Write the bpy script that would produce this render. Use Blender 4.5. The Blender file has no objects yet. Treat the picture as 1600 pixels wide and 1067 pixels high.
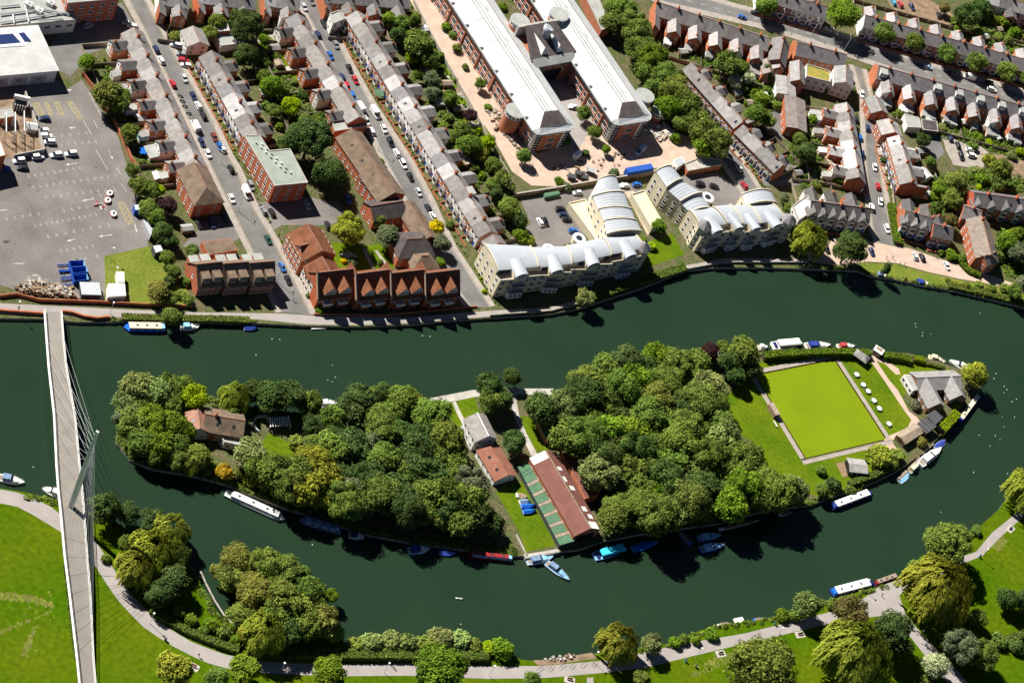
import bpy, math, random
import numpy as np
from mathutils import Vector as V, Matrix
random.seed(7); RNG = np.random.default_rng(7)
S = bpy.context.scene; COL = S.collection
R = math.radians
# ---------------------------------------------------------------- camera
FOC, DEP, ROLL, HGT, YO = 3850.0, R(45.06), R(28.1), 611.0, -610.0
Fw = V((0, math.cos(DEP), -math.sin(DEP))); Rw = V((1, 0, 0)); Uw = Rw.cross(Fw)
Xi = Rw*math.cos(ROLL)+Uw*math.sin(ROLL); Yi = Uw*math.cos(ROLL)-Rw*math.sin(ROLL)
CP = V((0, YO, HGT))
cam = bpy.data.cameras.new('camera'); co = bpy.data.objects.new('camera', cam); COL.objects.link(co)
cam.sensor_width = 36; cam.lens = FOC/1600*36; cam.clip_start = 1; cam.clip_end = 9000
m3 = Matrix((Xi, Yi, -Fw)).transposed(); co.matrix_world = Matrix.Translation(CP) @ m3.to_4x4()
S.camera = co
# ---------------------------------------------------------------- sky, sun, exposure
SUN_EL = R(44.0); SH = V((0.961, -0.276, 0)).normalized()      # direction in which shadows fall
w = bpy.data.worlds.new('World'); S.world = w; w.use_nodes = True
nt = w.node_tree; bg = nt.nodes['Background']; sk = nt.nodes.new('ShaderNodeTexSky'); sk.sky_type = 'NISHITA'
sk.sun_disc = False; sk.sun_elevation = SUN_EL; sk.sun_rotation = math.atan2(-SH.x, -SH.y); sk.altitude = 3000; sk.air_density = .4; sk.dust_density = .2; sk.ozone_density = 2
nt.links.new(sk.outputs[0], bg.inputs[0]); bg.inputs[1].default_value = 0.05
sl = bpy.data.lights.new('sun', 'SUN'); sl.energy = 5.0; sl.angle = R(0.53); sl.color = (1, .955, .87)
so = bpy.data.objects.new('sun', sl); COL.objects.link(so)
so.rotation_euler = V((SH.x*math.cos(SUN_EL), SH.y*math.cos(SUN_EL), -math.sin(SUN_EL))).to_track_quat('-Z', 'Y').to_euler()
S.view_settings.view_transform = 'Standard'; S.view_settings.look = 'None'; S.view_settings.exposure = 0.95; S.view_settings.gamma = 1
S.render.engine = 'CYCLES'
# ---------------------------------------------------------------- map helpers: survey point of the plan (read off the aerial photograph) to metres
def G(u, v, z=0.0):
    d = Fw*FOC+Xi*(u-800)-Yi*(v-533.5)
    return CP+d*((z-HGT)/d.z)
def pxm(u, v):                      # plan units per metre near that point
    return FOC/((G(u, v)-CP).dot(Fw))
def PR(p):                          # metres to plan unit (used to sort neighbours)
    d = p-CP; k = d.dot(Fw); return (800+FOC*d.dot(Xi)/k, 533.5-FOC*d.dot(Yi)/k)
# ---------------------------------------------------------------- materials
MATS = {}
def mat(name, col, rough=.8, var=.18, scale=.6, tint=False, metal=0, spec=.12, bump=0, col2=None, fine=4.0, streak=0):
    if name in MATS: return MATS[name]
    m = bpy.data.materials.new(name); m.use_nodes = True; n = m.node_tree; L = n.links; b = n.nodes['Principled BSDF']
    b.inputs['Roughness'].default_value = rough; b.inputs['Metallic'].default_value = metal
    b.inputs['Specular IOR Level'].default_value = spec
    geo = n.nodes.new('ShaderNodeNewGeometry')
    n1 = n.nodes.new('ShaderNodeTexNoise'); n1.inputs['Scale'].default_value = scale; n1.inputs['Detail'].default_value = 5
    n2 = n.nodes.new('ShaderNodeTexNoise'); n2.inputs['Scale'].default_value = fine; n2.inputs['Detail'].default_value = 3
    L.new(geo.outputs['Position'], n1.inputs['Vector']); L.new(geo.outputs['Position'], n2.inputs['Vector'])
    mr = n.nodes.new('ShaderNodeMapRange'); mr.inputs[1].default_value = .3; mr.inputs[2].default_value = .7
    L.new(n1.outputs[0], mr.inputs[0])
    mx = n.nodes.new('ShaderNodeMixRGB'); mx.inputs[1].default_value = (*col, 1)
    c2 = col2 if col2 else tuple(c*(1-2.2*var) for c in col)
    mx.inputs[2].default_value = (*c2, 1); L.new(mr.outputs[0], mx.inputs[0])
    m2 = n.nodes.new('ShaderNodeMapRange'); m2.inputs[1].default_value = .3; m2.inputs[2].default_value = .7
    m2.inputs[3].default_value = 1-var; m2.inputs[4].default_value = 1+var; L.new(n2.outputs[0], m2.inputs[0])
    mu = n.nodes.new('ShaderNodeMixRGB'); mu.blend_type = 'MULTIPLY'; mu.inputs[0].default_value = 1
    L.new(mx.outputs[0], mu.inputs[1]); L.new(m2.outputs[0], mu.inputs[2]); out = mu.outputs[0]
    if tint:
        oi = n.nodes.new('ShaderNodeObjectInfo'); mt = n.nodes.new('ShaderNodeMixRGB'); mt.blend_type = 'MULTIPLY'; mt.inputs[0].default_value = 1
        L.new(out, mt.inputs[1]); L.new(oi.outputs['Color'], mt.inputs[2]); out = mt.outputs[0]
    L.new(out, b.inputs['Base Color'])
    if bump:
        bp = n.nodes.new('ShaderNodeBump'); bp.inputs['Strength'].default_value = bump; bp.inputs['Distance'].default_value = .1
        L.new(n2.outputs[0], bp.inputs['Height']); L.new(bp.outputs[0], b.inputs['Normal'])
    MATS[name] = m; return m
M = {}
def dm(k, *a, **kw): M[k] = mat(k, *a, **kw)
dm('asphalt', (.18, .174, .17), .9, .15, .15, fine=2.0, bump=.2)
dm('lot', (.205, .188, .178), .9, .16, .09, fine=1.5, bump=.2)
dm('pave', (.36, .32, .285), .9, .12, .5)
dm('brickpave', (.52, .39, .31), .9, .10, .3, fine=3)
dm('concrete', (.45, .42, .38), .85, .12, .4)
dm('pathgrey', (.33, .30, .285), .9, .08, .2)
dm('earth', (.30, .21, .14), .95, .25, .4)
dm('garden', (.055, .085, .018), .95, .4, .3, col2=(.125, .10, .06), fine=1.2, bump=.5)
dm('grass', (.044, .102, .0012), .9, .22, .035, col2=(.084, .118, .003), fine=.6, bump=.3, spec=.02)
dm('dry', (.17, .18, .03), .9, .25, .12, col2=(.095, .14, .014), fine=1.0, bump=.3)
dm('bowl', (.165, .225, .007), .9, .07, .08, col2=(.145, .205, .007), spec=.02)
dm('lawn2', (.112, .152, .006), .9, .2, .09, col2=(.062, .118, .004), fine=.8, spec=.02)
dm('wornturf', (.16, .15, .045), .95, .2, .5)
dm('white', (.80, .79, .76), .6, .05, .5)
dm('paint', (.62, .60, .58), .8, .2, 1.2, fine=5, col2=(.30, .29, .28))
dm('yellow', (.50, .40, .12), .7, .2, 1.0, fine=7, col2=(.28, .25, .14))
dm('brick', (.46, .16, .08), .85, .14, .5, tint=True, fine=6)
dm('brickred', (.45, .145, .075), .85, .14, .5, fine=6)
dm('slate', (.25, .24, .236), .7, .16, .6, tint=True, fine=3, bump=.3)
dm('rooftile', (.215, .085, .045), .85, .2, .4, fine=3, bump=.4)
dm('browntile', (.20, .145, .105), .85, .2, .4, fine=3, bump=.4)
dm('darktile', (.10, .085, .085), .8, .2, .4, fine=3, bump=.4)
dm('redridge', (.30, .16, .115), .85, .15, 1)
dm('cream', (.62, .555, .41), .8, .05, .4)
dm('render', (.74, .72, .68), .8, .06, .4, tint=True)
dm('metalroof', (.40, .43, .47), .5, .05, .4, spec=.3)
dm('whiteroof', (.58, .58, .57), .55, .08, .25, col2=(.46, .46, .455), fine=1.5)
dm('greyroof', (.36, .37, .35), .8, .12, .3)
dm('greenroof', (.30, .34, .29), .8, .12, .3)
dm('darkgrey', (.075, .075, .08), .6, .1, .5)
dm('glass', (.025, .032, .045), .12, .1, .5, spec=.5)
dm('solar', (.02, .035, .12), .25, .1, .5, spec=.5)
dm('bluepaint', (.03, .10, .42), .4, .1, .8)
dm('black', (.02, .02, .02), .5, .1, 1)
dm('rubber', (.015, .015, .016), .8, .1, 1)
dm('metal', (.55, .57, .58), .4, .08, 1, metal=.4)
dm('wood', (.30, .20, .12), .85, .2, .8)
dm('timber', (.36, .29, .22), .85, .2, .8)
dm('bark', (.10, .075, .05), .9, .25, 1)
dm('corrug', (.205, .085, .07), .8, .12, .25, col2=(.14, .065, .052))
dm('corrugred', (.22, .085, .055), .8, .25, .5, col2=(.27, .13, .085))
dm('boatgreen', (.10, .20, .12), .8, .12, .4)
dm('stone', (.42, .38, .32), .9, .2, .8)
dm('tintpaint', (1, 1, 1), .35, .03, .6, tint=True, spec=.5)
dm('cloth', (1, 1, 1), .85, .08, 3, tint=True)
dm('skin', (.48, .28, .2), .6, .05, 3)
def foliage():
    m = bpy.data.materials.new('foliage'); m.use_nodes = True; n = m.node_tree; L = n.links; n.nodes.clear()
    o = n.nodes.new('ShaderNodeOutputMaterial'); oi = n.nodes.new('ShaderNodeObjectInfo'); at = n.nodes.new('ShaderNodeAttribute'); at.attribute_name = 'tone'
    hs = n.nodes.new('ShaderNodeHueSaturation'); mr = n.nodes.new('ShaderNodeMapRange'); mr.inputs[3].default_value = .42; mr.inputs[4].default_value = 1.78
    L.new(at.outputs['Fac'], mr.inputs[0]); L.new(mr.outputs[0], hs.inputs['Value'])
    mh = n.nodes.new('ShaderNodeMapRange'); mh.inputs[3].default_value = .512; mh.inputs[4].default_value = .490
    L.new(at.outputs['Fac'], mh.inputs[0]); L.new(mh.outputs[0], hs.inputs['Hue']); L.new(oi.outputs['Color'], hs.inputs['Color'])
    d = n.nodes.new('ShaderNodeBsdfDiffuse'); t = n.nodes.new('ShaderNodeBsdfTranslucent'); mx = n.nodes.new('ShaderNodeMixShader'); mx.inputs[0].default_value = .3
    L.new(hs.outputs[0], d.inputs[0]); L.new(hs.outputs[0], t.inputs[0]); L.new(d.outputs[0], mx.inputs[1]); L.new(t.outputs[0], mx.inputs[2]); L.new(mx.outputs[0], o.inputs[0])
    return m
M['leaf'] = foliage()
def water():
    m = bpy.data.materials.new('water'); m.use_nodes = True; n = m.node_tree; L = n.links; b = n.nodes['Principled BSDF']
    geo = n.nodes.new('ShaderNodeNewGeometry'); n1 = n.nodes.new('ShaderNodeTexNoise'); n1.inputs['Scale'].default_value = .03; n1.inputs['Detail'].default_value = 4
    L.new(geo.outputs['Position'], n1.inputs['Vector'])
    mx = n.nodes.new('ShaderNodeMixRGB'); mx.inputs[1].default_value = (.0082, .0262, .0145, 1); mx.inputs[2].default_value = (.0200, .0365, .0195, 1); L.new(n1.outputs[0], mx.inputs[0]); L.new(mx.outputs[0], b.inputs['Base Color'])
    b.inputs['Roughness'].default_value = .22; b.inputs['IOR'].default_value = 1.33; b.inputs['Specular IOR Level'].default_value = .4
    n2 = n.nodes.new('ShaderNodeTexNoise'); n2.inputs['Scale'].default_value = .9; n2.inputs['Detail'].default_value = 4; L.new(geo.outputs['Position'], n2.inputs['Vector'])
    bp = n.nodes.new('ShaderNodeBump'); bp.inputs['Strength'].default_value = .4; bp.inputs['Distance'].default_value = .15; L.new(n2.outputs[0], bp.inputs['Height']); L.new(bp.outputs[0], b.inputs['Normal'])
    return m
M['water'] = water()
def bowlmat():
    m = M['bowl']; n = m.node_tree; L = n.links; b = n.nodes['Principled BSDF']; src = b.inputs['Base Color'].links[0].from_socket
    tc = n.nodes.new('ShaderNodeTexCoord'); cur = src
    for ang in (45, -45):
        mp = n.nodes.new('ShaderNodeMapping'); mp.inputs['Rotation'].default_value = (0, 0, R(ang)); L.new(tc.outputs['Object'], mp.inputs['Vector'])
        wv = n.nodes.new('ShaderNodeTexWave'); wv.inputs['Scale'].default_value = .22; wv.inputs['Distortion'].default_value = 2.5; wv.inputs['Detail'].default_value = 3; L.new(mp.outputs[0], wv.inputs['Vector'])
        mr = n.nodes.new('ShaderNodeMapRange'); mr.inputs[3].default_value = .968; mr.inputs[4].default_value = 1.02; L.new(wv.outputs['Fac'], mr.inputs[0])
        mu = n.nodes.new('ShaderNodeMixRGB'); mu.blend_type = 'MULTIPLY'; mu.inputs[0].default_value = 1; L.new(cur, mu.inputs[1]); L.new(mr.outputs[0], mu.inputs[2]); cur = mu.outputs[0]
    L.new(cur, b.inputs['Base Color'])
bowlmat()
# ---------------------------------------------------------------- mesh builder
class MB:
    def __init__(s): s.v = []; s.f = []; s.m = []; s.mats = []
    def mi(s, k):
        if k not in s.mats: s.mats.append(k)
        return s.mats.index(k)
    def face(s, pts, k):
        i = len(s.v); s.v += [tuple(p) for p in pts]; s.f.append(tuple(range(i, i+len(pts)))); s.m.append(s.mi(k)); return s
    def prism(s, poly, z0, z1, k, top=None, bottom=True):
        n = len(poly); i = len(s.v)
        if sum(poly[j][0]*poly[(j+1) % n][1]-poly[(j+1) % n][0]*poly[j][1] for j in range(n)) < 0: poly = poly[::-1]
        s.v += [(p[0], p[1], z0) for p in poly]+[(p[0], p[1], z1) for p in poly]; a = s.mi(k)
        for j in range(n): s.f.append((i+j, i+(j+1) % n, i+n+(j+1) % n, i+n+j)); s.m.append(a)
        s.f.append(tuple(range(i+n, i+2*n))); s.m.append(s.mi(top or k))
        if bottom: s.f.append(tuple(range(i+n-1, i-1, -1))); s.m.append(a)
        return s
    def box(s, x0, x1, y0, y1, z0, z1, k, top=None):
        return s.prism([(x0, y0), (x1, y0), (x1, y1), (x0, y1)], z0, z1, k, top)
    def solid(s, quad, t, k):            # a slab: upward quad thickened straight down
        q = [V(p) for p in quad]; lo = [p-V((0, 0, t)) for p in q]; n = len(q)
        if sum(q[j].x*q[(j+1) % n].y-q[(j+1) % n].x*q[j].y for j in range(n)) < 0: q.reverse(); lo.reverse()
        s.face(q, k); s.face(lo[::-1], k)
        for j in range(n): s.face([lo[j], lo[(j+1) % n], q[(j+1) % n], q[j]], k)
        return s
    def tube(s, p, q, r0, r1, k, n=6, caps=True):
        p, q = V(p), V(q); d = (q-p)
        if d.length < 1e-6: return s
        d.normalize(); a = d.orthogonal().normalized(); b = d.cross(a); i = len(s.v); mi = s.mi(k)
        for c, r in ((p, r0), (q, r1)):
            for j in range(n):
                t = 2*math.pi*j/n; s.v.append(tuple(c+(a*math.cos(t)+b*math.sin(t))*r))
        for j in range(n): s.f.append((i+j, i+(j+1) % n, i+n+(j+1) % n, i+n+j)); s.m.append(mi)
        if caps: s.f.append(tuple(range(i+n-1, i-1, -1))); s.m.append(mi); s.f.append(tuple(range(i+n, i+2*n))); s.m.append(mi)
        return s
    def loft(s, rings, k, cap=True, closed=True):
        n = len(rings[0]); i = len(s.v); mi = s.mi(k)
        for r in rings: s.v += [tuple(p) for p in r]
        for a in range(len(rings)-1):
            for j in range(n if closed else n-1):
                s.f.append((i+a*n+j, i+a*n+(j+1) % n, i+(a+1)*n+(j+1) % n, i+(a+1)*n+j)); s.m.append(mi)
        if cap:
            s.f.append(tuple(range(i+n-1, i-1, -1))); s.m.append(mi); e = i+(len(rings)-1)*n; s.f.append(tuple(range(e, e+n))); s.m.append(mi)
        return s
    def mesh(s, name, smooth=False):
        me = bpy.data.meshes.new(name); me.from_pydata(s.v, [], s.f)
        for k in s.mats: me.materials.append(M[k])
        me.polygons.foreach_set('material_index', s.m)
        if smooth: me.polygons.foreach_set('use_smooth', [True]*len(s.f))
        me.update(); return me
def ob(name, data, parent=None, loc=(0, 0, 0), rz=0, color=None, sc=None):
    o = bpy.data.objects.new(name, data.mesh(name) if isinstance(data, MB) else data); COL.objects.link(o)
    o.location = loc; o.rotation_euler = (0, 0, rz)
    if sc is not None: o.scale = sc if hasattr(sc, '__len__') else (sc, sc, sc)
    if parent: o.parent = parent
    if color: o.color = (*color[:3], 1)
    return o
USED = {}
def tag(o, label, cat, group=None):
    o['label'] = label; o['category'] = cat
    if group: o['group'] = group
    return o
def thing(name, label, cat, loc=(0, 0, 0), rz=0, group=None, sc=None):
    return tag(ob(name, None, None, loc, rz, sc=sc), label, cat, group)
def struct(name, mb, kind='structure', parent=None):
    o = ob(name, mb, parent)
    if not parent: o['kind'] = kind
    return o
def rot2(p, a): return (p[0]*math.cos(a)-p[1]*math.sin(a), p[0]*math.sin(a)+p[1]*math.cos(a))
def local(pts, o, rz):               # plan points to a frame with origin o turned by rz
    return [rot2((p.x-o.x, p.y-o.y), -rz) for p in pts]
NTH = 'first second third fourth fifth sixth seventh eighth ninth tenth eleventh twelfth thirteenth fourteenth fifteenth sixteenth seventeenth eighteenth nineteenth twentieth twenty-first twenty-second twenty-third twenty-fourth twenty-fifth twenty-sixth'.split()
def sheet(name, pts, z, k, kind='structure'):       # flat ground sheet
    mb = MB(); q = [G(u, v) for u, v in pts]; mb.prism([(p.x, p.y) for p in q], z-.3, z, k); return struct(name, mb, kind)
def line(pts, z=0): return [G(u, v, z) for u, v in pts]
def offs(P, d):                      # offset a ground polyline sideways (left is positive)
    out = []
    for i, p in enumerate(P):
        a = P[max(i-1, 0)]; b = P[min(i+1, len(P)-1)]; t = (b-a); t.z = 0; t.normalize(); out.append(V((p.x-t.y*d, p.y+t.x*d, p.z)))
    return out
def strip(name, A, B, z, k, th=.3, parent=None):
    mb = MB()
    for i in range(len(A)-1):
        mb.prism([(A[i].x, A[i].y), (A[i+1].x, A[i+1].y), (B[i+1].x, B[i+1].y), (B[i].x, B[i].y)], z-th, z, k)
    return struct(name, mb, parent=parent)
# ================================================================ ground, river, roads
BANK_N = [(-400,470),(-60,496),(0,497),(70,498),(120,503),(175,503),(200,501),(310,503),(400,505),(480,509),(560,510),(640,507),(700,501),(760,497),(800,494),(860,491),(905,482),(950,467),(1000,451),(1050,431),(1075,422),(1120,418),(1200,418),(1290,421),(1340,423),(1365,432),(1400,437),(1450,447),(1500,456),(1550,468),(1600,480),(1700,505),(2000,600)]
BANK_S = [(-400,690),(-100,745),(0,762),(40,769),(80,778),(150,797),(200,828),(270,846),(298,885),(318,920),(340,957),(368,978),(400,958),(450,945),(500,955),(532,985),(538,1008),(600,1012),(700,1013),(790,1020),(815,1030),(850,1034),(925,1021),(980,1014),(1040,1006),(1095,984),(1130,975),(1200,966),(1300,936),(1400,908),(1450,872),(1520,832),(1560,796),(1582,766),(1600,748),(1700,690),(2000,520)]
ISLE = [(182,690),(186,650),(205,620),(260,612),(340,622),(400,640),(480,645),(520,642),(590,622),(665,632),(740,614),(860,612),(930,590),(1010,566),(1100,555),(1190,549),(1240,546),(1350,546),(1420,552),(1465,564),(1500,577),(1527,592),(1534,608),(1522,632),(1498,650),(1466,684),(1436,712),(1398,738),(1355,758),(1300,776),(1270,788),(1200,796),(1120,818),(1000,834),(940,846),(905,858),(818,868),(804,868),(740,860),(650,849),(560,832),(540,824),(482,804),(446,794),(352,756),(300,742),(240,733),(205,719)]
def landmass(name, q, k, side, lo=-3.0):
    mb = MB(); mb.prism([(p.x, p.y) for p in q], lo, 0, side, k, bottom=False); return struct(name, mb)
qn = line(BANK_N)+[V((1200, 1500, 0)), V((3500, 3500, 0)), V((-3500, 3500, 0)), V((-3500, 900, 0))]
landmass('north_ground', qn, 'garden', 'stone')
qs = line(BANK_S)+[V((3500, 300, 0)), V((3500, -1500, 0)), V((-3500, -1500, 0)), V((-3500, -600, 0))]
landmass('park_ground', qs, 'grass', 'stone')
qi = line(ISLE); landmass('island_ground', qi, 'garden', 'stone')
mb = MB(); mb.face([(-4000, -2500, -1.1), (4000, -2500, -1.1), (4000, 4000, -1.1), (-4000, 4000, -1.1)], 'water'); struct('river_water', mb)
def isin(p, poly):
    c = False; j = len(poly)-1
    for i in range(len(poly)):
        a, b = poly[i], poly[j]
        if (a[1] > p[1]) != (b[1] > p[1]) and p[0] < (b[0]-a[0])*(p[1]-a[1])/(b[1]-a[1])+a[0]: c = not c
        j = i
    return c
# --- streets: west edge, east edge
ST = {
 'A': ([(175,-50),(201,0),(226,47),(252,100),(276,150),(301,200),(333,267),(368,340),(398,400),(440,488)], [(200,-50),(226,0),(265,75),(284,107),(324,175),(352,237),(370,267),(398,330),(424,370),(460,440),(486,492)]),
 'B': ([(440,-50),(467,0),(495,50),(517,95),(540,140),(560,175),(585,212),(602,250),(625,292),(650,342),(675,385),(700,430),(735,480)], [(467,-50),(493,0),(520,50),(542,95),(575,155),(592,182),(617,220),(640,255),(672,315),(687,350),(707,390),(732,427),(766,480)]),
 'C': ([(1333,102),(1348,150),(1352,200),(1353,250),(1358,300),(1362,350),(1373,380)], [(1347,108),(1358,150),(1370,225),(1375,267),(1382,312),(1390,350),(1400,385)]),
 'D': ([(1090,190),(1110,220),(1128,248),(1148,278),(1165,303)], [(1112,190),(1130,215),(1148,240),(1168,270),(1186,300)]),
 'E': ([(980,-22),(1040,4),(1120,22),(1200,41),(1290,70),(1340,88),(1420,115),(1480,134),(1540,151),(1700,196)], [(1000,-40),(1060,-14),(1130,8),(1200,27),(1270,46),(1330,63),(1400,88),(1450,103),(1500,118),(1700,175)]),
}
def resample(P, n):
    d = [0]
    for i in range(1, len(P)): d.append(d[-1]+(P[i]-P[i-1]).length)
    out = []
    for k in range(n):
        t = d[-1]*k/(n-1); i = 1
        while i < len(P)-1 and d[i] < t: i += 1
        f = (t-d[i-1])/(d[i]-d[i-1]); out.append(P[i-1].lerp(P[i], f))
    return out
SL = {}
for k, (a, b) in ST.items():
    A = resample(line(a), 26); B = resample(line(b), 26); SL[k] = (A, B)
    nm = 'road'
    strip(nm, A, B, .02 if k != 'E' else .024, 'asphalt')
    sgn = 1 if (B[5]-A[5]).cross(A[6]-A[5]).z > 0 else -1       # which side is west
    wd = 3.0 if k == 'E' else 2.2
    strip('pavement', offs(A, sgn*-.0), offs(A, sgn*wd), .14, 'pave')
    strip('pavement', offs(B, -sgn*wd), offs(B, sgn*.0), .143, 'pave')
    if k in 'ABCE':
        for P, s in ((A, -1), (B, 1)):
            strip('road_line', offs(P, s*sgn*.3), offs(P, s*sgn*.42), .036, 'yellow' if k in 'AC' else 'paint', th=.01)
# centre dashes
def dash_line(P, z, k, on=2.0, off=4.0, wd=.12, name='road_marking'):
    tot = sum((P[i+1]-P[i]).length for i in range(len(P)-1)); n = int(tot/(on+off)); Q = resample(P, n*3+1); mb = MB()
    for i in range(n):
        a, b = Q[3*i], Q[3*i+1]; t = (b-a).normalized(); s = V((-t.y, t.x, 0))*wd
        mb.prism([(x.x, x.y) for x in (a+s, b+s, b-s, a-s)], z-.01, z, k)
    return struct(name, mb)
for k in 'E': dash_line([a.lerp(b, .5) for a, b in zip(*SL[k])], .04, 'paint')
# --- car park and other hard ground
sheet('car_park', [(-300,30),(-20,30),(105,140),(128,125),(150,160),(185,215),(205,280),(222,330),(232,385),(163,400),(165,455),(160,470),(100,465),(30,455),(0,445),(-300,430)], .03, 'lot')
sheet('warehouse_yard', [(60,95),(110,30),(190,5),(215,45),(190,60),(165,75),(140,85),(110,120)], .026, 'asphalt')
sheet('rough_grass', [(163,400),(232,385),(262,400),(290,445),(300,478),(205,477),(165,472)], .034, 'dry')
sheet('riverside_path', [(-200,468),(0,474),(100,479),(200,484),(300,488),(440,490),(500,494),(640,496),(760,486),(860,480),(930,462),(1000,440),(1060,417),(1130,404),(1200,404),(1260,404),(1260,411),(1130,412),(1065,425),(1000,447),(935,469),(865,487),(760,495),(690,501),(640,505),(560,508),(480,507),(400,499),(300,497),(170,496),(0,490),(-200,480)], .05, 'pathgrey')
sheet('promenade', [(1262,392),(1290,395),(1300,372),(1365,378),(1400,386),(1420,388),(1460,402),(1485,410),(1560,435),(1620,455),(1620,463),(1560,446),(1500,436),(1450,425),(1400,411),(1355,409),(1300,415),(1262,408)], .054, 'brickpave')
sheet('bank_grass', [(1345,411),(1400,413),(1450,427),(1500,438),(1560,448),(1620,466),(1620,482),(1550,465),(1500,453),(1450,444),(1400,434),(1365,429),(1345,420)], .058, 'dry')
sheet('flat_car_park', [(395,318),(480,308),(530,318),(545,345),(505,352),(440,352),(425,362)], .03, 'lot')
sheet('block_car_park', [(285,385),(330,338),(372,340),(386,368),(325,395)], .03, 'lot')
sheet('flats_car_park', [(812,310),(905,296),(1000,285),(1005,300),(965,315),(905,375),(840,395),(780,390),(800,370),(830,350)], .03, 'lot')
sheet('flats_car_park', [(1060,275),(1120,270),(1158,297),(1175,310),(1150,345),(1110,330),(1075,310)], .03, 'lot')
sheet('office_yard', [(640,0),(690,0),(720,60),(800,200),(840,240),(1010,180),(1045,205),(1080,215),(1120,250),(1030,262),(960,275),(880,292),(830,290),(800,268),(770,215),(735,165),(700,100),(665,45)], .028, 'brickpave')
sheet('office_court', [(845,100),(890,90),(930,190),(900,240)], .032, 'pathgrey')
sheet('lane', [(640,-40),(672,-40),(690,30),(720,80),(752,140),(765,170),(742,168),(705,100),(672,45)], .036, 'brickpave')
sheet('back_lot', [(1380,-10),(1420,-20),(1500,30),(1478,42),(1440,30),(1395,15)], .03, 'earth')
sheet('back_lot', [(1470,205),(1492,203),(1530,225),(1545,240),(1535,265),(1490,258),(1478,235)], .03, 'pave')
sheet('back_lot', [(1530,240),(1620,245),(1620,290),(1590,285),(1560,262)], .032, 'earth')
sheet('side_yard', [(1195,140),(1225,150),(1238,200),(1222,220),(1195,200)], .03, 'asphalt')
sheet('side_yard', [(1190,250),(1265,262),(1290,275),(1270,290),(1195,290),(1180,275)], .03, 'asphalt')
# --- park
PARK_PATH_N = [(-60,755),(0,764),(40,772),(80,792),(100,808),(150,845),(185,900),(210,935),(250,973),(300,1003),(350,1022),(420,1034),(520,1038),(640,1036),(760,1040),(850,1040),(960,1030),(1000,1020),(1080,1003),(1160,990),(1220,975),(1300,955),(1345,938)]
PARK_PATH_S = [(-60,776),(0,786),(30,792),(65,812),(100,834),(135,862),(165,910),(190,945),(230,985),(285,1018),(340,1042),(420,1052),(520,1056),(640,1055),(760,1060),(850,1059),(960,1049),(1010,1042),(1080,1025),(1160,1006),(1225,991),(1290,975),(1350,965)]
strip('park_path', resample(line(PARK_PATH_N), 60), resample(line(PARK_PATH_S), 60), .03, 'pathgrey')
sheet('park_path', [(1345,938),(1375,915),(1405,905),(1425,912),(1405,930),(1415,960),(1440,990),(1480,1030),(1520,1075),(1500,1090),(1450,1030),(1415,985),(1390,960),(1350,965)], .034, 'pathgrey')
strip('park_path', line([(1420,910),(1450,895),(1500,870),(1525,862),(1550,832),(1590,800),(1650,740)]), line([(1430,925),(1460,905),(1505,880),(1535,868),(1562,840),(1600,806),(1665,745)]), .03, 'pathgrey')
strip('park_path', line([(917,1058),(918,1090)]), line([(927,1058),(928,1090)]), .037, 'pathgrey')
# --- island grounds
sheet('island_lawn', [(1110,650),(1130,620),(1180,580),(1186,566),(1240,553),(1300,551),(1345,556),(1420,562),(1470,572),(1500,582),(1470,600),(1425,600),(1410,620),(1425,650),(1424,668),(1390,690),(1420,715),(1390,725),(1345,765),(1280,775),(1200,760),(1165,740),(1175,690)], .02, 'lawn2')
sheet('island_lawn', [(410,690),(420,675),(450,690),(480,700),(475,735),(440,735),(415,715)], .02, 'lawn2')
sheet('island_lawn', [(690,635),(740,617),(755,660),(715,672),(690,650)], .02, 'lawn2')
sheet('island_lawn', [(775,768),(800,755),(815,752),(840,790),(868,852),(822,862),(812,832)], .022, 'lawn2')
sheet('island_lawn', [(812,650),(830,650),(870,700),(835,706),(818,672)], .022, 'lawn2')
sheet('island_quay', [(672,622),(740,609),(800,607),(865,607),(865,617),(800,616),(742,620),(675,634)], .03, 'concrete')
strip('island_path', line([(795,612),(803,650),(815,680),(830,712)]), line([(804,612),(811,648),(823,678),(840,710)]), .034, 'concrete')
strip('island_path', line([(707,628),(712,642),(722,662)]), line([(712,627),(718,640),(728,660)]), .034, 'concrete')

TURF = []
for q in ([(-5,924),(25,926),(55,931),(86,944),(84,949),(60,945),(25,938),(-5,936)], [(0,985),(30,972),(60,962),(85,950),(86,952),(60,966),(30,977),(0,990)], [(38,1010),(48,992),(54,978),(55,982),(50,1000),(44,1020),(34,1024)], [(1085,1040),(1120,1026),(1165,1012),(1180,1014),(1140,1034),(1105,1050),(1080,1058)], [(1290,965),(1312,958),(1318,978),(1300,985),(1285,980)], [(1545,850),(1565,835),(1575,845),(1560,862)]):
    TURF.append(q)
strip('inlet_kerb', line([(312,893),(322,915),(335,940),(350,963),(366,978)]), offs(line([(312,893),(322,915),(335,940),(350,963),(366,978)]), .5), .25, 'stone')

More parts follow.
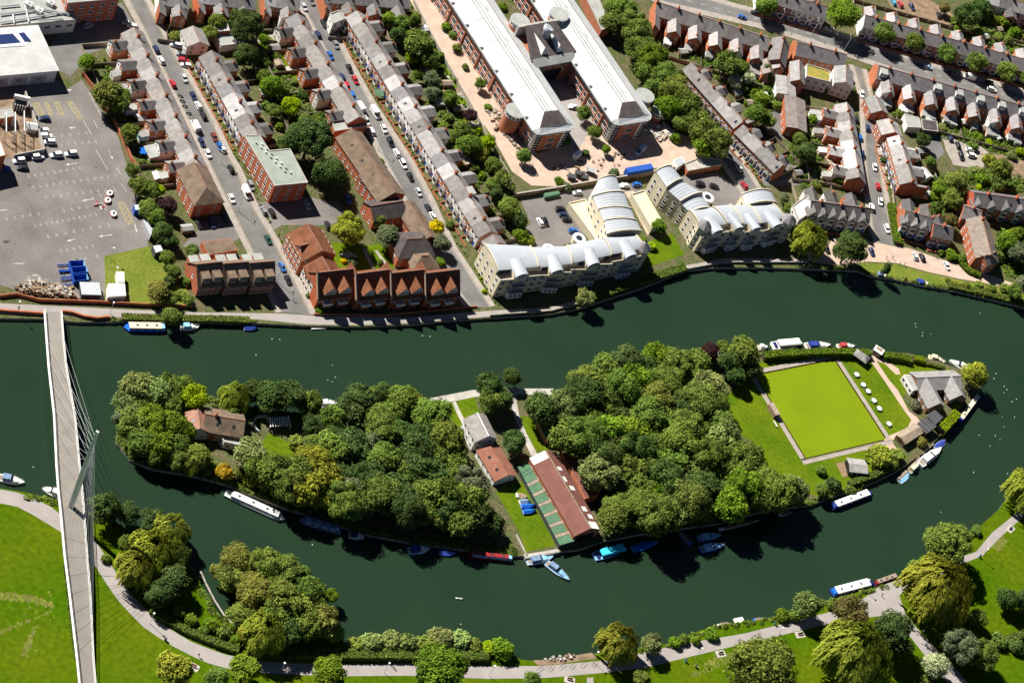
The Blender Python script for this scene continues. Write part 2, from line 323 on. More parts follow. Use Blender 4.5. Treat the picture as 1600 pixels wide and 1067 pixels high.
tr = random.Random(9); tmb = MB(); tk = 0
for q in TURF:
    us = [p[0] for p in q]; vs = [p[1] for p in q]; k = 0
    for _ in range(900):
        p = (tr.uniform(min(us)-2, max(us)+2), tr.uniform(min(vs)-2, max(vs)+2))
        if not (isin(p, q) or tr.random() < .012): continue
        g = G(*p); r_ = tr.uniform(.12, .55); a0 = tr.uniform(0, 6.3); tk += 1; n_ = 6
        tmb.face([(g.x+r_*tr.uniform(.6, 1.3)*math.cos(a0+j*6.283/n_), g.y+r_*tr.uniform(.6, 1.3)*math.sin(a0+j*6.283/n_), .006+.00001*(tk % 900)) for j in range(n_)], tr.choice(('dry', 'dry', 'wornturf')))
        k += 1
        if k > 230: break
o = struct('worn_turf', tmb, 'stuff'); o['label'] = 'scuffed dry patches worn into the park grass'
# ================================================================ trees
def np_mesh(name, v, f, tone, mt):
    me = bpy.data.meshes.new(name); nf, k = f.shape
    me.vertices.add(len(v)); me.vertices.foreach_set('co', v.astype(np.float32).ravel())
    me.loops.add(nf*k); me.loops.foreach_set('vertex_index', f.astype(np.int32).ravel())
    me.polygons.add(nf); me.polygons.foreach_set('loop_start', np.arange(0, nf*k, k, dtype=np.int32)); me.polygons.foreach_set('loop_total', np.full(nf, k, np.int32))
    a = me.attributes.new('tone', 'FLOAT', 'FACE'); a.data.foreach_set('value', tone.astype(np.float32))
    me.materials.append(mt); me.update(calc_edges=True); return me
def unit(n):
    d = RNG.normal(size=(n, 3)); return d/np.linalg.norm(d, axis=1, keepdims=True)
def leaves(c, nrm, size, asp=1.0, up=None):
    n = len(c); t = unit(n) if up is None else up+unit(n)*.25
    a = np.cross(nrm, t); a /= np.linalg.norm(a, axis=1, keepdims=True)+1e-9
    b = np.cross(a, nrm); b /= np.linalg.norm(b, axis=1, keepdims=True)+1e-9
    s = (size*RNG.uniform(.6, 1.3, n))[:, None]; a = a*s*.5; b = b*s*.5*asp
    bend = nrm*s*.18
    v = np.stack([c-a-b*.6, c+a*.2-b+bend, c+a+b*.6, c-a*.2+b+bend], 1).reshape(-1, 3)
    return v, np.arange(4*n).reshape(-1, 4)
def crown_broad(name, nl, per, az, size, spread=.62, zlow=-.75, lob=(.26, .42)):
    C, N, T = [], [], []
    P = []
    while len(P) < nl:
        d = unit(1)[0]; rr = RNG.uniform(.35, 1)**.5*spread*(1+.1*RNG.normal()); p = d*rr
        if p[2] < zlow*spread: continue
        P.append(p)
    for p in P:
        r = RNG.uniform(*lob)*(1.12-.3*max(p[2], 0)); d = unit(per); keep = d[:, 2] > -.65; d = d[keep]
        rad = r*RNG.uniform(.72, 1.05, len(d))**.8
        wob = 1+.22*np.sin(d[:, 0]*5+p[0]*9)*np.cos(d[:, 1]*6+p[1]*7)+.12*np.sin(d[:, 2]*9+p[2]*5)
        c = p+d*(rad*wob)[:, None]; c[:, 2] *= az
        C.append(c); n = d*.8+np.array([-.25, .05, .4])+unit(len(d))*.62; N.append(n/np.linalg.norm(n, axis=1, keepdims=True))
        T.append(np.clip(RNG.normal(.48, .23, len(d))+RNG.normal(0, .12), 0, 1))
    C = np.concatenate(C); N = np.concatenate(N); T = np.concatenate(T)
    q = np.linalg.norm(C/np.array([1, 1, az]), axis=1); C = C/np.maximum(q, 1.0)[:, None]**.5
    v, f = leaves(C, N, size); return np_mesh(name, v, f, T, M['leaf'])
def crown_willow(name, ns, size):
    C, N, T = [], [], []
    for k in range(ns):
        a = RNG.uniform(0, 2*math.pi); rr = RNG.uniform(.05, 1)**.55*.92; h = .75*math.sqrt(max(0, 1-rr*rr))+RNG.normal(0, .06)
        L = RNG.uniform(.25, .72)*(1.1 if rr > .6 else .5); n = int(8+L*26); t = np.linspace(0, 1, n); tone = np.clip(RNG.normal(.5, .2), 0, 1)
        lob = 1+.14*math.sin(a*5+rr*9)+.07*math.sin(a*11)
        x = (rr*lob+.10*np.sqrt(t))*math.cos(a)+RNG.normal(0, .018, n); y = (rr*lob+.10*np.sqrt(t))*math.sin(a)+RNG.normal(0, .018, n); z = h+.05*np.sin(t*3)-t*L
        C.append(np.stack([x, y, z], 1)); nn = np.stack([np.full(n, math.cos(a)), np.full(n, math.sin(a)), np.full(n, .45)], 1)+unit(n)*.4+np.array([-.2, 0, .3])
        N.append(nn/np.linalg.norm(nn, axis=1, keepdims=True)); T.append(np.clip(tone+RNG.normal(0, .12, n), 0, 1))
    C = np.concatenate(C); N = np.concatenate(N); T = np.concatenate(T); keep = C[:, 2] > -.86; C, N, T = C[keep], N[keep], T[keep]
    up = np.tile([0, 0, 1.], (len(C), 1)); v, f = leaves(C, N, size, 2.2, up); return np_mesh(name, v, f, T, M['leaf'])
def trunk_mesh(name, h, r, limbs, bare=False):
    mb = MB(); mb.tube((0, 0, -.3/5), (0, 0, h*.55), r, r*.7, 'bark', 7); mb.tube((0, 0, h*.55), (.02, .03, h), r*.7, r*.35, 'bark', 7)
    for i in range(limbs):
        a = i*2.4+.3; z = h*(.5+.4*i/limbs); L = RNG.uniform(.4, .62); q = V((math.cos(a)*L, math.sin(a)*L, z+L*RNG.uniform(.4, .9)))
        mb.tube((0, 0, z), q, r*.45, r*.14, 'bark', 5)
        for j in range(7 if bare else 1):
            d = V(unit(1)[0])*.32; d.z = abs(d.z)*.8+.1; mb.tube(q.lerp(V((0, 0, z)), .5*random.random()), q+d, r*.13, r*.03, 'bark', 4)
    return mb.mesh(name)
PROTO = {}
def protos():
    for i in range(4): PROTO['b', i] = (crown_broad('broad_crown', 30+4*i, 330, .86, .095), trunk_mesh('tree_trunk', 1.0, .07, 6), 1.25)
    for i in range(3): PROTO['B', i] = (crown_broad('large_crown', 64+6*i, 330, .78, .062, .70, -.7, (.17, .30)), trunk_mesh('tree_trunk', 1.0, .06, 8), 1.15)
    for i in range(3): PROTO['w', i] = (crown_willow('willow_crown', 1000, .046), trunk_mesh('tree_trunk', 1.0, .07, 7), .9)
    for i in range(3): PROTO['s', i] = (crown_broad('shrub_crown', 12+3*i, 190, .75, .17, .55, -.4, (.34, .5)), trunk_mesh('shrub_stem', .55, .06, 4), .5)
    PROTO['c', 0] = (crown_broad('conifer_crown', 30, 200, 2.1, .12, .66), trunk_mesh('tree_trunk', 1.6, .07, 4), 2.15)
    PROTO['n', 0] = (None, trunk_mesh('bare_trunk', 1.2, .05, 9, True), 1.0)
protos()
TONE = dict(dark=(.060, .096, .026), mid=(.112, .160, .030), bright=(.112, .178, .016), lime=(.19, .26, .008), pale=(.165, .205, .062), olive=(.132, .168, .032), gold=(.175, .168, .038),
            yellow=(.50, .40, .006), purple=(.050, .024, .026), grey=(.120, .150, .075), willow=(.190, .215, .026), brown=(.130, .118, .038), cream=(.36, .38, .22), amber=(.32, .22, .02))
LOOK = dict(dark='dark green', mid='mid green', bright='bright green', lime='lime green', pale='pale green', olive='olive green', gold='golden brown', yellow='bright yellow', purple='purple leaved',
            grey='grey green', willow='yellowish green', brown='brownish green', cream='cream flowering', amber='amber')
KIND = dict(b='broadleaf tree', B='large broadleaf tree', w='weeping willow', s='shrub', c='narrow conifer', n='bare leafless tree')
NAME = dict(b='broadleaf_tree', B='broadleaf_tree', w='willow_tree', s='shrub', c='conifer_tree', n='bare_tree')
TI = [0]; GROW = 1.12
def tree(u, v, rp, ty, tone, label, group, z0=0.0):
    if ty == 'b' and rp/pxm(u, v) > 6.6: ty = 'B'
    var = [k for k in PROTO if k[0] == ty]; cm, tm, zc = PROTO[var[TI[0] % len(var)]]; TI[0] += 1
    rad = rp*GROW/pxm(u, v); p = G(u, v, z0+zc*rad); base = V((p.x, p.y, z0)); c = TONE[tone]; j = random.uniform(1.1, 1.42)
    t = thing(NAME[ty], label, 'tree' if ty != 's' else 'shrub', base, random.uniform(0, 6.28), group, sc=(rad, rad, rad*random.uniform(.94, 1.06)))
    ob('trunk' if ty != 's' else 'stem', tm, t)
    if cm: ob('crown' if ty != 's' else 'foliage', cm, t, (0, 0, zc), color=tuple(x*j*random.uniform(.93, 1.07) for x in c))
    return t
def cluster(place, group, items, shared=False, z0=0.0):
    items = sorted(items, key=lambda i: i[0]); cnt = {}; tot = {}
    for it in items: tot[it[3], it[4]] = tot.get((it[3], it[4]), 0)+1
    for it in items:
        u, v, rp, ty, tone = it; k = (ty, tone); cnt[k] = cnt.get(k, 0)+1; s = f'{LOOK[tone]} {KIND[ty]} {place}'
        if tot[k] > 1 and not shared: s += f', {NTH[cnt[k]-1]} from the left'
        tree(u, v, rp, ty, tone, s, group, z0)
def fill(poly, dist, avoid=(), seed=1):
    rg = random.Random(seed); P = []; us = [p[0] for p in poly]; vs = [p[1] for p in poly]
    for k in range(2500):
        p = (rg.uniform(min(us), max(us)), rg.uniform(min(vs), max(vs)))
        if not isin(p, poly): continue
        if any((p[0]-q[0])**2+((p[1]-q[1])*1.25)**2 < dist*dist for q in P): continue
        if any((p[0]-q[0])**2+(p[1]-q[1])**2 < q[2]**2 for q in avoid): continue
        P.append(p)
    return P
# --- island
W1 = [(213,607,27,'b','pale'),(243,612,25,'b','pale'),(196,628,20,'b','pale'),(283,604,20,'b','mid'),(303,618,21,'b','lime'),(205,662,24,'b','mid'),(237,655,26,'b','bright'),(268,662,25,'b','bright'),(223,690,23,'b','mid'),(252,697,23,'b','bright'),
      (188,652,13,'b','grey'),(278,694,20,'b','mid'),(310,712,20,'b','olive'),(298,724,17,'w','willow'),(350,736,14,'b','amber'),(265,635,18,'b','mid'),(322,732,11,'b','mid'),(205,640,20,'b','pale'),(222,640,20,'b','mid'),(240,680,20,'b','bright'),(286,672,20,'b','bright'),(272,716,18,'b','mid'),(240,712,16,'b','mid'),(288,712,17,'b','olive'),(262,600,17,'b','mid'),(215,702,15,'b','mid')]
cluster("at the island's western tip", 'trees at the western tip of the island', W1)
W2 = [(368,622,22,'w','willow'),(395,612,19,'b','dark'),(424,617,25,'b','dark'),(455,620,24,'b','dark'),(484,627,21,'b','mid'),(392,708,25,'b','pale'),(488,662,18,'b','dark'),(492,690,15,'b','mid'),(462,690,12,'s','olive'),(365,640,14,'b','mid'),(372,738,12,'s','olive'),(392,748,13,'s','willow'),(414,756,14,'s','willow'),(436,768,13,'s','olive'),(405,735,14,'b','willow'),(432,745,15,'b','willow'),(335,728,9,'s','mid'),(470,780,11,'s','mid')]
cluster('beside the small island garden', 'trees round the small island garden', W2)
MIDW = [(505,690),(520,640),(560,612),(620,612),(668,634),(690,660),(722,700),(733,752),(758,785),(772,818),(745,824),(690,815),(610,800),(560,786),(500,775),(440,762),(405,742),(388,728),(395,722),(440,738),(478,732)]
def wood(poly, dist, seed, which, cols, cut, vcut, rr, group, tone):
    items = []
    for i, p in enumerate(fill(poly, dist, seed=seed)):
        end = cols[0] if p[0] < cut[0] else cols[2] if p[0] > cut[1] else cols[1]; f = (p[0]-cut[0])/(cut[1]-cut[0]); vm = vcut[0]+(vcut[1]-vcut[0])*f; side = 'far side' if p[1] < vm-32 else 'near side' if p[1] > vm+32 else 'middle'
        items.append((p, random.uniform(*rr), tone(i, p), side, end))
    cnt, tot = {}, {}
    for it in items: tot[it[2:]] = tot.get(it[2:], 0)+1
    for it in sorted(items, key=lambda q: q[0][0]):
        k = it[2:]; cnt[k] = cnt.get(k, 0)+1; o_ = f'{NTH[cnt[k]-1]} from left, ' if tot[k] > 1 else ''
        tree(it[0][0], it[0][1], it[1], 'b', it[2], f'{LOOK[it[2]]} broadleaf tree, {o_}{it[3]} of {which} wood, {it[4]}', group)
tn = ['dark', 'mid', 'mid', 'dark', 'mid', 'dark', 'olive', 'mid', 'dark', 'grey']
wood(MIDW, 25, 3, 'western', ('willow end', 'centre', 'boathouse end'), (540, 650), (710, 740), (18, 34), 'trees in the wood west of the boathouse', lambda i, p: tn[i % len(tn)] if p[0] > 520 else ['willow', 'olive', 'willow', 'mid'][i % 4])
cluster('standing out in the western wood', 'odd trees of the western wood', [(540,707,14,'b','lime'),(648,626,15,'b','willow'),(586,618,14,'b','willow'),(605,690,17,'b','purple'),(690,622,15,'n','brown'),(522,716,11,'b','gold')])
EASTW = [(838,640),(870,618),(905,592),(960,572),(1005,553),(1065,550),(1100,565),(1118,600),(1122,650),(1150,675),(1160,715),(1190,745),(1240,758),(1252,768),(1215,776),(1110,797),(1000,816),(960,814),(950,785),(932,730),(912,700),(890,690),(868,660)]
te = ['mid', 'mid', 'dark', 'pale', 'mid', 'mid', 'dark', 'bright', 'mid', 'olive']
wood(EASTW, 25, 11, 'eastern', ('boathouse end', 'centre', 'bowling green end'), (970, 1090), (700, 690), (19, 36), 'trees in the wood east of the boathouse', lambda i, p: te[i % 10])
cluster('behind the boathouse', 'trees behind the boathouse', [(762,602,22,'b','dark'),(783,622,19,'b','dark'),(766,628,19,'b','mid'),(800,588,14,'b','dark'),(803,688,20,'b','dark'),(842,625,13,'b','mid'),(848,640,12,'b','dark')])
cluster('at the bowling green corner', 'trees at the corner of the bowling green', [(1162,550,24,'b','mid'),(1142,565,18,'b','dark'),(1110,548,14,'b','purple'),(1175,577,16,'b','dark'),(1130,540,11,'b','olive'),(1150,588,15,'b','dark')])
cluster('leaning over the water behind the clubhouse', 'clubhouse tree', [(1526,584,21,'b','willow')])
cluster('below the bowling green', 'shrubs below the bowling green', [(1375,715,20,'s','willow'),(1400,712,13,'s','olive'),(1283,735,9,'s','mid'),(1300,758,14,'s','dark'),(1330,765,8,'s','mid'),(1395,725,10,'s','mid'),(1440,690,9,'s','gold'),(1285,765,11,'b','mid'),(1430,632,9,'s','grey'),(1495,633,7,'s','bright'),(1446,622,5,'s','mid')])
# --- park side
cluster('on the park bank beside the footbridge', 'trees by the footbridge', [(163,792,25,'b','dark'),(200,800,18,'b','dark'),(237,812,20,'b','dark'),(265,832,27,'w','willow'),(237,862,33,'w','willow'),(200,850,16,'b','mid'),(213,888,29,'w','willow'),(268,868,24,'w','olive'),(272,905,24,'b','dark'),(248,925,22,'b','dark'),(165,872,8,'s','olive')])
cluster('on the wooded promontory in the river', 'trees on the park promontory', [(372,873,29,'B','gold'),(412,884,33,'B','olive'),(452,892,30,'B','mid'),(400,922,33,'B','gold'),(442,938,33,'B','olive'),(482,922,26,'b','mid'),(505,968,25,'b','gold'),(476,974,26,'b','olive'),(412,990,31,'w','willow'),(450,985,24,'b','dark'),(516,930,12,'b','bright'),(380,958,22,'b','olive'),(362,905,22,'b','olive'),(425,910,26,'B','mid'),(465,950,26,'b','olive'),(430,965,26,'b','mid'),(395,985,22,'b','willow'),(520,985,17,'b','olive'),(490,945,22,'b','mid'),(345,890,15,'b','gold')])
cluster('between park path and river', 'bushes along the park bank', [(556,1006,13,'s','olive'),(582,1003,17,'s','pale'),(610,1000,17,'s','pale'),(636,1004,16,'s','pale'),(662,1006,15,'s','olive'),(690,997,20,'s','pale'),(718,1000,18,'s','pale'),(742,1008,13,'s','olive'),(762,1012,12,'s','lime'),(786,1014,18,'s','bright'),(330,975,12,'s','bright'),(350,988,12,'s','mid'),(318,985,9,'s','mid'),(300,968,10,'s','bright'),(280,955,10,'s','mid'),(370,1000,11,'s','bright'),(600,1015,9,'s','mid'),(655,1018,9,'s','mid'),(705,1018,9,'s','mid'),(758,1022,8,'s','mid')])
cluster('on the lawn before the path', 'trees on the park lawn', [(515,1048,26,'b','bright'),(383,1046,24,'b','bright'),(690,1046,46,'B','bright'),(832,1060,14,'b','mid'),(275,1044,28,'b','willow'),(340,1060,20,'b','mid'),(1195,1048,56,'B','olive'),(1002,1058,13,'b','olive')])
cluster('beside the park path near the barge', 'trees near the white barge', [(966,1006,29,'w','willow'),(1018,1006,17,'b','pale'),(1055,1003,10,'s','bright'),(1068,998,9,'s','mid'),(1112,990,11,'s','bright'),(1088,1000,8,'s','bright'),(1262,944,23,'b','pale'),(1222,960,11,'s','bright'),(1330,955,27,'b','brown'),(1300,945,9,'s','mid'),(1240,962,9,'s','mid')])
cluster('in the park at the path junction', 'trees at the park path junction', [(1332,1026,50,'w','willow'),(1396,990,36,'B','dark'),(1464,922,48,'w','willow'),(1484,848,37,'B','mid'),(1526,828,9,'s','mid'),(1463,1038,21,'b','cream'),(1503,1008,30,'B','grey'),(1535,1022,27,'B','mid'),(1528,965,15,'b','olive'),(1576,935,18,'b','dark'),(1600,936,15,'b','dark'),(1602,768,30,'w','willow'),(1440,1065,14,'s','mid'),(1560,1000,14,'s','mid'),(1590,1010,13,'s','dark'),(1430,886,11,'s','mid'),(1446,878,11,'s','bright'),(1460,868,11,'s','mid'),(1415,900,7,'s','mid'),(1425,890,10,'s','mid')])
# --- town
GROW = 1.04
cluster('by the car park wall', 'trees by the car park wall', [(168,148,25,'b','olive'),(184,160,19,'b','mid'),(194,146,10,'b','bright'),(136,96,14,'b','bright'),(203,208,16,'b','olive'),(178,180,12,'s','dark')])
cluster('in the green strip beside the car park', 'trees of the car park strip', [(208,266,13,'b','mid'),(216,292,17,'b','mid'),(233,296,17,'b','mid'),(247,298,12,'b','lime'),(232,325,17,'b','mid'),(262,322,16,'b','purple'),(246,340,16,'b','mid'),(256,360,17,'b','dark'),(266,375,14,'b','dark'),(248,368,12,'b','mid'),(262,402,13,'b','mid'),(272,422,12,'b','mid'),(266,440,11,'s','dark'),(247,455,19,'b','gold'),(290,440,9,'s','mid'),(266,466,13,'b','olive'),(300,392,13,'b','mid'),(282,460,9,'s','mid'),(269,494,17,'b','mid'),(293,470,11,'s','olive')])
cluster('between the two terraced streets', 'trees in the middle gardens', [(384,38,30,'B','dark'),(386,85,20,'b','dark'),(340,35,15,'b','olive'),(328,52,13,'b','olive'),(425,135,19,'b','bright'),(456,167,17,'b','lime'),(440,138,14,'b','mid'),(412,118,12,'b','olive'),(428,172,12,'b','mid'),(486,216,38,'B','dark'),(455,225,22,'b','dark'),(517,270,29,'B','dark'),(478,190,15,'b','mid'),(498,190,15,'b','mid'),(418,165,10,'s','mid'),(437,198,8,'s','bright'),(275,58,11,'s','olive'),(590,255,11,'s','bright'),(410,90,12,'s','mid')])
cluster("in the red roofed block's courtyard", 'courtyard trees', [(545,356,29,'B','willow'),(606,368,19,'b','grey'),(592,345,12,'b','mid'),(552,409,9,'s','grey'),(537,408,5,'s','yellow'),(594,411,6,'s','mid'),(688,410,9,'s','bright'),(500,484,8,'s','bright'),(482,462,5,'s','mid')])
cluster('beside the street at the end of the long brown roof', 'street corner trees', [(681,355,15,'b','yellow'),(689,380,15,'b','grey'),(703,350,8,'s','mid')])
cluster('behind the long terrace', 'trees behind the long terrace', [(655,70,24,'b','olive'),(672,92,17,'b','mid'),(645,90,11,'b','lime'),(628,35,14,'b','mid'),(608,28,13,'b','bright'),(622,55,14,'b','dark'),(650,30,11,'b','mid'),(640,55,10,'b','mid'),(676,125,16,'b','grey'),(676,146,13,'b','grey'),(690,118,9,'s','mid'),(703,152,14,'b','mid'),(735,180,12,'b','purple'),(722,205,17,'b','mid'),(735,225,20,'b','mid'),(762,222,14,'b','lime'),(752,240,14,'b','willow'),(772,258,15,'b','mid'),(786,280,16,'b','mid'),(770,288,12,'b','mid'),(797,325,19,'b','mid'),(812,345,14,'b','dark'),(815,368,14,'s','bright'),(826,375,11,'s','willow'),(775,300,12,'b','dark'),(700,185,10,'s','mid')])
cluster('in long terrace garden plots', 'garden shrubs behind the long terrace', [(690,200,10,'s','bright'),(705,215,10,'s','mid'),(715,235,9,'s','bright'),(742,262,9,'s','mid'),(755,275,8,'s','bright'),(780,315,8,'s','bright'),(788,302,8,'s','mid'),(765,330,7,'s','mid'),(712,170,8,'s','mid'),(655,115,8,'s','mid'),(665,165,8,'s','mid')])
cluster('against the office west wall', 'office trees', [(697,42,9,'s','bright'),(708,55,7,'s','mid'),(714,76,9,'s','mid'),(727,105,6,'s','mid'),(750,130,10,'b','mid'),(763,168,7,'s','bright'),(712,125,5,'s','mid')])
cluster('in the office forecourt', 'forecourt trees', [(820,243,13,'b','mid'),(874,284,9,'s','bright'),(912,176,13,'b','mid'),(930,206,12,'b','mid'),(947,233,8,'b','bright'),(884,220,9,'b','dark'),(886,292,9,'s','grey'),(960,270,9,'s','grey'),(1055,216,10,'s','bright'),(915,240,7,'s','dark'),(785,10,8,'s','bright')])
TL = [(972,15,28),(958,35,20),(992,45,29),(1000,72,27),(1020,92,28),(1012,112,22),(1040,118,28),(1052,142,29),(1075,162,27),(1048,165,22),(1090,185,23),(1066,190,17),(1102,208,26),(1122,222,28),(1098,226,20),(1025,135,20),(1060,125,16)]
cluster('in the belt beside the offices', 'tree belt beside the offices', [(a, b, c, 'b', ['mid', 'mid', 'olive', 'mid', 'bright'][i % 5]) for i, (a, b, c) in enumerate(TL)])
cluster('below the main road terrace', 'trees below the main road terrace', [(1137,100,23,'b','mid'),(1158,105,15,'b','mid'),(1150,127,13,'b','cream'),(1170,122,12,'b','cream'),(1182,178,18,'b','mid'),(1200,188,13,'b','olive'),(1192,155,13,'s','bright'),(1196,110,7,'c','dark'),(1202,120,6,'c','dark'),(1118,175,8,'b','bright'),(1160,140,9,'s','mid'),(1180,142,9,'s','bright')])
cluster('along the main road', 'street trees along the main road', [(1318,22,29,'b','bright'),(1382,52,18,'b','mid'),(1430,67,17,'b','mid'),(1480,82,18,'b','mid'),(1527,97,18,'b','mid'),(1575,113,18,'b','mid'),(1604,118,13,'b','mid'),(1198,5,20,'b','mid')])
cluster('in the top right corner', 'trees at the top right corner', [(1512,22,22,'b','dark'),(1536,12,18,'b','dark'),(1550,32,13,'s','bright'),(1568,36,13,'s','bright'),(1585,52,12,'s','bright'),(1497,46,9,'s','bright'),(1598,38,12,'b','purple'),(1560,58,9,'s','mid'),(1476,12,10,'b','brown')])
cluster('around the eastern side street', 'trees round the eastern side street', [(1260,236,19,'b','dark'),(1250,218,12,'b','mid'),(1270,188,10,'s','bright'),(1442,218,13,'b','dark'),(1455,252,10,'b','mid'),(1470,293,14,'b','bright'),(1497,284,20,'b','olive'),(1490,312,19,'b','olive'),(1458,308,12,'s','bright'),(1462,325,12,'b','mid'),(1562,265,21,'b','olive'),(1562,288,13,'b','mid'),(1485,345,14,'b','brown'),(1520,228,9,'s','mid'),(1535,280,12,'s','bright'),(1310,283,11,'s','bright'),(1295,275,9,'s','dark'),(1225,310,9,'b','grey'),(1232,325,9,'b','mid'),(1275,290,9,'s','mid'),(1545,250,12,'s','willow'),(1380,250,6,'s','dark')])
cluster("at the promenade's east end", 'trees east of the promenade', [(1575,378,18,'b','bright'),(1592,396,18,'b','grey'),(1560,400,12,'s','mid'),(1590,365,14,'b','bright'),(1486,398,11,'s','bright'),(1503,404,9,'s','mid'),(1470,395,6,'s','mid'),(1585,455,14,'b','mid'),(1570,450,9,'s','mid'),(1598,440,12,'s','grey'),(1530,445,8,'s','olive'),(1550,452,9,'s','mid'),(1510,446,7,'s','olive')])
GROW = 1.0
cluster('on the brick paved promenade beside the river', 'promenade trees', [(1263,374,30,'w','willow'),(1328,388,31,'b','dark'),(1384,420,8,'c','dark'),(1481,438,5,'s','mid')])
cluster('in front of the cream flats', 'towpath trees', [(914,464,17,'b','pale'),(1030,353,13,'b','bright'),(1018,385,9,'s','lime'),(1010,405,8,'s','lime'),(1005,375,7,'s','bright'),(752,435,4,'s','lime'),(757,455,5,'s','lime')])
# ================================================================ building kit
WM = {}
def win_mesh(w, h, frame='white', bars=1):
    k = (round(w, 2), round(h, 2), frame, bars)
    if k in WM: return WM[k]
    mb = MB(); t = .11
    mb.box(-w/2, w/2, -.05, .04, -h/2, h/2, frame)
    n = bars+1; pw = (w-2*t-(n-1)*.08)/n
    for i in range(n):
        x = -w/2+t+i*(pw+.08)
        for z0, z1 in ((-h/2+t, -.04), (.04, h/2-t)): mb.box(x, x+pw, -.075, -.02, z0, z1, 'glass')
    mb.box(-w/2-.1, w/2+.1, -.14, .04, -h/2-.12, -h/2+.003, frame)
    WM[k] = mb.mesh('window'); return WM[k]
def door_mesh(k='bluepaint'):
    if ('d', k) in WM: return WM['d', k]
    mb = MB(); mb.box(-.55, .55, -.05, .04, 0, 2.3, 'white'); mb.box(-.43, .43, -.09, -.02, 0, 2.05, k); mb.box(-.35, .35, -.085, -.02, 2.08, 2.25, 'glass'); WM['d', k] = mb.mesh('door'); return WM['d', k]
def wins(parent, a, b, zs, n, w=1.0, h=1.4, frame='white', bars=1, name='window', margin=.0):
    a, b = V((*a[:2], 0)), V((*b[:2], 0)); t = (b-a); L = t.length; t.normalize(); nx, ny = t.y, -t.x
    rz = math.atan2(ny, nx)+math.pi/2; me = win_mesh(w, h, frame, bars)
    for z in zs:
        for i in range(n):
            p = a+t*(margin+(L-2*margin)*(i+.5)/n); ob(name, me, parent, (p.x+nx*.01, p.y+ny*.01, z), rz)
def ccw(P):
    s = sum(P[j][0]*P[(j+1) % len(P)][1]-P[(j+1) % len(P)][0]*P[j][1] for j in range(len(P))); return P if s > 0 else P[::-1]
def gable_mb(L, W, ze, zr, wall, roof, over=.35, hip0=0, hip1=0, ridge='redridge', th=.18, z0=-.2):
    """wall and roof meshes, ridge along x from 0 to L, width W across y; hips shorten the ridge"""
    wl = MB(); sl = (zr-ze)/(W/2)
    wl.prism([(0, -W/2), (L, -W/2), (L, W/2), (0, W/2)], z0, ze, wall)
    for x, h in ((0, hip0), (L, hip1)):
        if not h: wl.loft([[(x+(.0 if x else 0), -W/2, ze), (x, W/2, ze), (x, 0, zr-.05)], [((x+.25) if x == 0 else x-.25, -W/2, ze), ((x+.25) if x == 0 else x-.25, W/2, ze), ((x+.25) if x == 0 else x-.25, 0, zr-.05)]], wall)
    rf = MB(); o = over; ye = W/2+o; ze2 = ze-sl*o+.12; zr2 = zr+.12
    xa, xb = (-o if hip0 == 0 else hip0), (L+o if hip1 == 0 else L-hip1)
    for s in (-1, 1): rf.solid([(-o, s*ye, ze2), (L+o, s*ye, ze2), (xb, 0, zr2), (xa, 0, zr2)], th, roof)
    if hip0: rf.solid([(-o, -ye, ze2), (-o, ye, ze2), (xa, 0, zr2)], th, roof)
    if hip1: rf.solid([(L+o, -ye, ze2), (L+o, ye, ze2), (xb, 0, zr2)], th, roof)
    rd = MB()
    if ridge: rd.box(xa, xb, -.16, .16, zr2-.04, zr2+.09, ridge)
    return wl, rf, rd
def frame_from(r0, r1, zr):
    a, b = G(*r0, zr), G(*r1, zr); d = b-a; return V((a.x, a.y, 0)), math.atan2(d.y, d.x), math.hypot(d.x, d.y)
def gable(name, label, cat, r0, r1, zr, ze, W, wall='brickred', roof='slate', group=None, rows=(), nside=0, nend=0, ww=1.0, wh=1.3, over=.35, hip0=0, hip1=0, ridge='redridge', chim=(), tint=None, wtint=None, door=None, sky=0):
    o, rz, L = frame_from(r0, r1, zr); t = thing(name, label, cat, o, rz, group)
    wl, rf, rd = gable_mb(L, W, ze, zr, wall, roof, over, hip0, hip1, ridge)
    ob('wall', wl, t, color=wtint or (1, 1, 1)); r = ob('roof', rf, t, color=tint or (1, 1, 1))
    if rd.f: ob('ridge_tiles', rd, r)
    if nside:
        wins(t, (0, -W/2), (L, -W/2), rows, nside, ww, wh); wins(t, (L, W/2), (0, W/2), rows, nside, ww, wh)
    if nend:
        wins(t, (L, -W/2), (L, W/2), rows, nend, ww, wh); wins(t, (0, W/2), (0, -W/2), rows, nend, ww, wh)
    for x in chim: ob('chimney', CHIM, r, (x*L, 0, zr))
    if door is not None: ob('door', door_mesh(), t, (door*L, -W/2-.01, 0), 0)
    for i in range(sky):
        sl = (zr-ze)/(W/2); y = -W/4; k = MB(); x = L*(i+.7)/(sky+.4)
        k.solid([(x, y-.5, zr+.22-sl*(-y+.5)), (x+.9, y-.5, zr+.22-sl*(-y+.5)), (x+.9, y+.5, zr+.22-sl*(-y-.5)), (x, y+.5, zr+.22-sl*(-y-.5))], .12, 'glass'); ob('skylight', k, r)
    return t
cm = MB(); cm.box(-.36, .36, -.56, .56, -.7, 1.15, 'brick'); cm.box(-.42, .42, -.62, .62, 1.15, 1.3, 'brick')
for y in (-.4, 0, .4): cm.tube((0, y, 1.3), (0, y, 1.75), .15, .12, 'redridge', 6)
CHIM = cm.mesh('chimney')
